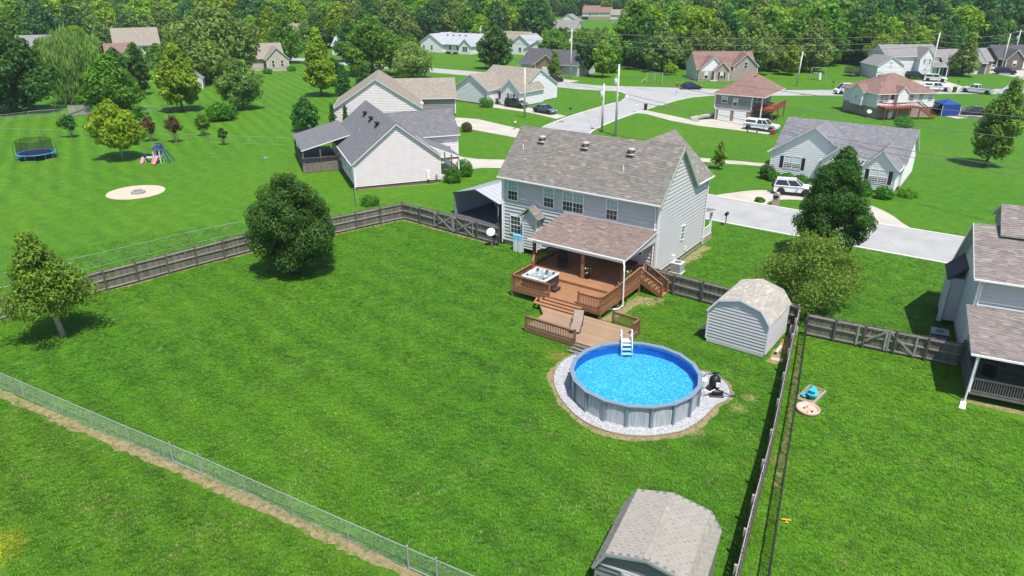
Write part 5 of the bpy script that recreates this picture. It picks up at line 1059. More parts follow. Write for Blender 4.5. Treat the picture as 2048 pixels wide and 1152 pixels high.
R5.part('walk_steps', 'conc', lambda b: [b.box(-6.4 + i * .25, -5.2 + i * .25, -2.9 - i * .3, -2.6 - i * .3, 0, .42 - i * .1) for i in range(4)])
R6 = House('house', 'white walled house with brown hip roof and raised back deck', (-20.8, 138.5, 0), RAD(44.5))
R6.part('lower_wall', 'brick_t', lambda b: b.box(.05, 10.7, .05, 9.7, 0, 1.75)); R6.block(0, 10.8, 0, 9.8, 1.75, 2.5, 0, None, wall='siding_w', lap=.24, noroof=True)
R6.roof(0, 10.8, 0, 9.8, 4.2, 2.6, 'hip', .45, 0, 'rf_red')
R6.block(-.85, .3, 3.2, 6.4, 1.75, 2.3, 1.1, 'x', .25, .2, 'siding_w', 'rf_red', .24); R6.block(3.4, 5.2, -.6, 1.5, 2.0, 2.3, .9, 'y', .25, .2, 'siding_w', 'rf_red', .24)
for x, c in ((1.2, 2), (6.4, 1), (8.2, 1)): R6.win('y-', 0, x, 2.75, .75, 1.2, c, 'glass', far=True)
R6.win('y-', 0, 10.0, 2.8, .8, .9, 1, 'blind', far=True); R6.door('y-', 0, 2.7, 2.1); R6.win('x-', -.85, 4.8, 2.7, .5, .5, 1, 'glass', far=True); R6.win('y-', .05, 3.0, .35, .7, 1.0, 1, 'blindw', far=True)
R6.part('deck_floor', 'redwood', lambda b: b.box(.1, 7.0, -2.4, -.05, 1.95, 2.12))
railing(R6.o, (.1, -2.4), (6.6, -2.4), 2.1, 2.95, 'redwood', .5); railing(R6.o, (.1, -2.35), (.1, -.1), 2.1, 2.95, 'redwood', .5); railing(R6.o, (6.7, -2.4), (9.9, -2.4), (2.1, .1), (2.95, .95), 'redwood', .3); railing(R6.o, (6.7, -1.2), (9.9, -1.2), (2.1, .1), (2.95, .95), 'redwood', .3)
for i in range(9): R6.part('stair_tread', 'redwood', lambda b: b.box(6.8 + i * .35, 7.2 + i * .35, -2.4, -1.2, 1.85 - i * .21, 1.9 - i * .21))
for x in (.2, 2.4, 4.6, 6.7): R6.part('deck_post', 'redwood', lambda b: b.box(x - .07, x + .07, -2.38, -2.24, 0, 1.95))
for i in range(4): R6.vent_turtle((3.6 + i * .8, 5.9, 6.35), 'vent')
for x, y in ((1.8, 2.2), (9.2, 2.5)): R6.pipe((x, y, 5.5))
R7 = House('house', 'brick ranch with reddish roof and two front gables in front of the woods', (-64.75, 168.2, 0), RAD(38.5))
R7.block(0, 14.2, 1.5, 10, 0, 2.8, 3.3, 'x', .4, .3, 'siding_b', 'rf_red', None); R7.block(.6, 6.4, .4, 4, 0, 2.8, 2.6, 'y', .3, .3, 'siding_w', 'rf_red', .25); R7.block(3.8, 7.2, -.4, 3, 0, 2.6, 1.7, 'y', .3, .3, 'brick_t', 'rf_red', None); R7.block(8.6, 14.3, .5, 5, 0, 3.4, 2.6, 'y', .3, .3, 'brick_t', 'rf_red', None)
R7.part('front_wall', 'brick_t', lambda b: b.box(.05, 8.6, .3, .45, 0, 2.3)); R7.win('y-', .3, 2.0, .6, .8, 1.5, 1, 'blindw', far=True); R7.win('y-', -.4, 5.5, .6, .7, 1.5, 1, 'blindw', True, far=True); R7.win('y-', .5, 11.4, 2.9, .8, 1.3, 1, 'glass', far=True); R7.part('step', 'conc', lambda b: b.box(2.6, 4.2, -1.4, -.3, 0, .3))
R8 = House('house', 'white two storey house with grey roof and front garage near the far cars', (-31.0, 197.4, 0), RAD(38))
R8.block(0, 6.3, 0, 8, 0, 3.1, 2.0, 'y', .3, .3, 'siding_w', 'rf_grey', .3); R8.block(3.5, 17, 3.5, 12, 0, 4.9, 2.3, 'x', .35, .3, 'siding_w', 'rf_grey', .3); R8.block(11.2, 14.6, 1.6, 6, 0, 4.7, 2.2, 'y', .3, .3, 'siding_w', 'rf_grey', .3)
R8.garage('x+', 6.3, 2.0, 0, 3.4, 2.1); R8.win('y-', 0, 3.1, 2.6, .8, 1.3, 1, 'glass', far=True); R8.win('y-', 1.6, 12.9, 3.2, .8, 1.3, 1, 'glass', True, far=True); R8.win('y-', 1.6, 12.9, .7, .9, 1.5, 1, 'glass', far=True); R8.slopes([[(14.5, 1.0, 2.5), (18.4, 1.0, 2.5), (18.4, 3.6, 3.5), (14.5, 3.6, 3.5)]], 'rf_grey', None, 'white')
for x in (16.2, 18.2): R8.part('porch_post', 'white', lambda b: b.box(x - .09, x + .09, 1.1, 1.28, 0, 2.5))
R9 = House('house', 'navy sided house with brick gable end partly hidden by a large tree', (-18.9, 216.5, 0), RAD(41)); R9.block(0, 11.5, 0, 8, 0, 2.8, 2.9, 'x', .35, .3, 'navy', 'rf_grey', .3); R9.block(11.51, 13.2, .4, 7.6, 0, 3.3, 2.6, 'x', .3, .3, 'brick', 'rf_grey', None); R9.block(.5, 4.5, -1.6, 3, 0, 2.6, 1.9, 'y', .3, .3, 'navy', 'rf_grey', .3); R9.win('y-', -1.6, 2.5, .8, .9, 1.4, 1, 'glass', far=True); R9.garage('y-', 0, 8, 0, 3, 2.1)
R10 = House('house', 'dark brick house with slate grey roof at the far right', (-8.6, 238.5, 0), RAD(40)); R10.block(0, 12, 0, 8, 0, 2.9, 2.9, 'x', .35, .3, 'brick_d', 'rf_dark', None); R10.block(1.0, 6, -2, 3, 0, 2.7, 2.4, 'y', .3, .3, 'brick_d', 'rf_dark', None); R10.win('y-', -2, 3.5, 1.0, .9, 1.3, 1, 'blindw', far=True); R10.garage('y-', 0, 9, 0, 3.4, 2.1)
R11 = House('house', 'pale blue sided house at the right edge behind the tall tree', (1.6, 152.5, 0), RAD(40)); R11.block(0, 9, 0, 9, 0, 3.4, 3, 'y', .4, .3, 'siding_blue', 'rf_lgrey', .28); R11.win('x-', 0, 3, 1.2, .8, 1.2, 1, 'glass', far=True)
# ---------------------------------------------------------------- far houses
F1 = House('house', 'dark roofed house with brick front and garage beside the junction', (-109, 158.4, 0), RAD(3)); F1.block(0, 16.5, 0, 9.5, 0, 2.8, 2.8, 'x', .5, .3, 'siding_b', 'rf_dark', None); F1.block(5.6, 11.8, -2.2, 3, 0, 2.7, 2.2, 'y', .35, .3, 'brick', 'rf_dark', None); F1.garage('y-', -2.2, 9.4, 0, 3.6, 2.0); F1.win('y-', 0, 3.2, .8, .9, 1.4, 1, 'blindw', far=True); F1.door('y-', 0, 4.8, 0)
F1.part('porch_post', 'white', lambda b: b.box(.3, .45, -2.0, -1.85, 0, 2.6)); F1.slopes([[(0, -2.3, 2.55), (5.5, -2.3, 2.55), (5.5, 0, 3.1), (0, 0, 3.1)]], 'rf_dark', None, 'white')
F2 = House('house', 'pale gabled house just behind the dark roofed house', (-125, 183, 0), RAD(10)); F2.block(0, 9, 0, 10, 0, 3.2, 2.6, 'y', .4, .3, 'siding_w', 'rf_tan', None); F2.block(3, 12, 3, 10, 0, 3.0, 2.4, 'x', .4, .3, 'siding_w', 'rf_tan', None)
F3 = House('house', 'large white house with light blue grey roof beyond the far lawn', (-171, 188, 0), RAD(6)); F3.block(0, 9, 0, 12, 0, 2.7, 2.9, 'y', .4, .3, 'siding_w', 'rf_lgrey', None); F3.block(4, 20.5, 2, 13, 0, 2.7, 3.0, 'x', .4, .3, 'siding_w', 'rf_lgrey', None); F3.block(16.6, 21, -1, 6, 0, 2.6, 2.0, 'y', .3, .3, 'siding_w', 'rf_lgrey', None)
for x in (1.8, 5.0): F3.win('y-', 0, x, .9, .8, 1.3, 1, 'glass', far=True)
for x in (11, 14): F3.win('y-', 2, x, .9, .9, 1.3, 1, 'glass', far=True)
F3.win('y-', -1, 18.8, .9, .9, 1.4, 2, 'glass', far=True)
for i in range(4): F3.vent_turtle((7.5 + i * 2.4, 6, 5.0), 'black')
F4 = House('house', 'white house with tan roof and twin gables next to the light grey roofed one', (-158, 205, 0), RAD(8)); F4.block(0, 16, 2, 11, 0, 2.8, 3.0, 'x', .4, .3, 'siding_w', 'rf_tan', None); F4.block(2, 6, 0, 5, 0, 2.7, 2.0, 'y', .3, .3, 'siding_w', 'rf_tan', None); F4.win('y-', 0, 4, .9, 1.0, 1.3, 2, 'glass', far=True); F4.win('y-', 2, 9, .9, .9, 1.3, 2, 'glass', far=True)
F5 = House('house', 'white gable ended house half hidden left of the dark tree by the far houses', (-141, 198, 0), RAD(6)); F5.block(0, 8, 0, 11, 0, 2.8, 3.0, 'y', .4, .3, 'siding_w', 'rf_lgrey', None); F5.win('y-', 0, 4, .9, .9, 1.3, 1, 'glass', far=True)
F6 = House('house', 'light grey roof showing between trees left of the far white house', (-186, 163, 0), RAD(25)); F6.block(0, 14, 0, 10, 0, 2.8, 3.4, 'x', .4, .3, 'siding_w', 'rf_lgrey', None); F6.win('y-', 0, 4, .9, .9, 1.3, 1, 'glass', far=True)
F7 = House('house', 'red roofed house with pale gable on the distant clearing', (-234, 406, 0), RAD(20)); F7.block(0, 13, 0, 12, 2.2, 3.4, 4.4, 'x', .5, .4, 'siding_b', 'rf_red', None, None, 'brick_t'); F7.block(10, 22, 3, 13, 2.2, 3.4, 3.2, 'x', .5, .4, 'siding_b', 'rf_red', None, None, 'brick_t'); F7.part('deck', 'fencerail', lambda b: b.box(-3, 5, -3, 0, 2.2, 2.5)); F7.o.scale = (.78, .78, .78); F7.win('y-', 0, 6, 3, 1, 1.4, 1, 'glass', far=True)
F8 = House('house', 'tan roofed house beside the red roofed one on the distant clearing', (-211, 399, 0), RAD(18)); F8.block(0, 15, 0, 11, 1.5, 3.2, 3.3, 'x', .5, .4, 'siding_w', 'rf_tan', None, None, 'brick_t'); F8.o.scale = (.78, .78, .78); F8.win('y-', 0, 8, 2.5, 1, 1.4, 2, 'glass', far=True)
F9 = House('house', 'small white gabled house among trees below the distant clearing', (-205, 330, 0), RAD(15)); F9.block(0, 11, 0, 9, 0, 3.0, 3.2, 'y', .4, .3, 'siding_w', 'rf_grey', None); F9.win('y-', 0, 5, 1, 1, 1.3, 1, 'glass', far=True)
F10 = House('house', 'pale brick house with tan roof behind the mown slope on the left', (-168, 115.5, 0), RAD(62)); F10.block(0, 12, 3, 12, .6, 2.6, 3.2, 'x', .4, .3, 'brick_p', 'rf_tan', None, None, 'brick_p'); F10.block(7, 12.5, 0, 6, .6, 2.6, 2.6, 'y', .4, .3, 'brick_p', 'rf_tan', None, None, 'brick_p')
for x in (8.6, 10.9): F10.win('y-', 0, x, 1.1, .6, 1.6, 1, 'glass', far=True)
F11 = House('house', 'white house with grey roof behind the big tree at the far left', (-240, 93, 0), RAD(60)); F11.block(0, 12, 0, 10, 0, 3.2, 4.0, 'x', .4, .3, 'siding_w', 'rf_grey', None); F11.block(5, 11, -3, 4, 0, 3.0, 3, 'y', .3, .3, 'siding_w', 'rf_grey', None); F11.win('y-', -3, 8, 1, 1, 1.5, 1, 'glass', far=True)
F12 = House('house', 'wide tan roofed house behind the willow tree', (-240, 121, 0), RAD(62)); F12.block(0, 13, 0, 12, 0, 3.2, 4.6, 'x', .5, .4, 'siding_b', 'rf_tan', None); F12.win('y-', 0, 9, 1, 1, 1.4, 2, 'glass', far=True)
F13 = House('house', 'low house with red brown roof in front of the wide tan roof', (-212, 104, 0), RAD(62)); F13.block(0, 7, 0, 8, 0, 3.0, 2.6, 'x', .4, .3, 'brick_t', 'rf_red', None); F13.win('y-', 0, 4, 1, 1, 1.3, 1, 'glass', far=True)
F14 = House('house', 'grey roofed house among trees above the dark roofed house', (-175, 268, 0), RAD(10)); F14.block(0, 16, 0, 10, 0, 3.2, 3.4, 'x', .4, .3, 'siding_b', 'rf_grey', None); F14.win('y-', 0, 6, 1, 1, 1.3, 1, 'glass', far=True)
F15 = House('house', 'tan roof behind the grey wooden pole left of the tall maple', (-226, 172, 0), RAD(50)); F15.block(0, 14, 0, 10, 0, 3.2, 4.2, 'x', .4, .3, 'siding_b', 'rf_tan', None); F15.win('y-', 0, 6, 1, 1, 1.3, 1, 'glass', far=True)
F16 = House('garden_shed', 'small grey garden shed behind the dark trees on the left', (-152, 91, 0), RAD(50), 'shed'); F16.block(0, 3, 0, 3, 0, 2.2, 1.3, 'y', .2, .2, 'siding_b', 'rf_grey', .25); F16.door('y-', 0, 1.5, .05, 1, 1.9, 'white', False)
# ---------------------------------------------------------------- vehicles
def wheel(parent, x, y, r=.34, w=.24):
    o = MB().lathe([(r * .62, -w / 2), (r * .94, -w / 2), (r, -w * .3), (r, w * .3), (r * .94, w / 2), (r * .62, w / 2)], 18, axis='y').build('wheel', 'rubber', parent, True, (x, y, r))
    b = MB().lathe([(.02, -w * .46), (r * .3, -w * .5), (r * .64, -w * .44), (r * .64, w * .44), (r * .3, w * .5), (.02, w * .46)], 12, axis='y'); b.build('rim', 'chrome', o)
def vehicle(label, loc, rz, kind, paint, L=4.6, Wd=1.82, name='parked_car', cat='car', group=None):
    """nose towards +x"""
    T = thing(name, label, cat, loc, rz, group); h = Wd / 2
    if kind in ('sedan', 'coupe'):
        lo = [(-L / 2, .42), (-L / 2 + .02, .72), (-L / 2 + .12, .92), (-L / 2 + .95, .98), (L / 2 - 1.45, .95), (L / 2 - .35, .80), (L / 2 - .04, .66), (L / 2, .40), (L / 2 - .1, .24), (-L / 2 + .1, .26)]
        cab = [(-L / 2 + .55, .96), (-L / 2 + 1.25, 1.42), (L / 2 - 2.25, 1.46), (L / 2 - 1.25, .95)]; roofz = 1.46
    elif kind == 'suv':
        lo = [(-L / 2, .45), (-L / 2 + .02, .95), (-L / 2 + .1, 1.08), (L / 2 - 1.35, 1.08), (L / 2 - .25, .98), (L / 2 - .03, .78), (L / 2, .45), (L / 2 - .1, .30), (-L / 2 + .1, .32)]
        cab = [(-L / 2 + .08, 1.06), (-L / 2 + .32, 1.66), (L / 2 - 2.05, 1.70), (L / 2 - 1.25, 1.06)]; roofz = 1.70
    elif kind == 'van':
        lo = [(-L / 2, .4), (-L / 2, 1.25), (L / 2 - .75, 1.2), (L / 2 - .1, .95), (L / 2, .45), (L / 2 - .1, .3), (-L / 2 + .1, .3)]
        cab = [(-L / 2 + .02, 1.22), (-L / 2 + .1, 2.1), (L / 2 - 1.45, 2.15), (L / 2 - .6, 1.2)]; roofz = 2.15
    else:
        lo = [(-L / 2, .52), (-L / 2 + .02, 1.08), (L / 2 - 3.2, 1.10), (L / 2 - 1.4, 1.12), (L / 2 - .25, 1.05), (L / 2 - .03, .85), (L / 2, .5), (L / 2 - .1, .38), (-L / 2 + .1, .42)]
        cab = [(L / 2 - 3.35, 1.08), (L / 2 - 3.2, 1.72), (L / 2 - 2.1, 1.76), (L / 2 - 1.35, 1.1)]; roofz = 1.76
    n = len(lo); b = MB(); rows = ((-h + .10, .97, .03), (-h, 1.0, 0), (h, 1.0, 0), (h - .10, .97, .03))
    zc = sum(p[1] for p in lo) / n
    for y, sc, d in ((-h + .07, .985, .035), (-h, .965, -.06), (h, .965, -.06), (h - .07, .985, .035)):
        b.v += [(x * sc, y, zc + (z - zc) * (1.0 if d > 0 else .90)) for x, z in lo]
    for r_ in range(3):
        for i in range(n): b.f.append([r_ * n + i, (r_ + 1) * n + i, (r_ + 1) * n + (i + 1) % n, r_ * n + (i + 1) % n])
    b.f += [list(range(n)), list(range(3 * n, 4 * n))[::-1]]; b.t = [1.0] * len(b.f); body = b.build('body', paint, T)
    (x0, z0), (x1, z1), (x2, z2), (x3, z3) = cab; i0, i1 = h - .10, h - .26
    g_ = MB(); v = [(x0, -i0, z0), (x3, -i0, z3), (x3, i0, z3), (x0, i0, z0), (x1, -i1, z1), (x2, -i1, z2), (x2, i1, z2), (x1, i1, z1)]
    g_.add(v, [[0, 1, 5, 4], [1, 2, 6, 5], [2, 3, 7, 6], [3, 0, 4, 7]]); g_.build('windows', 'carglass', T)
    rf = MB().slab([(x1 - .04, -i1 - .02, z1), (x2 + .04, -i1 - .02, z2), (x2 + .04, i1 + .02, z2), (x1 - .04, i1 + .02, z1)], .05); rf.v = [(a, c, d + .03) for a, c, d in rf.v]; rf.build('roof', paint, T)
    for sg in (-1, 1):
        for (xa, za), (xb, zb) in (((x0, z0), (x1, z1)), ((x3, z3), (x2, z2)), ((x0 * .45 + x3 * .55, z0), (x1 * .5 + x2 * .5, z2))):
            MB().beam((xa, sg * (i0 + .005), za), (xb, sg * (i1 + .005), zb), .06, .07).build('pillar', paint, T)
        MB().box(L / 2 - .16, L / 2 + .005, sg * (h - .42) - .17, sg * (h - .42) + .17, lo[-4][1] - .08, lo[-4][1] + .06).build('headlight', 'lamp_w', T)
        MB().box(-L / 2 - .005, -L / 2 + .10, sg * (h - .25) - .14, sg * (h - .25) + .12, .72, .90).build('tail_light', 'lamp_r', T)
        MB().box(x3 - .55, x3 - .35, sg * (h + .02), sg * (h + .16), z3 - .02, z3 + .13).build('mirror', paint, T)
        for xx in (-L / 2 + .85, L / 2 - .9):
            ar = MB(); ar.lathe([(.43, -.02), (.43, .02)], 16, axis='y'); ar.build('wheel_arch', 'black', T, loc=(xx, sg * (h - .005), .42))
            wheel(T, xx, sg * (h - .09), .36 if kind != 'sedan' else .33)
        MB().box(-L / 2 + .9, L / 2 - .95, sg * h - .012, sg * h + .012, .30, .42).build('sill', 'black', T)
    MB().box(L / 2 - .08, L / 2 + .03, -h + .15, h - .15, .38, .56).build('bumper', 'dgrey' if kind != 'sedan' else paint, T); MB().box(-L / 2 - .03, -L / 2 + .08, -h + .15, h - .15, .40, .58).build('bumper', 'dgrey' if kind != 'sedan' else paint, T)
    if kind == 'pickup': MB().box(-L / 2 + .1, L / 2 - 3.4, -h + .14, h - .14, 1.02, 1.115).build('bed', 'dgrey', T)
    if kind == 'cap':
        c = MB(); c.add([(-L / 2 + .05, -h + .07, 1.08), (L / 2 - 3.3, -h + .07, 1.08), (L / 2 - 3.3, h - .07, 1.08), (-L / 2 + .05, h - .07, 1.08), (-L / 2 + .12, -h + .22, 1.70), (L / 2 - 3.3, -h + .22, 1.74), (L / 2 - 3.3, h - .22, 1.74), (-L / 2 + .12, h - .22, 1.70)], [[0, 1, 5, 4], [1, 2, 6, 5], [2, 3, 7, 6], [3, 0, 4, 7], [4, 5, 6, 7]]); c.build('bed_cap', paint, T)
        for sg in (-1, 1): MB().slab([(-L / 2 + .3, sg * (h - .10), 1.22), (L / 2 - 3.5, sg * (h - .10), 1.22), (L / 2 - 3.5, sg * (h - .19), 1.58), (-L / 2 + .35, sg * (h - .19), 1.58)][::sg], .02).build('cap_window', 'carglass', T)
    return T
def head(a, b): return math.atan2(b[1] - a[1], b[0] - a[0])
vehicle('brown grey SUV parked on the drive of the white sided house', (-78.3, 112.2, .03), RAD(-6), 'suv', 'cgrey', 4.7)
vehicle('slate blue sedan parked at the mouth of the drive near the mailbox', (-70.4, 110.0, .03), RAD(-10), 'sedan', 'cblue', 4.7)
vehicle('black car parked at the drive by the magnolia tree', (-92.3, 148.0, .03), RAD(30), 'sedan', 'cblack', 4.4)
vehicle('navy blue coupe parked on the far side of the cross street', (-60.9, 154.6, .03), RAD(33), 'coupe', 'cnavy', 4.6)
vehicle('white pickup with cap parked by the garage doors', (-33.4, 116.3, .03), RAD(-4), 'cap', 'cwhite', 5.4, 1.9, 'pickup_truck', 'pickup')
J = vehicle('white boxy SUV with rear spare wheel on the crescent drive', (-18.9, 81.3, .03), RAD(14), 'suv', 'cwhite', 4.3, 1.82)
MB().lathe([(.10, -.12), (.33, -.12), (.36, -.06), (.36, .06), (.30, .1)], 16, (-2.25, .1, .95), 'x').build('spare_wheel', 'rubber', J); MB().box(-1.7, .3, -.6, -.55, 1.76, 1.80).build('roof_rack', 'dgrey', J); MB().box(-1.7, .3, .55, .6, 1.76, 1.80).build('roof_rack', 'dgrey', J)
vehicle('white van behind the brown hip roofed house', (-31.2, 166.6, .03), RAD(218), 'van', 'cwhite', 5.2, 1.95, 'van', 'van')
vehicle('white SUV in front of the white two storey house', (-18.5, 199.8, .03), RAD(0), 'suv', 'cwhite', 4.8)
vehicle('black SUV in the shade of the white two storey house', (-23.2, 203.4, .03), RAD(12), 'suv', 'cblack', 4.8)
vehicle('white pickup parked by the kerb behind the brown hip roof', (-16.4, 182.6, .03), RAD(10), 'cap', 'cwhite', 5.2, 1.9, 'pickup_truck', 'pickup')
vehicle('white crew cab pickup on the far right street', (-8.9, 184.0, .03), RAD(168), 'pickup', 'cwhite', 5.9, 1.98, 'pickup_truck', 'pickup')
vehicle('dark blue SUV on the far right drive', (-5.9, 226.8, .03), RAD(5), 'suv', 'cnavy', 4.9)
vehicle('white car parked by the dark brick house', (-9.3, 235.2, .03), RAD(20), 'sedan', 'cwhite', 4.6); vehicle('white SUV at the right edge in front of the dark brick house', (1.5, 237.5, .03), RAD(10), 'suv', 'cwhite', 4.8)
vehicle('black car parked under the blue canopy', (-11.9, 151.5, .045), RAD(35), 'sedan', 'cblack', 4.4); vehicle('dark grey car beside the blue canopy', (-7.2, 152.6, .03), RAD(200), 'coupe', 'cgrey', 4.5)
# ---------------------------------------------------------------- poles and wires
def pole(label, x, y, h, arm=True, tf=False, rz=0.0, lean=(0, 0)):
    T = thing('utility_pole', label, 'utility pole', (x, y, 0), rz); tx, ty = lean
    MB().tube([(0, 0, 0), (tx, ty, h)], [.20, .13], 10).build('shaft', 'polewood', T, True)
    if arm:
        MB().box(-1.1 + tx, 1.1 + tx, -.06 + ty, .06 + ty, h - .55, h - .42).build('cross_arm', 'polewood', T)
        for k in (-1.0, -.5, .5, 1.0): MB().lathe([(.05, 0), (.06, .08), (.03, .16)], 8, (k + tx, ty, h - .42)).build('insulator', 'dblue', T)
    if tf: MB().lathe([(.2, 0), (.24, .05), (.24, .8), (.18, .9), (.05, .93)], 14, (-.38 + tx, ty, h * .72)).build('transformer', 'dblue', T, True); MB().box(-.2 + tx, .0 + tx, -.05 + ty, .05 + ty, h * .75, h * .75 + .1).build('bracket', 'mgrey', T); MB().lathe([(.05, 0), (.05, .4)], 8, (-.38 + tx, ty, h * .72 + .93)).build('bushing', 'dblue', T)
    return (x, y, h)
p1 = pole('short pole with transformer standing just behind the grey house roof', -54.0, 101.2, 7.3, False, True, 1.2)
p2 = pole('tall pole with transformer right of the short one behind the house', -50.4, 98.9, 10.6, False, True, .6)
p3 = pole('thin pale pole beside the parked brown grey SUV', -70.6, 103.7, 8.4, False)
p4 = pole('tall pole with transformer by the black car at the junction', -91.7, 154.4, 11.5, True, True, .3)
p5 = pole('leaning pole in front of the backyard playground near the woods', -43.3, 173.2, 7.5, False, False, 0, (.3, 0))
p6 = pole('tall leaning pole in front of the white two storey house', -20.0, 200.4, 10.9, False, False, 0, (.2, 0))
p7 = pole('pole left of the pair at the far right', -7.2, 237.3, 9.2, False); p8 = pole('pole with crossarm and transformer at the far right', -5.5, 253.5, 9.4, True, True)
p9 = pole('far pole with crossarm behind the light grey roof', -209.4, 235.9, 7.6, True, True); p10 = pole('far pole between the two white far houses', -163.5, 212.2, 7.4, False, True)
p11 = pole('pole with transformer in front of the tan roof at the left', -251.5, 133.1, 10.0, True, True); p12 = pole('pole left of the tall maple in front of a tan roof', -214.3, 168.8, 9.0, False, True); p13 = pole('pole with crossarm beside the distant clearing', -200.9, 408, 10.5, True, True); pole('thin pole beside the distant clearing houses', -207, 410, 8, False)
def wire(label, a, b, sag, r=.017, group='overhead wires along the cross street'):
    pts = [Vector(a) + (Vector(b) - Vector(a)) * (i / 16) - Vector((0, 0, sag * 4 * (i / 16) * (1 - i / 16))) for i in range(17)]
    tag(MB().tube(pts, r, 5).build('overhead_wire', 'wire', smooth=True), label, 'wire', group)
def up(p, dz, dx_=0, dy_=0): return (p[0] + dx_, p[1] + dy_, p[2] + dz)
for i, dz in enumerate((-.4, -1.9, -3.2)):
    lab = ('top', 'middle', 'lowest')[i]
    wire('%s wire crossing in front of the woods from the junction pole' % lab, up(p4, dz - .1), up(p6, dz + .2), 1.5, .045); wire('%s wire between the two far right poles' % lab, up(p6, dz), up(p8, dz), 1.0, .045)
    wire('%s wire over the far left treetops' % lab, up(p11, dz), (-300, 60, 9.5 + dz), 1.0, .045); wire('%s wire over the far roofs left of the junction pole' % lab, up(p4, dz), up(p10, dz), 1.6, .045)
wire('wire from the junction pole down to the pole behind the grey house', up(p4, -.6), up(p2, -.4), 1.2, .02); wire('wire from the junction pole to the short pole behind the grey house', up(p4, -2.4), up(p1, -.4), 1.5, .02); wire('wire from the thin pale pole to the short pole', up(p3, -.2), up(p1, -.8), .5, .018)
wire('upper wire passing over the grey roofed ranch across the street', up(p2, -.2), (18, 83, 10.4), 1.0, .03); wire('second wire passing over the grey roofed ranch across the street', up(p2, -1.6), (18, 81, 8.4), 1.0, .03)
wire('upper of two low cables in front of the ranch across the street', up(p2, -4.0), (18, 76.5, 6.2), .9, .03); wire('lower of two low cables in front of the ranch across the street', up(p2, -4.6), (18, 76.2, 5.6), .9, .03)
wire('service cable from the poles to the grey house roof', up(p1, -2.0), (-31.5, 56.6, 6.2), .8, .015); wire('cable crossing the lawn by the brown roofed garage house', up(p2, -3.0), (-38.8, 121.5, 4.4), .4, .014)
wire('guy wire from the short pole to the street corner', up(p1, -.6), (-60.5, 91.0, .1), 0, .015)
# ---------------------------------------------------------------- things in the left yard
T = thing('trampoline', 'round trampoline with blue pad and black safety net', 'trampoline', (-107.2, 40.6, 0)); r_ = 2.35
MB().lathe([(r_ - .35, .79), (r_, .80), (r_ + .05, .76), (r_, .72), (r_ - .35, .74)], 40, close=False).build('pad', 'bluepad', T, True); MB().lathe([(r_ - .33, .765), (.01, .75)], 40, close=False).build('jumping_mat', 'tmat', T)
MB().lathe([(r_ - .15, .82), (r_ - .28, 2.45)], 40, close=False).build('net', 'net', T, True)
MB().tube([((r_ - .28) * math.cos(a * math.pi / 20), (r_ - .28) * math.sin(a * math.pi / 20), 2.46) for a in range(41)], .02, 5, False).build('net_hoop', 'black', T)
for k in range(6):
    a = k * math.pi / 3 + .3; MB().tube([((r_ + .12) * math.cos(a), (r_ + .12) * math.sin(a), .1), ((r_ + .12) * math.cos(a), (r_ + .12) * math.sin(a), 1.5), ((r_ - .15) * math.cos(a), (r_ - .15) * math.sin(a), 2.5)], .03, 6).build('net_pole', 'black', T)
    MB().tube([(r_ * .97 * math.cos(a - .25), r_ * .97 * math.sin(a - .25), .74), (r_ * .97 * math.cos(a - .25), r_ * .97 * math.sin(a - .25), .04), (r_ * .97 * math.cos(a + .25), r_ * .97 * math.sin(a + .25), .04), (r_ * .97 * math.cos(a + .25), r_ * .97 * math.sin(a + .25), .74)], .03, 6).build('leg', 'galv', T)
T = thing('play_set', 'plastic play tower with pink slides and navy roof on the left lawn', 'play set', (-91.6, 48.9, 0), RAD(35)); T.scale = (.82, .82, .9)
for x in (-.5, .5):
    for y in (-.5, .5): MB().box(x - .1, x + .1, y - .1, y + .1, 0, 2.0).build('tower_post', 'greyp', T)
MB().box(-.62, .62, -.62, .62, .85, .97).build('platform', 'greyp', T); MB().add([(-.75, -.75, 2.0), (.75, -.75, 2.0), (.75, .75, 2.0), (-.75, .75, 2.0), (0, -.4, 2.5), (0, .4, 2.5)], [[0, 1, 4], [1, 2, 5, 4], [2, 3, 5], [3, 0, 4, 5], [3, 2, 1, 0]]).build('tower_roof', 'navyp', T); MB().box(-.56, .56, .5, .58, .95, 1.6).build('tower_panel', 'navyp', T)
MB().slab([(-.3, -.6, .92), (-.3, -2.0, .12), (.3, -2.0, .12), (.3, -.6, .92)], .1).build('slide', 'pinkp', T)
for sg in (-1, 1): MB().beam((sg * .32, -.6, 1.02), (sg * .32, -2.0, .22), .06, .2).build('slide_side', 'pinkp', T)
MB().box(-2.0, -.62, -.4, .4, .62, .72).build('bridge', 'greyp', T); MB().box(-2.6, -2.0, -.45, .45, .0, .75).build('low_tower', 'greyp', T); MB().slab([(-2.55, -.46, .7), (-2.55, -1.3, .1), (-2.05, -1.3, .1), (-2.05, -.46, .7)], .1).build('slide', 'pinkp', T); MB().lathe([(.01, 0), (.3, .03), (.3, .12), (.01, .15)], 14, (-2.0, -.5, 1.0), 'y').build('wheel_toy', 'navyp', T); MB().beam((-2.0, -.42, .7), (-2.0, -.42, 1.3), .1).build('toy_post', 'navyp', T)
for sg in (-1, 1): MB().beam((.65, sg * .1, 2.7), (2.1, sg * .8, 0), .12).build('swing_leg', 'navyp', T)
MB().beam((-.1, 0, 2.7), (.75, 0, 2.7), .14).build('swing_beam', 'navyp', T)
sheet('sand_circle', [(-79.9 + 3.05 * math.cos(i * .1571), 39.25 + 3.05 * math.sin(i * .1571)) for i in range(40)], 'sand', .015)
T = thing('fire_pit', 'round grey stone fire pit in the middle of the sand circle', 'fire pit', (-79.3, 39.2, .015)); st = MB().box(-.15, .15, -.11, .11, 0, .14).mesh('stone', 'stone')
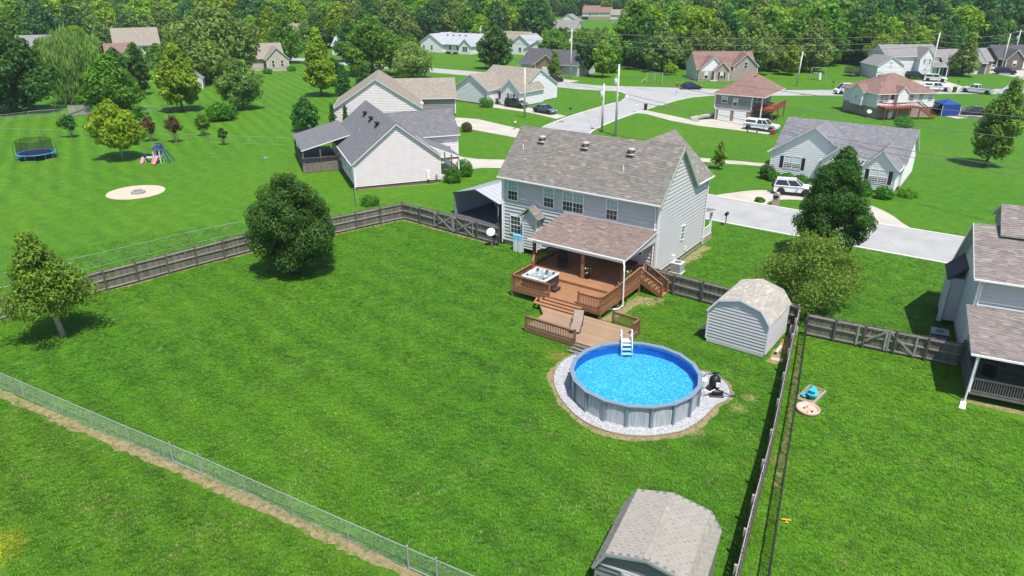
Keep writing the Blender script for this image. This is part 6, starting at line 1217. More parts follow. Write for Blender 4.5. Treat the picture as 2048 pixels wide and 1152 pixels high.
for l in range(2):
    for k in range(14): a = (k + l * .5) * 2 * math.pi / 14; put('stone', st, T, (.62 * math.cos(a), .62 * math.sin(a), l * .145), (0, 0, a + math.pi / 2), (.9 + .1 * (k % 3), 1, 1))
MB().lathe([(.5, .03), (.01, .05)], 14, close=False).build('ash_bed', 'dgrey', T)
T = thing('sand_frame', 'wood framed sand pit by the wire fence', 'sandbox', (-6.2, 38.6, 0), RAD(-8))
for x0, x1, y0, y1 in ((-.5, .5, -1.0, -.92), (-.5, .5, .92, 1.0), (-.5, -.42, -.92, .92), (.42, .5, -.92, .92)): MB().box(x0, x1, y0, y1, 0, .16).build('frame_board', 'fencerail', T)
MB().box(-.42, .42, -.92, .92, 0, .07).build('sand', 'rust', T)
T = thing('water_table', 'turquoise plastic water table in the sand pit', 'toy', (-6.1, 38.3, .08)); MB().lathe([(.18, 0), (.16, .2), (.30, .26), (.34, .36), (.28, .34), (.01, .32)], 14).build('basin', 'cyanp', T, True); MB().add([(-.2, -.2, .55), (.2, -.2, .55), (.2, .2, .55), (-.2, .2, .55), (0, 0, .78)], [[3, 2, 1, 0], [0, 1, 4], [1, 2, 4], [2, 3, 4], [3, 0, 4]]).build('canopy', 'cyanp', T); MB().box(-.03, .03, -.03, .03, .3, .56).build('stem', 'white', T)
T = thing('toy_boat', 'small turquoise toy beside the water table', 'toy', (-6.48, 38.2, .08)); MB().lathe([(.06, 0), (.16, .06), (.18, .16), (.12, .14), (.01, .13)], 12).build('hull', 'cyanp', T, True); MB().box(-.05, .05, -.05, .05, .13, .25).build('cabin', 'tankblue', T)
T = thing('paddling_pool', 'pale pink round paddling pool with toys in front of the sand pit', 'paddling pool', (-5.95, 36.95, 0)); MB().lathe([(.50, 0), (.62, .02), (.64, .2), (.60, .23), (.56, .2), (.54, .05), (.01, .04)], 26).build('basin', 'palepink', T, True); MB().lathe([(.55, .06), (.01, .065)], 24, close=False).build('bottom', 'sand', T)
for i, (x, y, m_) in enumerate(((.1, .1, 'white'), (-.2, .05, 'redp'), (.25, -.1, 'black'), (.05, -.25, 'orange'), (-.1, .28, 'pinkp'))): MB().lathe([(.02, .06), (.06, .09), (.05, .15), (.01, .17)], 8, (x, y, 0)).build('toy_ball', m_, T, True)
T = thing('toy_plane', 'small orange toy plane on the right lawn', 'toy', (-4.38, 27.25, .05), .4); T.scale = (.55, .55, .55); MB().lathe([(.02, -.3), (.05, -.2), (.055, .15), (.03, .25)], 8, axis='y').build('fuselage', 'orange', T, True); MB().box(-.38, .38, .02, .16, .03, .05).build('wing', 'orange', T); MB().box(-.15, .15, -.28, -.2, .03, .05).build('tailplane', 'orange', T)
T = thing('planter_bed', 'low straw filled corner bed by the left fence', 'planter', (-51.3, 39.9, 0), RAD(70)); MB().box(-.9, .9, -.45, .45, 0, .06).build('soil', 'rust', T)
for y in (-.48, .48): MB().box(-.95, .95, y - .04, y + .04, 0, .14).build('border', 'conc', T)
T = thing('hammock_chair', 'grey slatted board leaning on the left fence above the bed', 'board', (-51.75, 40.2, 0), RAD(72))
for k in range(5): MB().beam((-.7, -.28 - .01 * k, .55 + k * .16), (.7, -.28 - .01 * k, .55 + k * .16), .03, .13).build('slat', 'fencerail', T)
T = thing('frisbee', 'flat turquoise disc lying on the left lawn', 'disc', (-82.0, 58.4, .0)); MB().lathe([(.22, 0), (.26, .04), (.2, .07), (.01, .08)], 16).build('disc', 'cyanp', T)
# ---------------------------------------------------------------- street furniture
T = thing('brick_mailbox', 'brick pillar mailbox at the crescent drive', 'mailbox', (-19.2, 75.75, 0)); MB().box(-.3, .3, -.3, .3, 0, 1.15).build('pillar', 'brick_t', T); MB().lathe([(.3, -.3), (.3, .3)], 14, (0, 0, 1.15), 'y').build('rounded_top', 'brick_t', T); MB().box(-.14, .14, -.33, -.29, .82, 1.1).build('mail_door', 'black', T)
def mailbox(label, x, y, m='black', pm='fence'):
    T = thing('mailbox', label, 'mailbox', (x, y, 0)); MB().box(-.05, .05, -.05, .05, 0, 1.05).build('post', pm, T); MB().box(-.12, .12, -.28, .28, 1.05, 1.22).build('box', m, T); MB().lathe([(.12, -.28), (.12, .28)], 10, (0, 0, 1.22), 'y').build('lid', m, T)
mailbox('black mailbox by the slate blue sedan', -65.6, 110.8); mailbox('white mailbox at the drive of the brown roofed garage house', -57.5, 120.4, 'white', 'white'); mailbox('dark mailbox post just right of the grey house corner', -21.2, 66.2, 'black', 'mgrey'); mailbox('dark mailbox across from the white crew cab pickup', -13.2, 193, 'black'); mailbox('mailbox by the left drive near the poles', -66.0, 94.2, 'greyp'); mailbox('mailbox on the lawn left of the white two storey house', -36.2, 176.5)
T = thing('stop_sign', 'red octagonal stop sign at the junction seen from behind', 'stop sign', (-59.6, 143.6, 0)); MB().box(-.03, .03, -.03, .03, 0, 2.1).build('post', 'galv', T); MB().lathe([(.38, -.02), (.38, .0)], 8, (0, 0, 2.1), 'y').build('plate', 'stopred', T); MB().box(-.05, .05, -.06, -.03, 2.5, 2.75).build('cap_sign', 'polewood', T)
def bin_(label, x, y, m, s=1.0):
    T = thing('wheelie_bin', label, 'bin', (x, y, .02), .5); MB().add([(-.24, -.26, 0), (.24, -.26, 0), (.24, .26, 0), (-.24, .26, 0), (-.3, -.34, 1.0), (.3, -.34, 1.0), (.3, .34, 1.0), (-.3, .34, 1.0)], [[3, 2, 1, 0], [4, 5, 6, 7], [0, 1, 5, 4], [1, 2, 6, 5], [2, 3, 7, 6], [3, 0, 4, 7]]).build('body', m, T)
    MB().slab([(-.32, -.37, 1.02), (.32, -.37, 1.02), (.32, .38, 1.1), (-.32, .38, 1.1)], .05).build('lid', m, T)
    for sg in (-1, 1): MB().lathe([(.12, -.03), (.12, .03)], 10, (sg * .27, .3, .12), 'x').build('wheel', 'rubber', T)
bin_('black wheelie bin at the drive of the brown roofed garage house', -57.0, 123.4, 'black'); bin_('green wheelie bin near the far right pickups', -12.9, 182.6, 'lf_d'); bin_('dark wheelie bin by the white sided house garage', -83.3, 112.9, 'dgrey')
T = thing('canopy_tent', 'blue pop up canopy with one side wall beside the hip roofed house', 'tent', (-11.2, 149.9, 0), RAD(35)); tw = 1.6
MB().add([(-tw, -tw, 2.0), (tw, -tw, 2.0), (tw, tw, 2.0), (-tw, tw, 2.0), (0, 0, 2.75), (-tw, -tw, 1.8), (tw, -tw, 1.8), (tw, tw, 1.8), (-tw, tw, 1.8)], [[0, 1, 4], [1, 2, 4], [2, 3, 4], [3, 0, 4], [5, 6, 1, 0], [6, 7, 2, 1], [7, 8, 3, 2], [8, 5, 0, 3]]).build('canopy', 'tent', T); MB().box(-tw, tw, -tw - .02, -tw, .05, 1.82).build('side_wall', 'tent', T)
for x in (-tw, tw):
    for y in (-tw, tw): MB().box(x - .03, x + .03, y - .03, y + .03, 0, 1.82).build('pole', 'white', T)
T = thing('retaining_wall', 'low pale block retaining wall below the blue canopy', 'wall', (-6.6, 148.0, 0), RAD(-15))
for i in range(9): MB().box(-2.6 + i * .6, -2.05 + i * .6, -.2, .2, 0, .55 if i > 2 else .4).build('block', 'concb', T)
T = thing('ground_dish', 'small satellite dish on the lawn by the hip roofed house', 'satellite dish', (-21.6, 137.6, 0)); MB().tube([(0, 0, 0), (0, 0, 1.1)], .04, 6).build('pole', 'mgrey', T); MB().lathe([(.01, 0), (.3, .05), (.42, .14), (.41, .15)], 14, close=False).build('reflector', 'dishm', T, True, (0, 0, 1.2), (RAD(50), 0, .3))
T = thing('propane_tank', 'white propane tank under the raised red deck', 'tank', (-18.6, 139.3, 0)); MB().lathe([(.05, 0), (.3, .1), (.32, .3), (.32, 1.0), (.28, 1.2), (.1, 1.3)], 12).build('body', 'white', T, True); MB().lathe([(.1, 1.28), (.1, 1.4)], 8).build('valve', 'mgrey', T)
T = thing('swing_set', 'wooden swing set with white slide in front of the woods', 'swing set', (-72.2, 158.9, 0), RAD(25))
for x in (-1.3, .5, 2.3):
    for y in (-.7, .7): MB().beam((x, y, 0), (x, y * .25, 2.3), .12).build('leg', 'fencerail', T)
MB().beam((-1.4, 0, 2.3), (2.4, 0, 2.3), .12).build('beam', 'fencerail', T); MB().slab([(-1.35, -.2, 1.4), (-2.6, -.2, .15), (-2.6, .25, .15), (-1.35, .25, 1.4)][::-1], .06).build('slide', 'white', T)
for x in (.9, 1.7): MB().box(x - .2, x + .2, -.12, .12, .5, .54).build('swing_seat', 'black', T); MB().tube([(x - .18, 0, .54), (x - .18, 0, 2.25)], .012, 4).build('chain', 'galv', T); MB().tube([(x + .18, 0, .54), (x + .18, 0, 2.25)], .012, 4).build('chain', 'galv', T)
T = thing('climbing_frame', 'grey metal climbing frame at the edge of the woods', 'climbing frame', (-42.2, 187.5, 0), .3)
for x in (-1.6, 1.6):
    for y in (-.8, .8): MB().tube([(x * 1.15, y, 0), (x * .9, 0, 2.8)], .06, 6).build('leg', 'mgrey', T)
MB().tube([(-1.5, 0, 2.8), (1.5, 0, 2.8)], .06, 6).build('beam', 'mgrey', T); MB().slab([(.2, -1.8, .2), (.7, -1.8, .2), (.7, 0, 1.7), (.2, 0, 1.7)], .05).build('slide', 'mgrey', T); MB().box(-1.2, .1, -.6, .6, 1.5, 1.6).build('platform', 'mgrey', T)
T = thing('garden_bench', 'small wooden bench beside the trash can and white pickup', 'bench', (-34.0, 113.6, 0)); MB().box(-.9, .9, -.2, .2, .4, .46).build('seat', 'greyboard', T)
for x in (-.75, .75): MB().box(x - .06, x + .06, -.18, .18, 0, .4).build('leg', 'greyboard', T)
T = thing('trailer_box', 'small brown box at the nose of the white capped pickup', 'box', (-30.9, 113.9, 0)); MB().box(-.35, .35, -.3, .3, 0, .7).build('box', 'redwood', T); MB().box(-.37, .37, -.32, .32, .7, .76).build('lid', 'redwood', T)
T = thing('garden_trampoline', 'dark small trampoline beside the far garage', 'trampoline', (-37.0, 200.5, 0)); MB().lathe([(2.0, .7), (2.1, .75), (.01, .72)], 24, close=False).build('mat', 'tmat', T); MB().lathe([(2.0, .75), (1.95, 2.2)], 24, close=False).build('net', 'net', T)
for k in range(6): MB().tube([(2.05 * math.cos(k), 2.05 * math.sin(k), 0), (2.0 * math.cos(k), 2.0 * math.sin(k), 2.2)], .03, 5).build('pole', 'galv', T)
T = thing('patio_set', 'dark patio furniture behind the light grey roofed far house', 'patio set', (-156, 186.8, 0)); MB().box(-1.2, 1.2, -.5, .5, .7, .76).build('table_top', 'dgrey', T)
for x in (-1, 1): MB().box(x - .05, x + .05, -.4, .4, 0, .7).build('leg', 'dgrey', T); MB().box(x * 1.8 - .4, x * 1.8 + .4, -.4, .4, 0, .8).build('chair', 'dgrey', T)
T = thing('storm_drain', 'dark storm drain grate in the kerb of the cross street', 'drain', (-38.4, 160.2, .02), .6); MB().box(-.6, .6, -.25, .25, 0, .02).build('grate', 'dgrey', T); MB().box(-.7, .7, .25, .4, 0, .1).build('inlet', 'kerb', T)
T = thing('street_drain', 'dark oval drain grate in the near street by the slate blue sedan', 'drain', (-63.6, 104.6, .018), 1.5); MB().box(-.5, .5, -.25, .25, 0, .02).build('grate', 'dgrey', T); MB().box(-.55, .55, .25, .32, 0, .03).build('rim', 'kerb', T)
# ---------------------------------------------------------------- trees, shrubs and woods
def leaf_mesh(name, lobes, n, size, m, seed, droop=0.0, up=.35, shell=(.55, 1.05), out=.9, squash=.5):
    g = np.random.default_rng(seed); lob = np.array([(c[0], c[1], c[2], r[0], r[1], r[2]) for c, r in lobes]); k = len(lob)
    w = (lob[:, 3] * lob[:, 4] + lob[:, 4] * lob[:, 5] + lob[:, 3] * lob[:, 5]); w /= w.sum()
    idx = g.choice(k, n, p=w); d = g.normal(size=(n, 3)); d /= np.linalg.norm(d, axis=1)[:, None]
    rr = g.uniform(shell[0] ** 2, shell[1] ** 2, n) ** .5
    p = lob[idx, :3] + d * lob[idx, 3:] * rr[:, None]
    if droop: p[:, 2] -= droop * g.random(n) ** 2
    nr = d * out + g.normal(size=(n, 3)) * .55 + np.array([0, 0, up]); nr /= np.linalg.norm(nr, axis=1)[:, None]
    t = np.cross(nr, g.normal(size=(n, 3))); t /= np.linalg.norm(t, axis=1)[:, None]; b = np.cross(nr, t)
    if droop: t = t * .3 + np.array([0, 0, -1.0]); t /= np.linalg.norm(t, axis=1)[:, None]; b = np.cross(nr, t)
    s = size * g.uniform(.65, 1.35, n)[:, None]
    v = np.stack([p - t * s, p + b * s * squash + nr * s * .15, p + t * s, p - b * s * squash + nr * s * .15], 1).reshape(-1, 3)
    keep = v[:, 2] > .03; v[:, 2] = np.where(keep, v[:, 2], .03)
    me = bpy.data.meshes.new(name); me.vertices.add(4 * n); me.vertices.foreach_set('co', v.astype(np.float32).ravel())
    me.loops.add(4 * n); me.loops.foreach_set('vertex_index', np.arange(4 * n, dtype=np.int32)); me.polygons.add(n)
    me.polygons.foreach_set('loop_start', np.arange(0, 4 * n, 4, dtype=np.int32)); me.polygons.foreach_set('loop_total', np.full(n, 4, dtype=np.int32))
    lt = g.uniform(.82, 1.18, k); tv = lt[idx] * g.uniform(.75, 1.28, n)
    a = me.attributes.new('tint', 'FLOAT', 'FACE'); a.data.foreach_set('value', tv.astype(np.float32))
    me.materials.append(K[m] if isinstance(m, str) else m); me.update(calc_edges=True); return me
def env(shape, t):
    if shape == 'round': return math.sqrt(max(0, 1 - (2 * t - 1) ** 2))
    if shape == 'egg': return min(1.0, .62 + t * 2.2) * (1.0 if t < .35 else max(0.0, 1 - ((t - .35) / .68) ** 1.7))
    if shape == 'ball': return max(0.0, 1 - abs(2 * t - .9) ** 2.3) ** .5 if t < .95 else .25
    if shape == 'cone': return max(.05, (1 - t) ** .75) * min(1, .45 + t * 4)
    if shape == 'wide': return (1 - abs(2 * t - .8) ** 2.2 * .75) if t < .9 else .45
    return math.sqrt(max(0, 1 - (2 * t - 1) ** 2))
def lobes_for(w, h, zb, nl, shape, seed, lr=.19, core=1.0, jit=(.72, 1.14)):
    rg = random.Random(seed); out = []; H_ = h - zb; nl = int(nl * 1.5); lr *= .82
    for i in range(nl):
        t = (i + rg.random()) / nl; a = i * 2.4 + rg.uniform(-.6, .6); e = env(shape, t) * w / 2 * rg.uniform(*jit)
        r_ = w * lr * rg.uniform(.6, 1.35) * (.6 + .4 * e / (w / 2)); rad = max(0, e - r_ * .75) * rg.uniform(.45, 1.0) ** .5
        out.append(((rad * math.cos(a), rad * math.sin(a), zb + r_ * .6 + t * (H_ - r_ * 1.3)), (r_, r_ * rg.uniform(.85, 1.1), r_ * rg.uniform(.65, .9))))
    out.append(((0, 0, zb + H_ * .48), (w * .24 * core, w * .24 * core, H_ * .34 * core))); return out
def trunk_mesh(h, zb, r, lobes, m, seed, lean=(0, 0), limbs=9):
    rg = random.Random(seed); b = MB(); top = zb + (h - zb) * .62; pts = []
    for i in range(5):
        t = i / 4; pts.append((lean[0] * t + rg.uniform(-.04, .04) * (i > 0), lean[1] * t + rg.uniform(-.04, .04) * (i > 0), top * t))
    b.tube(pts, [r * 1.25, r, r * .8, r * .55, r * .25], 9)
    for c, rr in rg.sample(lobes[:-1], min(limbs, len(lobes) - 1)):
        z = max(zb * .75, min(top * .85, c[2] - .5)); t = z / top; s_ = (lean[0] * t, lean[1] * t, z)
        mid = ((s_[0] + c[0]) / 2, (s_[1] + c[1]) / 2, (s_[2] + c[2]) / 2 + .1)
        b.tube([s_, mid, c], [r * .38, r * .25, r * .08], 6)
    return b.mesh('trunk', m, True)
def tree(label, x, y, h, w, zb, shape='round', m='lf', n=9000, ls=.16, nl=26, seed=1, lean=(0, 0), tr=.16, name='tree', bark='bark', cat='tree', lr=.19, droop=0, group=None, off=(0, 0), shell=(.55, 1.05), up=.35, out=.9, squash=.5, core=1.0, jit=(.72, 1.14)):
    T = thing(name, label, cat, (x, y, 0), 0, group); lb = lobes_for(w, h, zb, nl, shape, seed, lr, core, jit)
    if lean != (0, 0) or off != (0, 0): lb = [((c[0] + lean[0] * c[2] / h + off[0], c[1] + lean[1] * c[2] / h + off[1], c[2]), r) for c, r in lb]
    put('crown', leaf_mesh('crown', lb, n, ls, m, seed, droop, up, shell, out, squash), T); put('trunk', trunk_mesh(h, zb, tr, lb, bark, seed, lean), T); return T
rt = lambda d: (d * math.cos(RAD(35.25)), d * math.sin(RAD(35.25)))      # metres towards the viewer's right
def tr_(label, px, **k): return tree(label, *px, **k)
tree('yellowish green broad tree with leaning pale trunk on the left lawn', -49.3, 17.4, 7.4, 7.0, 1.6, 'cone', 'lf_o', 17000, .11, 44, 3, (-.7, -.4), .16, bark='barkp', shell=(.3, 1.12), lr=.17, core=.6)
tree('dense dark round tree standing alone in the middle of the big lawn', -45.9, 34.2, 8.3, 7.5, .55, 'ball', 'lf_d', 42000, .105, 60, 5, (0, 0), .17, shell=(.6, 1.08), lr=.15, jit=(.8, 1.14))
tree('tall dense dark tree beside the street behind the olive tree', -11.0, 61.8, 9.9, 6.2, .8, 'egg', 'lf_d', 42000, .105, 54, 7, (.3, .2), .17, lr=.15, jit=(.82, 1.12), shell=(.55, 1.1))
tree('light olive spreading tree behind the fence next to the grey shed', -9.6, 51.0, 5.8, 8.4, .6, 'wide', 'lf_a', 19000, .09, 54, 9, (0, 0), .14, shell=(.2, 1.18), lr=.14, core=.4, bark='barkp')
tree('tall sparse green tree on the right lawn beyond the white ranch', -2.4, 108.8, 11.1, 5.6, 1.1, 'egg', 'lf_a', 10500, .20, 46, 11, (1.2, .9), .17, shell=(.35, 1.12), lr=.19, core=.9, jit=(.82, 1.1))
tree('bright yellow green young tree on the left lawn by the play set', -97.2, 47.0, 7.9, 7.0, 1.5, 'egg', 'lf_y', 9000, .22, 32, 13, (-.5, -.3), .13, bark='barkp')
gm = 'small trees along the far left fence'
for i, (x, y, h, w, zb, m, lb) in enumerate(((-117.7, 50.0, 3.5, 3.0, 1.2, 'lf_d', 'small multi stemmed tree right behind the trampoline'), (-104.9, 55.4, 3.8, 2.6, 1.2, 'lf_r', 'reddish small tree just right of the yellow green tree'), (-101.2, 57.1, 4.0, 2.8, 1.5, 'lf_r', 'reddish small tree second right of the yellow green tree'), (-102.6, 62.5, 3.3, 2.6, .8, 'lf', 'green vase shaped small tree right of the reddish ones'), (-93.9, 60.1, 2.5, 1.5, 1.0, 'lf_d', 'tiny sparse tree nearest the grey roofed ranch'), (-113.9, 58.9, 4.0, 3.0, 1.2, 'lf_g', 'green small tree peeping out behind the yellow green tree'), (-127.6, 58.2, 1.5, 1.8, .1, 'lf_r', 'low reddish bush left of the yellow green tree'))):
    T = tree(lb, x, y, h, w, zb, 'wide', m, 1500, .16, 14, 20 + i, (0, 0), .05, name='small_tree', group=gm, shell=(.3, 1.1))
    b = MB()
    for k in range(6): a = k * 1.05; b.tube([(.12 * math.cos(a), .12 * math.sin(a), 0), (w * .24 * math.cos(a), w * .24 * math.sin(a), zb + (h - zb) * .4)], [.04, .02], 5)
    b.build('stems', 'barkp', T, kind='stuff')
for nm, x, y, h, w, zb, sh, m, n, ls, lb in (
    ('tree', -92.4, 74.1, 5.4, 5.2, .5, 'egg', 'lf_d', 4500, .22, 'small dark round tree left of the grey roofed ranch'),
    ('tree', -119.6, 100.7, 13.4, 9.8, 1.6, 'cone', 'lf_y', 9000, .34, 'tall bright maple left of the pinkish gabled house'),
    ('juniper', -109.1, 97.5, 7.3, 5.0, .3, 'cone', 'lf_d', 4500, .22, 'left one of two dark junipers by the pinkish gabled house'),
    ('juniper', -105.6, 99.9, 7.5, 6.2, .3, 'cone', 'lf_d', 5000, .22, 'right one of two dark junipers by the pinkish gabled house'),
    ('tree', -123.1, 132.2, 8.8, 12.4, .5, 'wide', 'lf_w', 7000, .30, 'pale yellow green feathery tree above the pinkish gabled house'),
    ('tree', -126.0, 73.5, 11.9, 9.2, 1.2, 'egg', 'lf_y', 8000, .34, 'tall bright green tree with dark shadow behind the small trees'),
    ('tree', -134.2, 65.7, 10.4, 11, .5, 'egg', 'lf', 8500, .34, 'broad green tree between the willow and the tall bright tree'),
    ('tree', -149.8, 54.7, 17.0, 15.6, .6, 'egg', 'lf_d', 13000, .42, 'huge dark tree at the left edge of the picture'),
    ('tree', -118.3, 80.9, 9.2, 8.8, 1.0, 'wide', 'lf_l', 6500, .28, 'light green spreading tree on the mown slope'),
    ('tree', -159.7, 104.0, 17.0, 24, .5, 'wide', 'lf_l', 14000, .55, 'very wide pale green tree left of the pale brick house'),
    ('tree', -136.8, 132.2, 14.4, 16.0, .8, 'egg', 'lf', 11000, .45, 'large round green tree behind the tall bright maple'),
    ('tree', -151.3, 80.0, 10.6, 4.6, .4, 'egg', 'lf_d', 3500, .34, 'narrow dark evergreen in front of the red brown roof'),
    ('tree', -119.1, 161.0, 11.4, 10.2, .8, 'egg', 'lf_d', 6500, .38, 'dark tree left of the dark roofed house'),
    ('tree', -95.6, 153.4, 6.6, 4.6, .5, 'cone', 'lf_o', 3000, .26, 'magnolia tree in front of the dark roofed house'),
    ('tree', -86.7, 161.4, 10.2, 5.8, 1.4, 'egg', 'lf_y', 4000, .34, 'bright green tree alone on the lawn before the woods'),
    ('tree', -91.0, 161.5, 9.4, 5.8, 1.6, 'round', 'lf_d', 3500, .34, 'dark green tree beside the junction pole'),
    ('tree', -14.3, 215.3, 10.4, 8.6, .8, 'cone', 'lf_l', 5000, .38, 'tall pale tree in front of the navy house'),
    ('small_tree', -29.9, 87.8, 3.6, 2.1, .4, 'egg', 'lf_o', 1300, .13, 'slim reddish sapling left of the white ranch'),
    ('small_tree', -75.1, 175.8, 3.0, 4.0, .3, 'wide', 'lf_y', 1200, .26, 'small yellow green tree by the brick ranch'),
    ('tree', -50.8, 193.0, 8.4, 6.0, .6, 'egg', 'lf_y', 3500, .36, 'bright yellow green tree right of the brick ranch'),
    ('tree', -129.1, 112.6, 6.2, 5.8, .2, 'round', 'lf_d', 3000, .32, 'dark rounded tree below the large round green tree'),
    ('tree', -112, 72, 3.0, 6.0, .1, 'wide', 'lf_g', 2500, .26, 'low bright shrub mass below the tall bright tree')):
    sd_ = int(abs(x * 7 + y * 3)); tree(lb, x, y, h, w, zb, sh, m, n, ls, 30, sd_, (0, 0), max(.08, w * .022), name=nm, shell=(.5, 1.08), lr=.18)
for x, y, h, w, m, lb in ((-178, 138, 14, 12, 'lf', 'mid green tree filling the gap behind the large round green tree'), (-166, 152, 12, 11, 'lf_d', 'dark tree behind the large round green tree on its right'), (-192, 128, 14, 12, 'lf_b', 'bluish green tree behind the pale brick house'), (-199, 150, 15, 12, 'lf_y', 'yellow green tree behind the tall bright maple'), (-206, 94, 9, 10, 'lf_y', 'yellow green rounded tree behind the willow'), (-188, 78, 10, 10, 'lf', 'green tree between the huge dark tree and the willow'), (-222, 74, 15, 13, 'lf_d', 'dark tree behind the huge dark tree at the left'), (-208, 126, 7, 9, 'lf_d', 'low dark tree below the wide tan roof'), (-196, 110, 6.5, 8, 'lf', 'low green tree below the red brown roof'), (-182, 96, 8, 8, 'lf_l', 'pale tree left of the narrow dark evergreen'), (-172, 86, 8, 9, 'lf_d', 'dark tree behind the tall bright tree on the left'), (-160, 158, 10, 10, 'lf_y', 'bright rounded tree left of the light grey roof'), (-140, 150, 9, 9, 'lf', 'green tree right of the large round green tree'), (-132, 176, 8, 8, 'lf_d', 'dark tree between the far white houses and the dark roofed house'), (-110, 176, 10, 10, 'lf', 'green tree behind the dark roofed house')):
    tree(lb, x, y, h, w, .5, 'egg', m, 4200, .42, 26, int(-x * 3 + y), (0, 0), .25, shell=(.5, 1.08), lr=.18)
T = tree('weeping willow with pale hanging foliage on the left', -151.7, 67.5, 14.3, 13.4, 4.6, 'round', 'lf_w', 13000, .50, 34, 77, (0, 0), .3, name='willow_tree', droop=6.5, squash=.2)
def bush(label, x, y, h, w, m='lf_g', n=2500, ls=.09, seed=1, name='shrub', group=None, shape='round'):
    T = thing(name, label, 'shrub', (x, y, 0), 0, group); lb = [((0, 0, h * .5), (w * .46, w * .46, h * .5))] + [(((w * .3) * math.cos(k * 1.3), (w * .3) * math.sin(k * 1.3), h * (.3 + .1 * (k % 4))), (w * .24, w * .24, h * .3)) for k in range(9)]
    put('foliage', leaf_mesh('foliage', lb, n, ls, m, seed, 0, .3, (.75, 1.04)), T); MB().tube([(0, 0, 0), (0, 0, h * .5)], .05, 6).build('stem', 'bark', T)
for i, (x, y, h, w, m, lb) in enumerate(((-53.4, 63.4, 1.9, 2.1, 'lf_g', 'front round clipped bush at the ranch porch corner'), (-54.0, 66.4, 2.2, 2.0, 'lf_g', 'second round clipped bush behind the front one at the ranch porch'), (-54.6, 51.0, 1.0, 2.1, 'lf_g', 'low green bush behind the fence corner'), (-23.4, 86.5, 1.8, 1.8, 'lf_d', 'tall dark bush at the left corner of the white ranch'), (-22.4, 86.0, 1.2, 1.5, 'lf_g', 'first clipped bush under the left window of the white ranch'), (-20.9, 86.4, 1.1, 1.5, 'lf_g', 'second clipped bush under the left window of the white ranch'), (-19.4, 86.4, 1.1, 1.5, 'lf_g', 'third clipped bush under the left window of the white ranch'), (-12.4, 85.4, 1.4, 1.7, 'lf_g', 'clipped bush left of the steps under the right window'), (-10.3, 85.3, 1.4, 1.8, 'lf_g', 'clipped bush at the right corner of the white ranch'), (-83.1, 109.3, 2.0, 2.8, 'lf_g', 'large round bush at the garage corner of the white sided house'), (-80.3, 120.2, 1.8, 2.8, 'lf_g', 'broad bush at the right end of the white sided house'), (-71.3, 88.5, 1.5, 1.7, 'lf_r', 'reddish bush beside the drive of the ranch'), (-15.2, 130.7, 2.2, 2.9, 'lf_g', 'round bush on the lawn below the raised red deck'), (-8.3, 87.6, .9, 2.2, 'lf', 'low loose shrub at the right side of the white ranch'), (-160.6, 118.6, 1.4, 2.4, 'lf_g', 'left bush at the pale brick house'), (-160.4, 126.0, 1.4, 2.4, 'lf_g', 'right bush at the pale brick house'), (-21.0, 76.2, .5, 1.0, 'lf_g', 'small plant at the brick mailbox'))):
    bush(lb, x, y, h, w, m, 2200 if h > 1 else 900, .10, 40 + i, group='clipped and loose shrubs')
for i, (x, y) in enumerate(((-82.0, 78.0), (-80.6, 79.5), (-78.6, 81.0), (-77.4, 82.4))):
    T = tree(('leftmost', 'second', 'third', 'rightmost')[i] + ' of the four narrow evergreens by the pinkish gable', x - 8, y - .5, 4.2 - i * .4, 1.7, .1, 'cone', 'lf_d', 1300, .15, 12, 60 + i, name='arborvitae', group='narrow evergreens by the pinkish gable', lr=.3)
# bare tree
T = thing('dead_tree', 'leafless pale grey tree rising from the far woods', 'tree', (-228, 240, 0)); b = MB(); rg = random.Random(4)
b.tube([(0, 0, 0), (.3, 0, 8), (0, .2, 15)], [.5, .35, .12], 8)
for k in range(12):
    z = 6 + k * .8; a = k * 2.3; l = 7 - k * .35; p = (.1 * math.cos(a), .1 * math.sin(a), z); q = (l * .5 * math.cos(a), l * .5 * math.sin(a), z + l * .45); e = (l * .8 * math.cos(a + .3), l * .8 * math.sin(a + .3), z + l * 1.0); b.tube([p, q, e], [.2, .12, .04], 5)
b.build('branches', 'barkp', T)
# woods: shared prototypes, each tree an object of its own
protos = []
for i, (sh, m, h, w) in enumerate((('egg', 'lf', 15, 13), ('round', 'lf_y', 14, 13), ('egg', 'lf_d', 16, 12.5), ('wide', 'lf_l', 15, 13), ('round', 'lf_b', 16, 12), ('egg', 'lf_l', 15, 12), ('round', 'lf', 13, 12), ('round', 'lf_y', 15, 12))):
    lb = lobes_for(w, h, .6, 32, sh, 300 + i, .19); protos.append((leaf_mesh('crown', lb, 3200, .55, m, 300 + i, 0, .35, (.6, 1.06)), trunk_mesh(h, 2.5, .28, lb, 'bark', 300 + i, (0, 0), 6), h))
avoid = [(-64, 172, 14), (-24, 204, 14), (-14, 222, 10), (-4, 243, 12), (-100, 163, 13), (-120, 188, 11), (-161, 194, 17), (-150, 211, 13), (-137, 204, 9), (-181, 170, 12), (-225, 413, 24), (-205, 405, 16), (-200, 335, 10), (-164, 125, 15), (-238, 96, 15), (-232, 135, 20), (-205, 118, 12), (-168, 274, 12), (-222, 180, 12), (-8, 160, 30), (-250, 390, 22), (-236, 372, 16), (-243, 350, 10), (-72, 160, 10), (-45, 176, 12), (-38, 200, 8)]
def inview(x, y):
    c, s_ = math.cos(RAD(35.25)), math.sin(RAD(35.25)); r_ = x * c + y * s_; f = -x * s_ + y * c; return f > 20 and abs(r_) < f * .79 + 14
edge = [(-420, 60), (-262, 75), (-250, 118), (-246, 150), (-205, 160), (-190, 190), (-184, 208), (-150, 222), (-132, 205), (-112, 178), (-93, 168), (-81, 178), (-69, 184), (-50, 192), (-44, 203), (-36, 219), (-27, 247), (-14, 268), (4, 285), (60, 330)]
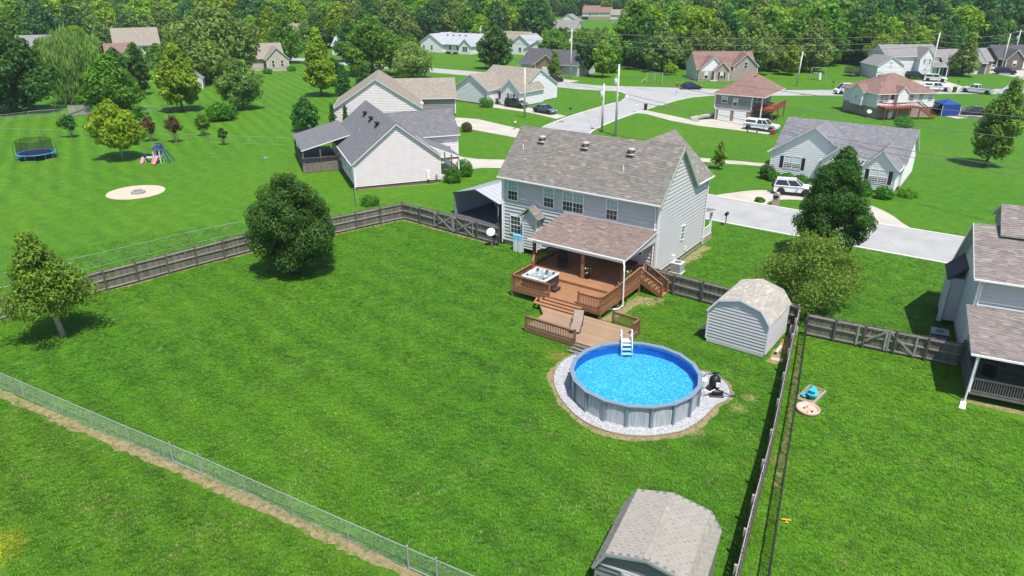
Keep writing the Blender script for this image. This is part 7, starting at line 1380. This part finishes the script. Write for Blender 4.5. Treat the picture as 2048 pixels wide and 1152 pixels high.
def beyond(x, y):
    a = math.atan2(-x, y); prev = None
    for p, q in zip(edge[:-1], edge[1:]):
        a0, a1 = math.atan2(-p[0], p[1]), math.atan2(-q[0], q[1])
        if a1 <= a <= a0: t = (a0 - a) / max(1e-6, a0 - a1); return math.hypot(x, y) - (math.hypot(*p) * (1 - t) + math.hypot(*q) * t)
    return -1
rg = random.Random(21); near = []; far = []
yy = 60
while yy < 900:
    xx = -760
    while xx < 300:
        d = math.hypot(xx, yy); st = 8.2 if d < 330 else 10.5
        x = xx + rg.uniform(-.4, .4) * st; y = yy + rg.uniform(-.4, .4) * st; e = beyond(x, y)
        if e > 0 and d < 880 and inview(x, y) and all((x - a) ** 2 + (y - b_) ** 2 > r_ * r_ for a, b_, r_ in avoid): (near if d < 900 else far).append((math.hypot(x, y), x, y, e))
        xx += 8.2 if math.hypot(xx, yy) < 330 else 10.5
    yy += 8.2
near.sort(); LB = ('mid green tree', 'yellow green rounded tree', 'dark green tree', 'pale green spreading tree', 'deep blue green tree', 'light green rounded tree', 'rounded mid green tree', 'broad yellow green tree')
AREA = ((24, 'above the leftmost dark tree'), (19, 'above the willow'), (14, 'above the wide pale green tree'), (9, 'above the tall bright maple'), (5, 'above the pinkish gabled house'), (1, 'behind the large white far house'), (-3, 'behind the dark roofed house'), (-6, 'left of the swing set'), (-9, 'behind the swing set'), (-13, 'behind the brick ranch'), (-18, 'left of the climbing frame'), (-22, 'right of the climbing frame'), (-26, 'behind the white two storey house'), (-30, 'behind the navy house'), (-90, 'above the dark brick house'))
def wood_label(k, x, y, e):
    bear = math.degrees(math.atan2(-x, y)) - 35.25; ar = next(t for a, t in AREA if bear > a)
    row = 'at the wood edge' if e < 9 else ('in the second rank' if e < 20 else ('in the third rank' if e < 32 else 'deep in the wood'))
    return LB[k] + ' ' + row + ' ' + ar
NT_ = 285; ftypes = []; fa_ = []
for i, (d, x, y, e) in enumerate(near):
    hz_ = hill(x, y); sz = rg.uniform(.75, 1.2) * (.78 if e < 10 else 1.0) * (1.12 if x < -150 else 1.0); k = rg.randrange(8)
    bear = math.degrees(math.atan2(-x, y)) - 35.25                 # keep the view to the distant clearing open
    if -9.0 < bear < -2.2 and d < 452: sz = min(sz, (22 - .056 * d) / 16)
    if sz < .3: continue
    if k in (2, 4) and d < 260 and rg.random() < .5: k = 0
    if i < NT_:
        T = thing('woodland_tree', wood_label(k, x, y, e), 'tree', (x, y, hz_), rg.uniform(0, 6.28), 'woods: ' + wood_label(k, x, y, e)); T.scale = (sz * rg.uniform(.9, 1.1), sz, sz)
        cr = put('crown', protos[k][0], T); put('trunk', protos[k][1], T)
        if len(fa_) <= k or True: ftypes.append((k, cr))
    else: far.append((d, x, y, e))
# the far wood, one mass of the same trees
firsts = {}
for k, cr in ftypes: firsts.setdefault(k, cr)
def far_wood(name, pts, crown):
    me = bpy.data.meshes.new(name); me.from_pydata(pts, [], []); o = put(name, me); o['kind'] = 'stuff'; tag(o, 'far wooded hillside of %s trees closing the view' % name.split('_')[1], 'woods')
    ng = bpy.data.node_groups.new(name, 'GeometryNodeTree'); ng.interface.new_socket('Geometry', in_out='INPUT', socket_type='NodeSocketGeometry'); ng.interface.new_socket('Geometry', in_out='OUTPUT', socket_type='NodeSocketGeometry')
    N_ = ng.nodes; a = N_.new('NodeGroupInput'); z = N_.new('NodeGroupOutput'); mp = N_.new('GeometryNodeMeshToPoints'); ip = N_.new('GeometryNodeInstanceOnPoints'); oi = N_.new('GeometryNodeObjectInfo'); oi.inputs['Object'].default_value = crown; oi.inputs['As Instance'].default_value = True; oi.transform_space = 'ORIGINAL'
    r1 = N_.new('FunctionNodeRandomValue'); r1.data_type = 'FLOAT_VECTOR'; r1.inputs[0].default_value = (0, 0, 0); r1.inputs[1].default_value = (0, 0, 6.28)
    r2 = N_.new('FunctionNodeRandomValue'); r2.data_type = 'FLOAT'; r2.inputs[2].default_value = .8; r2.inputs[3].default_value = 1.25
    l = ng.links.new; l(a.outputs[0], mp.inputs['Mesh']); l(mp.outputs[0], ip.inputs['Points']); l(oi.outputs['Geometry'], ip.inputs['Instance']); l(r1.outputs[0], ip.inputs['Rotation']); l(r2.outputs[1], ip.inputs['Scale']); l(ip.outputs[0], z.inputs[0])
    md = o.modifiers.new('trees', 'NODES'); md.node_group = ng
kinds = ['wood_green', 'wood_yellowish', 'wood_dark', 'wood_pale', 'wood_bluish']; bins = [[] for _ in kinds]
for d, x, y, e in far: bins[rg.choices(range(5), (3, 2, 3, 1.5, 3))[0]].append((x, y, hill(x, y) - .5))
for nm, pts, k in zip(kinds, bins, (0, 1, 2, 3, 4)):
    if pts and k in firsts: far_wood('far_' + nm.split('_')[1] + '_wood', pts, firsts[k])
print('TREES', len(near), len(far))
# ---------------------------------------------------------------- grass tufts on the near lawns (one object)
def inpoly(px, py, poly):
    c = np.zeros(len(px), bool); n = len(poly); j = n - 1
    for i in range(n):
        xi, yi = poly[i][:2]; xj, yj = poly[j][:2]
        with np.errstate(divide='ignore', invalid='ignore'): c ^= ((yi > py) != (yj > py)) & (px < (xj - xi) * (py - yi) / (yj - yi + 1e-12) + xi)
        j = i
    return c
g = np.random.default_rng(5); n = 420000
X = g.uniform(-66, 9, n); Y = g.uniform(6, 67, n); c_, s_ = math.cos(RAD(35.25)), math.sin(RAD(35.25))
rr = X * c_ + Y * s_; ff = -X * s_ + Y * c_; dd_ = np.hypot(X, Y)
ok = (np.abs(rr) < ff * .80 + 3) & (dd_ > 17) & (dd_ < 72) & (g.random(n) < np.clip(1.45 - dd_ / 62, .22, 1.0))
def rect(x0, x1, y0, y1): return (X > x0) & (X < x1) & (Y > y0) & (Y < y1)
for q_ in ((-36.1, -20.8, 49.0, 62), (-29.3, -20.7, 40.0, 49.5), (-21, -18.8, 46.3, 47.6), (-25.4, -17.6, 35.8, 40.2), (-13.8, -9.7, 41.5, 45.7), (-47, -35.5, 50.5, 67), (0, 9, 42.6, 60), (-6.8, -5.6, 37.6, 39.7), (-9.6, -4.9, 18, 23)): ok &= ~rect(*q_)
ok &= ~inpoly(X, Y, dd); ok &= np.hypot(X + 5.95, Y - 36.95) > .7
def dline(ax, ay, bx, by):
    t = np.clip(((X - ax) * (bx - ax) + (Y - ay) * (by - ay)) / ((bx - ax) ** 2 + (by - ay) ** 2), 0, 1); return np.hypot(X - ax - t * (bx - ax), Y - ay - t * (by - ay))
cl = [(-52, 10.9), (-46.1, 11.8), (-33.7, 13.25), (-28.4, 13.95), (-22.46, 14.6), (-16.14, 15.3), (-12, 16.2)]
for a, b in zip(cl[:-1], cl[1:]): ok &= (dline(*a, *b) > g.uniform(.12, .75, n))
for a, b in (((-20.75, 49), (-20.6, 59.3)), ((-20.5, 40.5), (-20.0, 45.6)), ((-9.2, 41), (-9.2, 46))): ok &= dline(*a, *b) > g.uniform(.2, .8, n)
X, Y = X[ok], Y[ok]; tv = []; tf = []; tt = []
rg = random.Random(3)
for k in range(9):
    a = rg.uniform(0, 6.28); r0 = rg.uniform(0, .09); bx, by = r0 * math.cos(a), r0 * math.sin(a); a2 = rg.uniform(0, 6.28); l = rg.uniform(.03, .09); hh = rg.uniform(.03, .055); w = rg.uniform(.010, .018)
    ux, uy = -math.sin(a2) * w, math.cos(a2) * w; b0 = len(tv)
    tv += [(bx - ux, by - uy, 0), (bx + ux, by + uy, 0), (bx + math.cos(a2) * l, by + math.sin(a2) * l, hh)]; tf.append([b0, b0 + 1, b0 + 2]); tt.append(rg.uniform(.82, 1.2))
m0 = len(tv); me = bpy.data.meshes.new('lawn_grass'); me.from_pydata(tv + [(float(x), float(y), .002) for x, y in zip(X, Y)], [], tf)
a = me.attributes.new('pt', 'BOOLEAN', 'POINT'); a.data.foreach_set('value', [False] * m0 + [True] * len(X))
a = me.attributes.new('tint', 'FLOAT', 'FACE'); a.data.foreach_set('value', tt)
def blademat():
    t = NT('grass_blade'); at = t.n('ShaderNodeAttribute', attribute_name='tint'); oi = t.n('ShaderNodeObjectInfo'); v = t.n('ShaderNodeNewGeometry').outputs['Position']
    col = t.mix(t.ramp(t.noise(v, .8, 5.0, .65), .36, .64), (.034, .128, .003), (.088, .245, .007))
    col = t.mix(t.math('MULTIPLY', t.ramp(t.noise(v, .09, 3.0), .45, .7), .6), col, (.122, .258, .007))
    wb = t.math('MULTIPLY', t.noise(v, .12, 2.0), 5.0); sq = t.n('ShaderNodeSeparateXYZ'); t.l(v, sq.inputs[0])
    sn = t.math('SINE', t.math('ADD', t.math('MULTIPLY', sq.outputs[0], .35), t.math('ADD', t.math('MULTIPLY', sq.outputs[1], 2.4), wb)))
    col = t.mul(col, t.math('MULTIPLY_ADD', sn, .12, 1.02)); col = t.mul(col, t.math('MULTIPLY_ADD', t.noise(v, .3, 4.0, .6), .5, .77))
    dryf = t.math('MULTIPLY', t.ramp(oi.outputs['Random'], .86, .93), t.ramp(t.noise(v, .35, 4.0, .7), .50, .62))
    col = t.mix(t.math('MULTIPLY', dryf, .85), col, (.36, .34, .13)); col = lots(t, v, col); col = spots(t, v, col, .6); col = t.mul(col, at.outputs['Fac'])
    d = t.n('ShaderNodeBsdfPrincipled'); t.l(col, d.inputs['Base Color']); d.inputs['Roughness'].default_value = .45; d.inputs['Specular IOR Level'].default_value = .3
    tr = t.n('ShaderNodeBsdfTranslucent'); t.l(col, tr.inputs[0]); mx = t.n('ShaderNodeMixShader'); mx.inputs[0].default_value = .35
    t.l(d.outputs[0], mx.inputs[1]); t.l(tr.outputs[0], mx.inputs[2]); t.l(mx.outputs[0], t.out.inputs[0]); return t.m
me.materials.append(blademat()); go = put('lawn_grass', me); go['kind'] = 'stuff'; tag(go, 'short mown grass covering the near lawns', 'grass')
ng = bpy.data.node_groups.new('tufts', 'GeometryNodeTree'); ng.interface.new_socket('Geometry', in_out='INPUT', socket_type='NodeSocketGeometry'); ng.interface.new_socket('Geometry', in_out='OUTPUT', socket_type='NodeSocketGeometry')
N_ = ng.nodes; a = N_.new('NodeGroupInput'); z = N_.new('NodeGroupOutput'); na = N_.new('GeometryNodeInputNamedAttribute'); na.data_type = 'BOOLEAN'; na.inputs[0].default_value = 'pt'
se = N_.new('GeometryNodeSeparateGeometry'); mp = N_.new('GeometryNodeMeshToPoints'); ip = N_.new('GeometryNodeInstanceOnPoints')
r1 = N_.new('FunctionNodeRandomValue'); r1.data_type = 'FLOAT_VECTOR'; r1.inputs[0].default_value = (-.15, -.15, 0); r1.inputs[1].default_value = (.15, .15, 6.28)
r2 = N_.new('FunctionNodeRandomValue'); r2.data_type = 'FLOAT'; r2.inputs[2].default_value = .6; r2.inputs[3].default_value = 1.3
l = ng.links.new; l(a.outputs[0], se.inputs[0]); l(na.outputs[0], se.inputs[1]); l(se.outputs[0], mp.inputs['Mesh']); l(mp.outputs[0], ip.inputs['Points']); l(se.outputs[1], ip.inputs['Instance']); l(r1.outputs[0], ip.inputs['Rotation']); l(r2.outputs[1], ip.inputs['Scale']); l(ip.outputs[0], z.inputs[0])
md = go.modifiers.new('tufts', 'NODES'); md.node_group = ng
print('TUFTS', len(X))

# ---------------------------------------------------------------- thin summer haze over the whole place
hb = MB().box(-1000, 420, -60, 1060, -2, 75); ho = hb.build('haze', None); ho['kind'] = 'stuff'; tag(ho, 'faint pale blue summer haze over the distance', 'haze')
hm = bpy.data.materials.new('haze'); hm.use_nodes = True; hn = hm.node_tree; hn.nodes.clear(); pv = hn.nodes.new('ShaderNodeVolumePrincipled'); mo = hn.nodes.new('ShaderNodeOutputMaterial')
pv.inputs['Color'].default_value = (.80, .90, 1.0, 1); pv.inputs['Density'].default_value = .00016; pv.inputs['Anisotropy'].default_value = .2; hn.links.new(pv.outputs[0], mo.inputs['Volume']); ho.data.materials.append(hm)
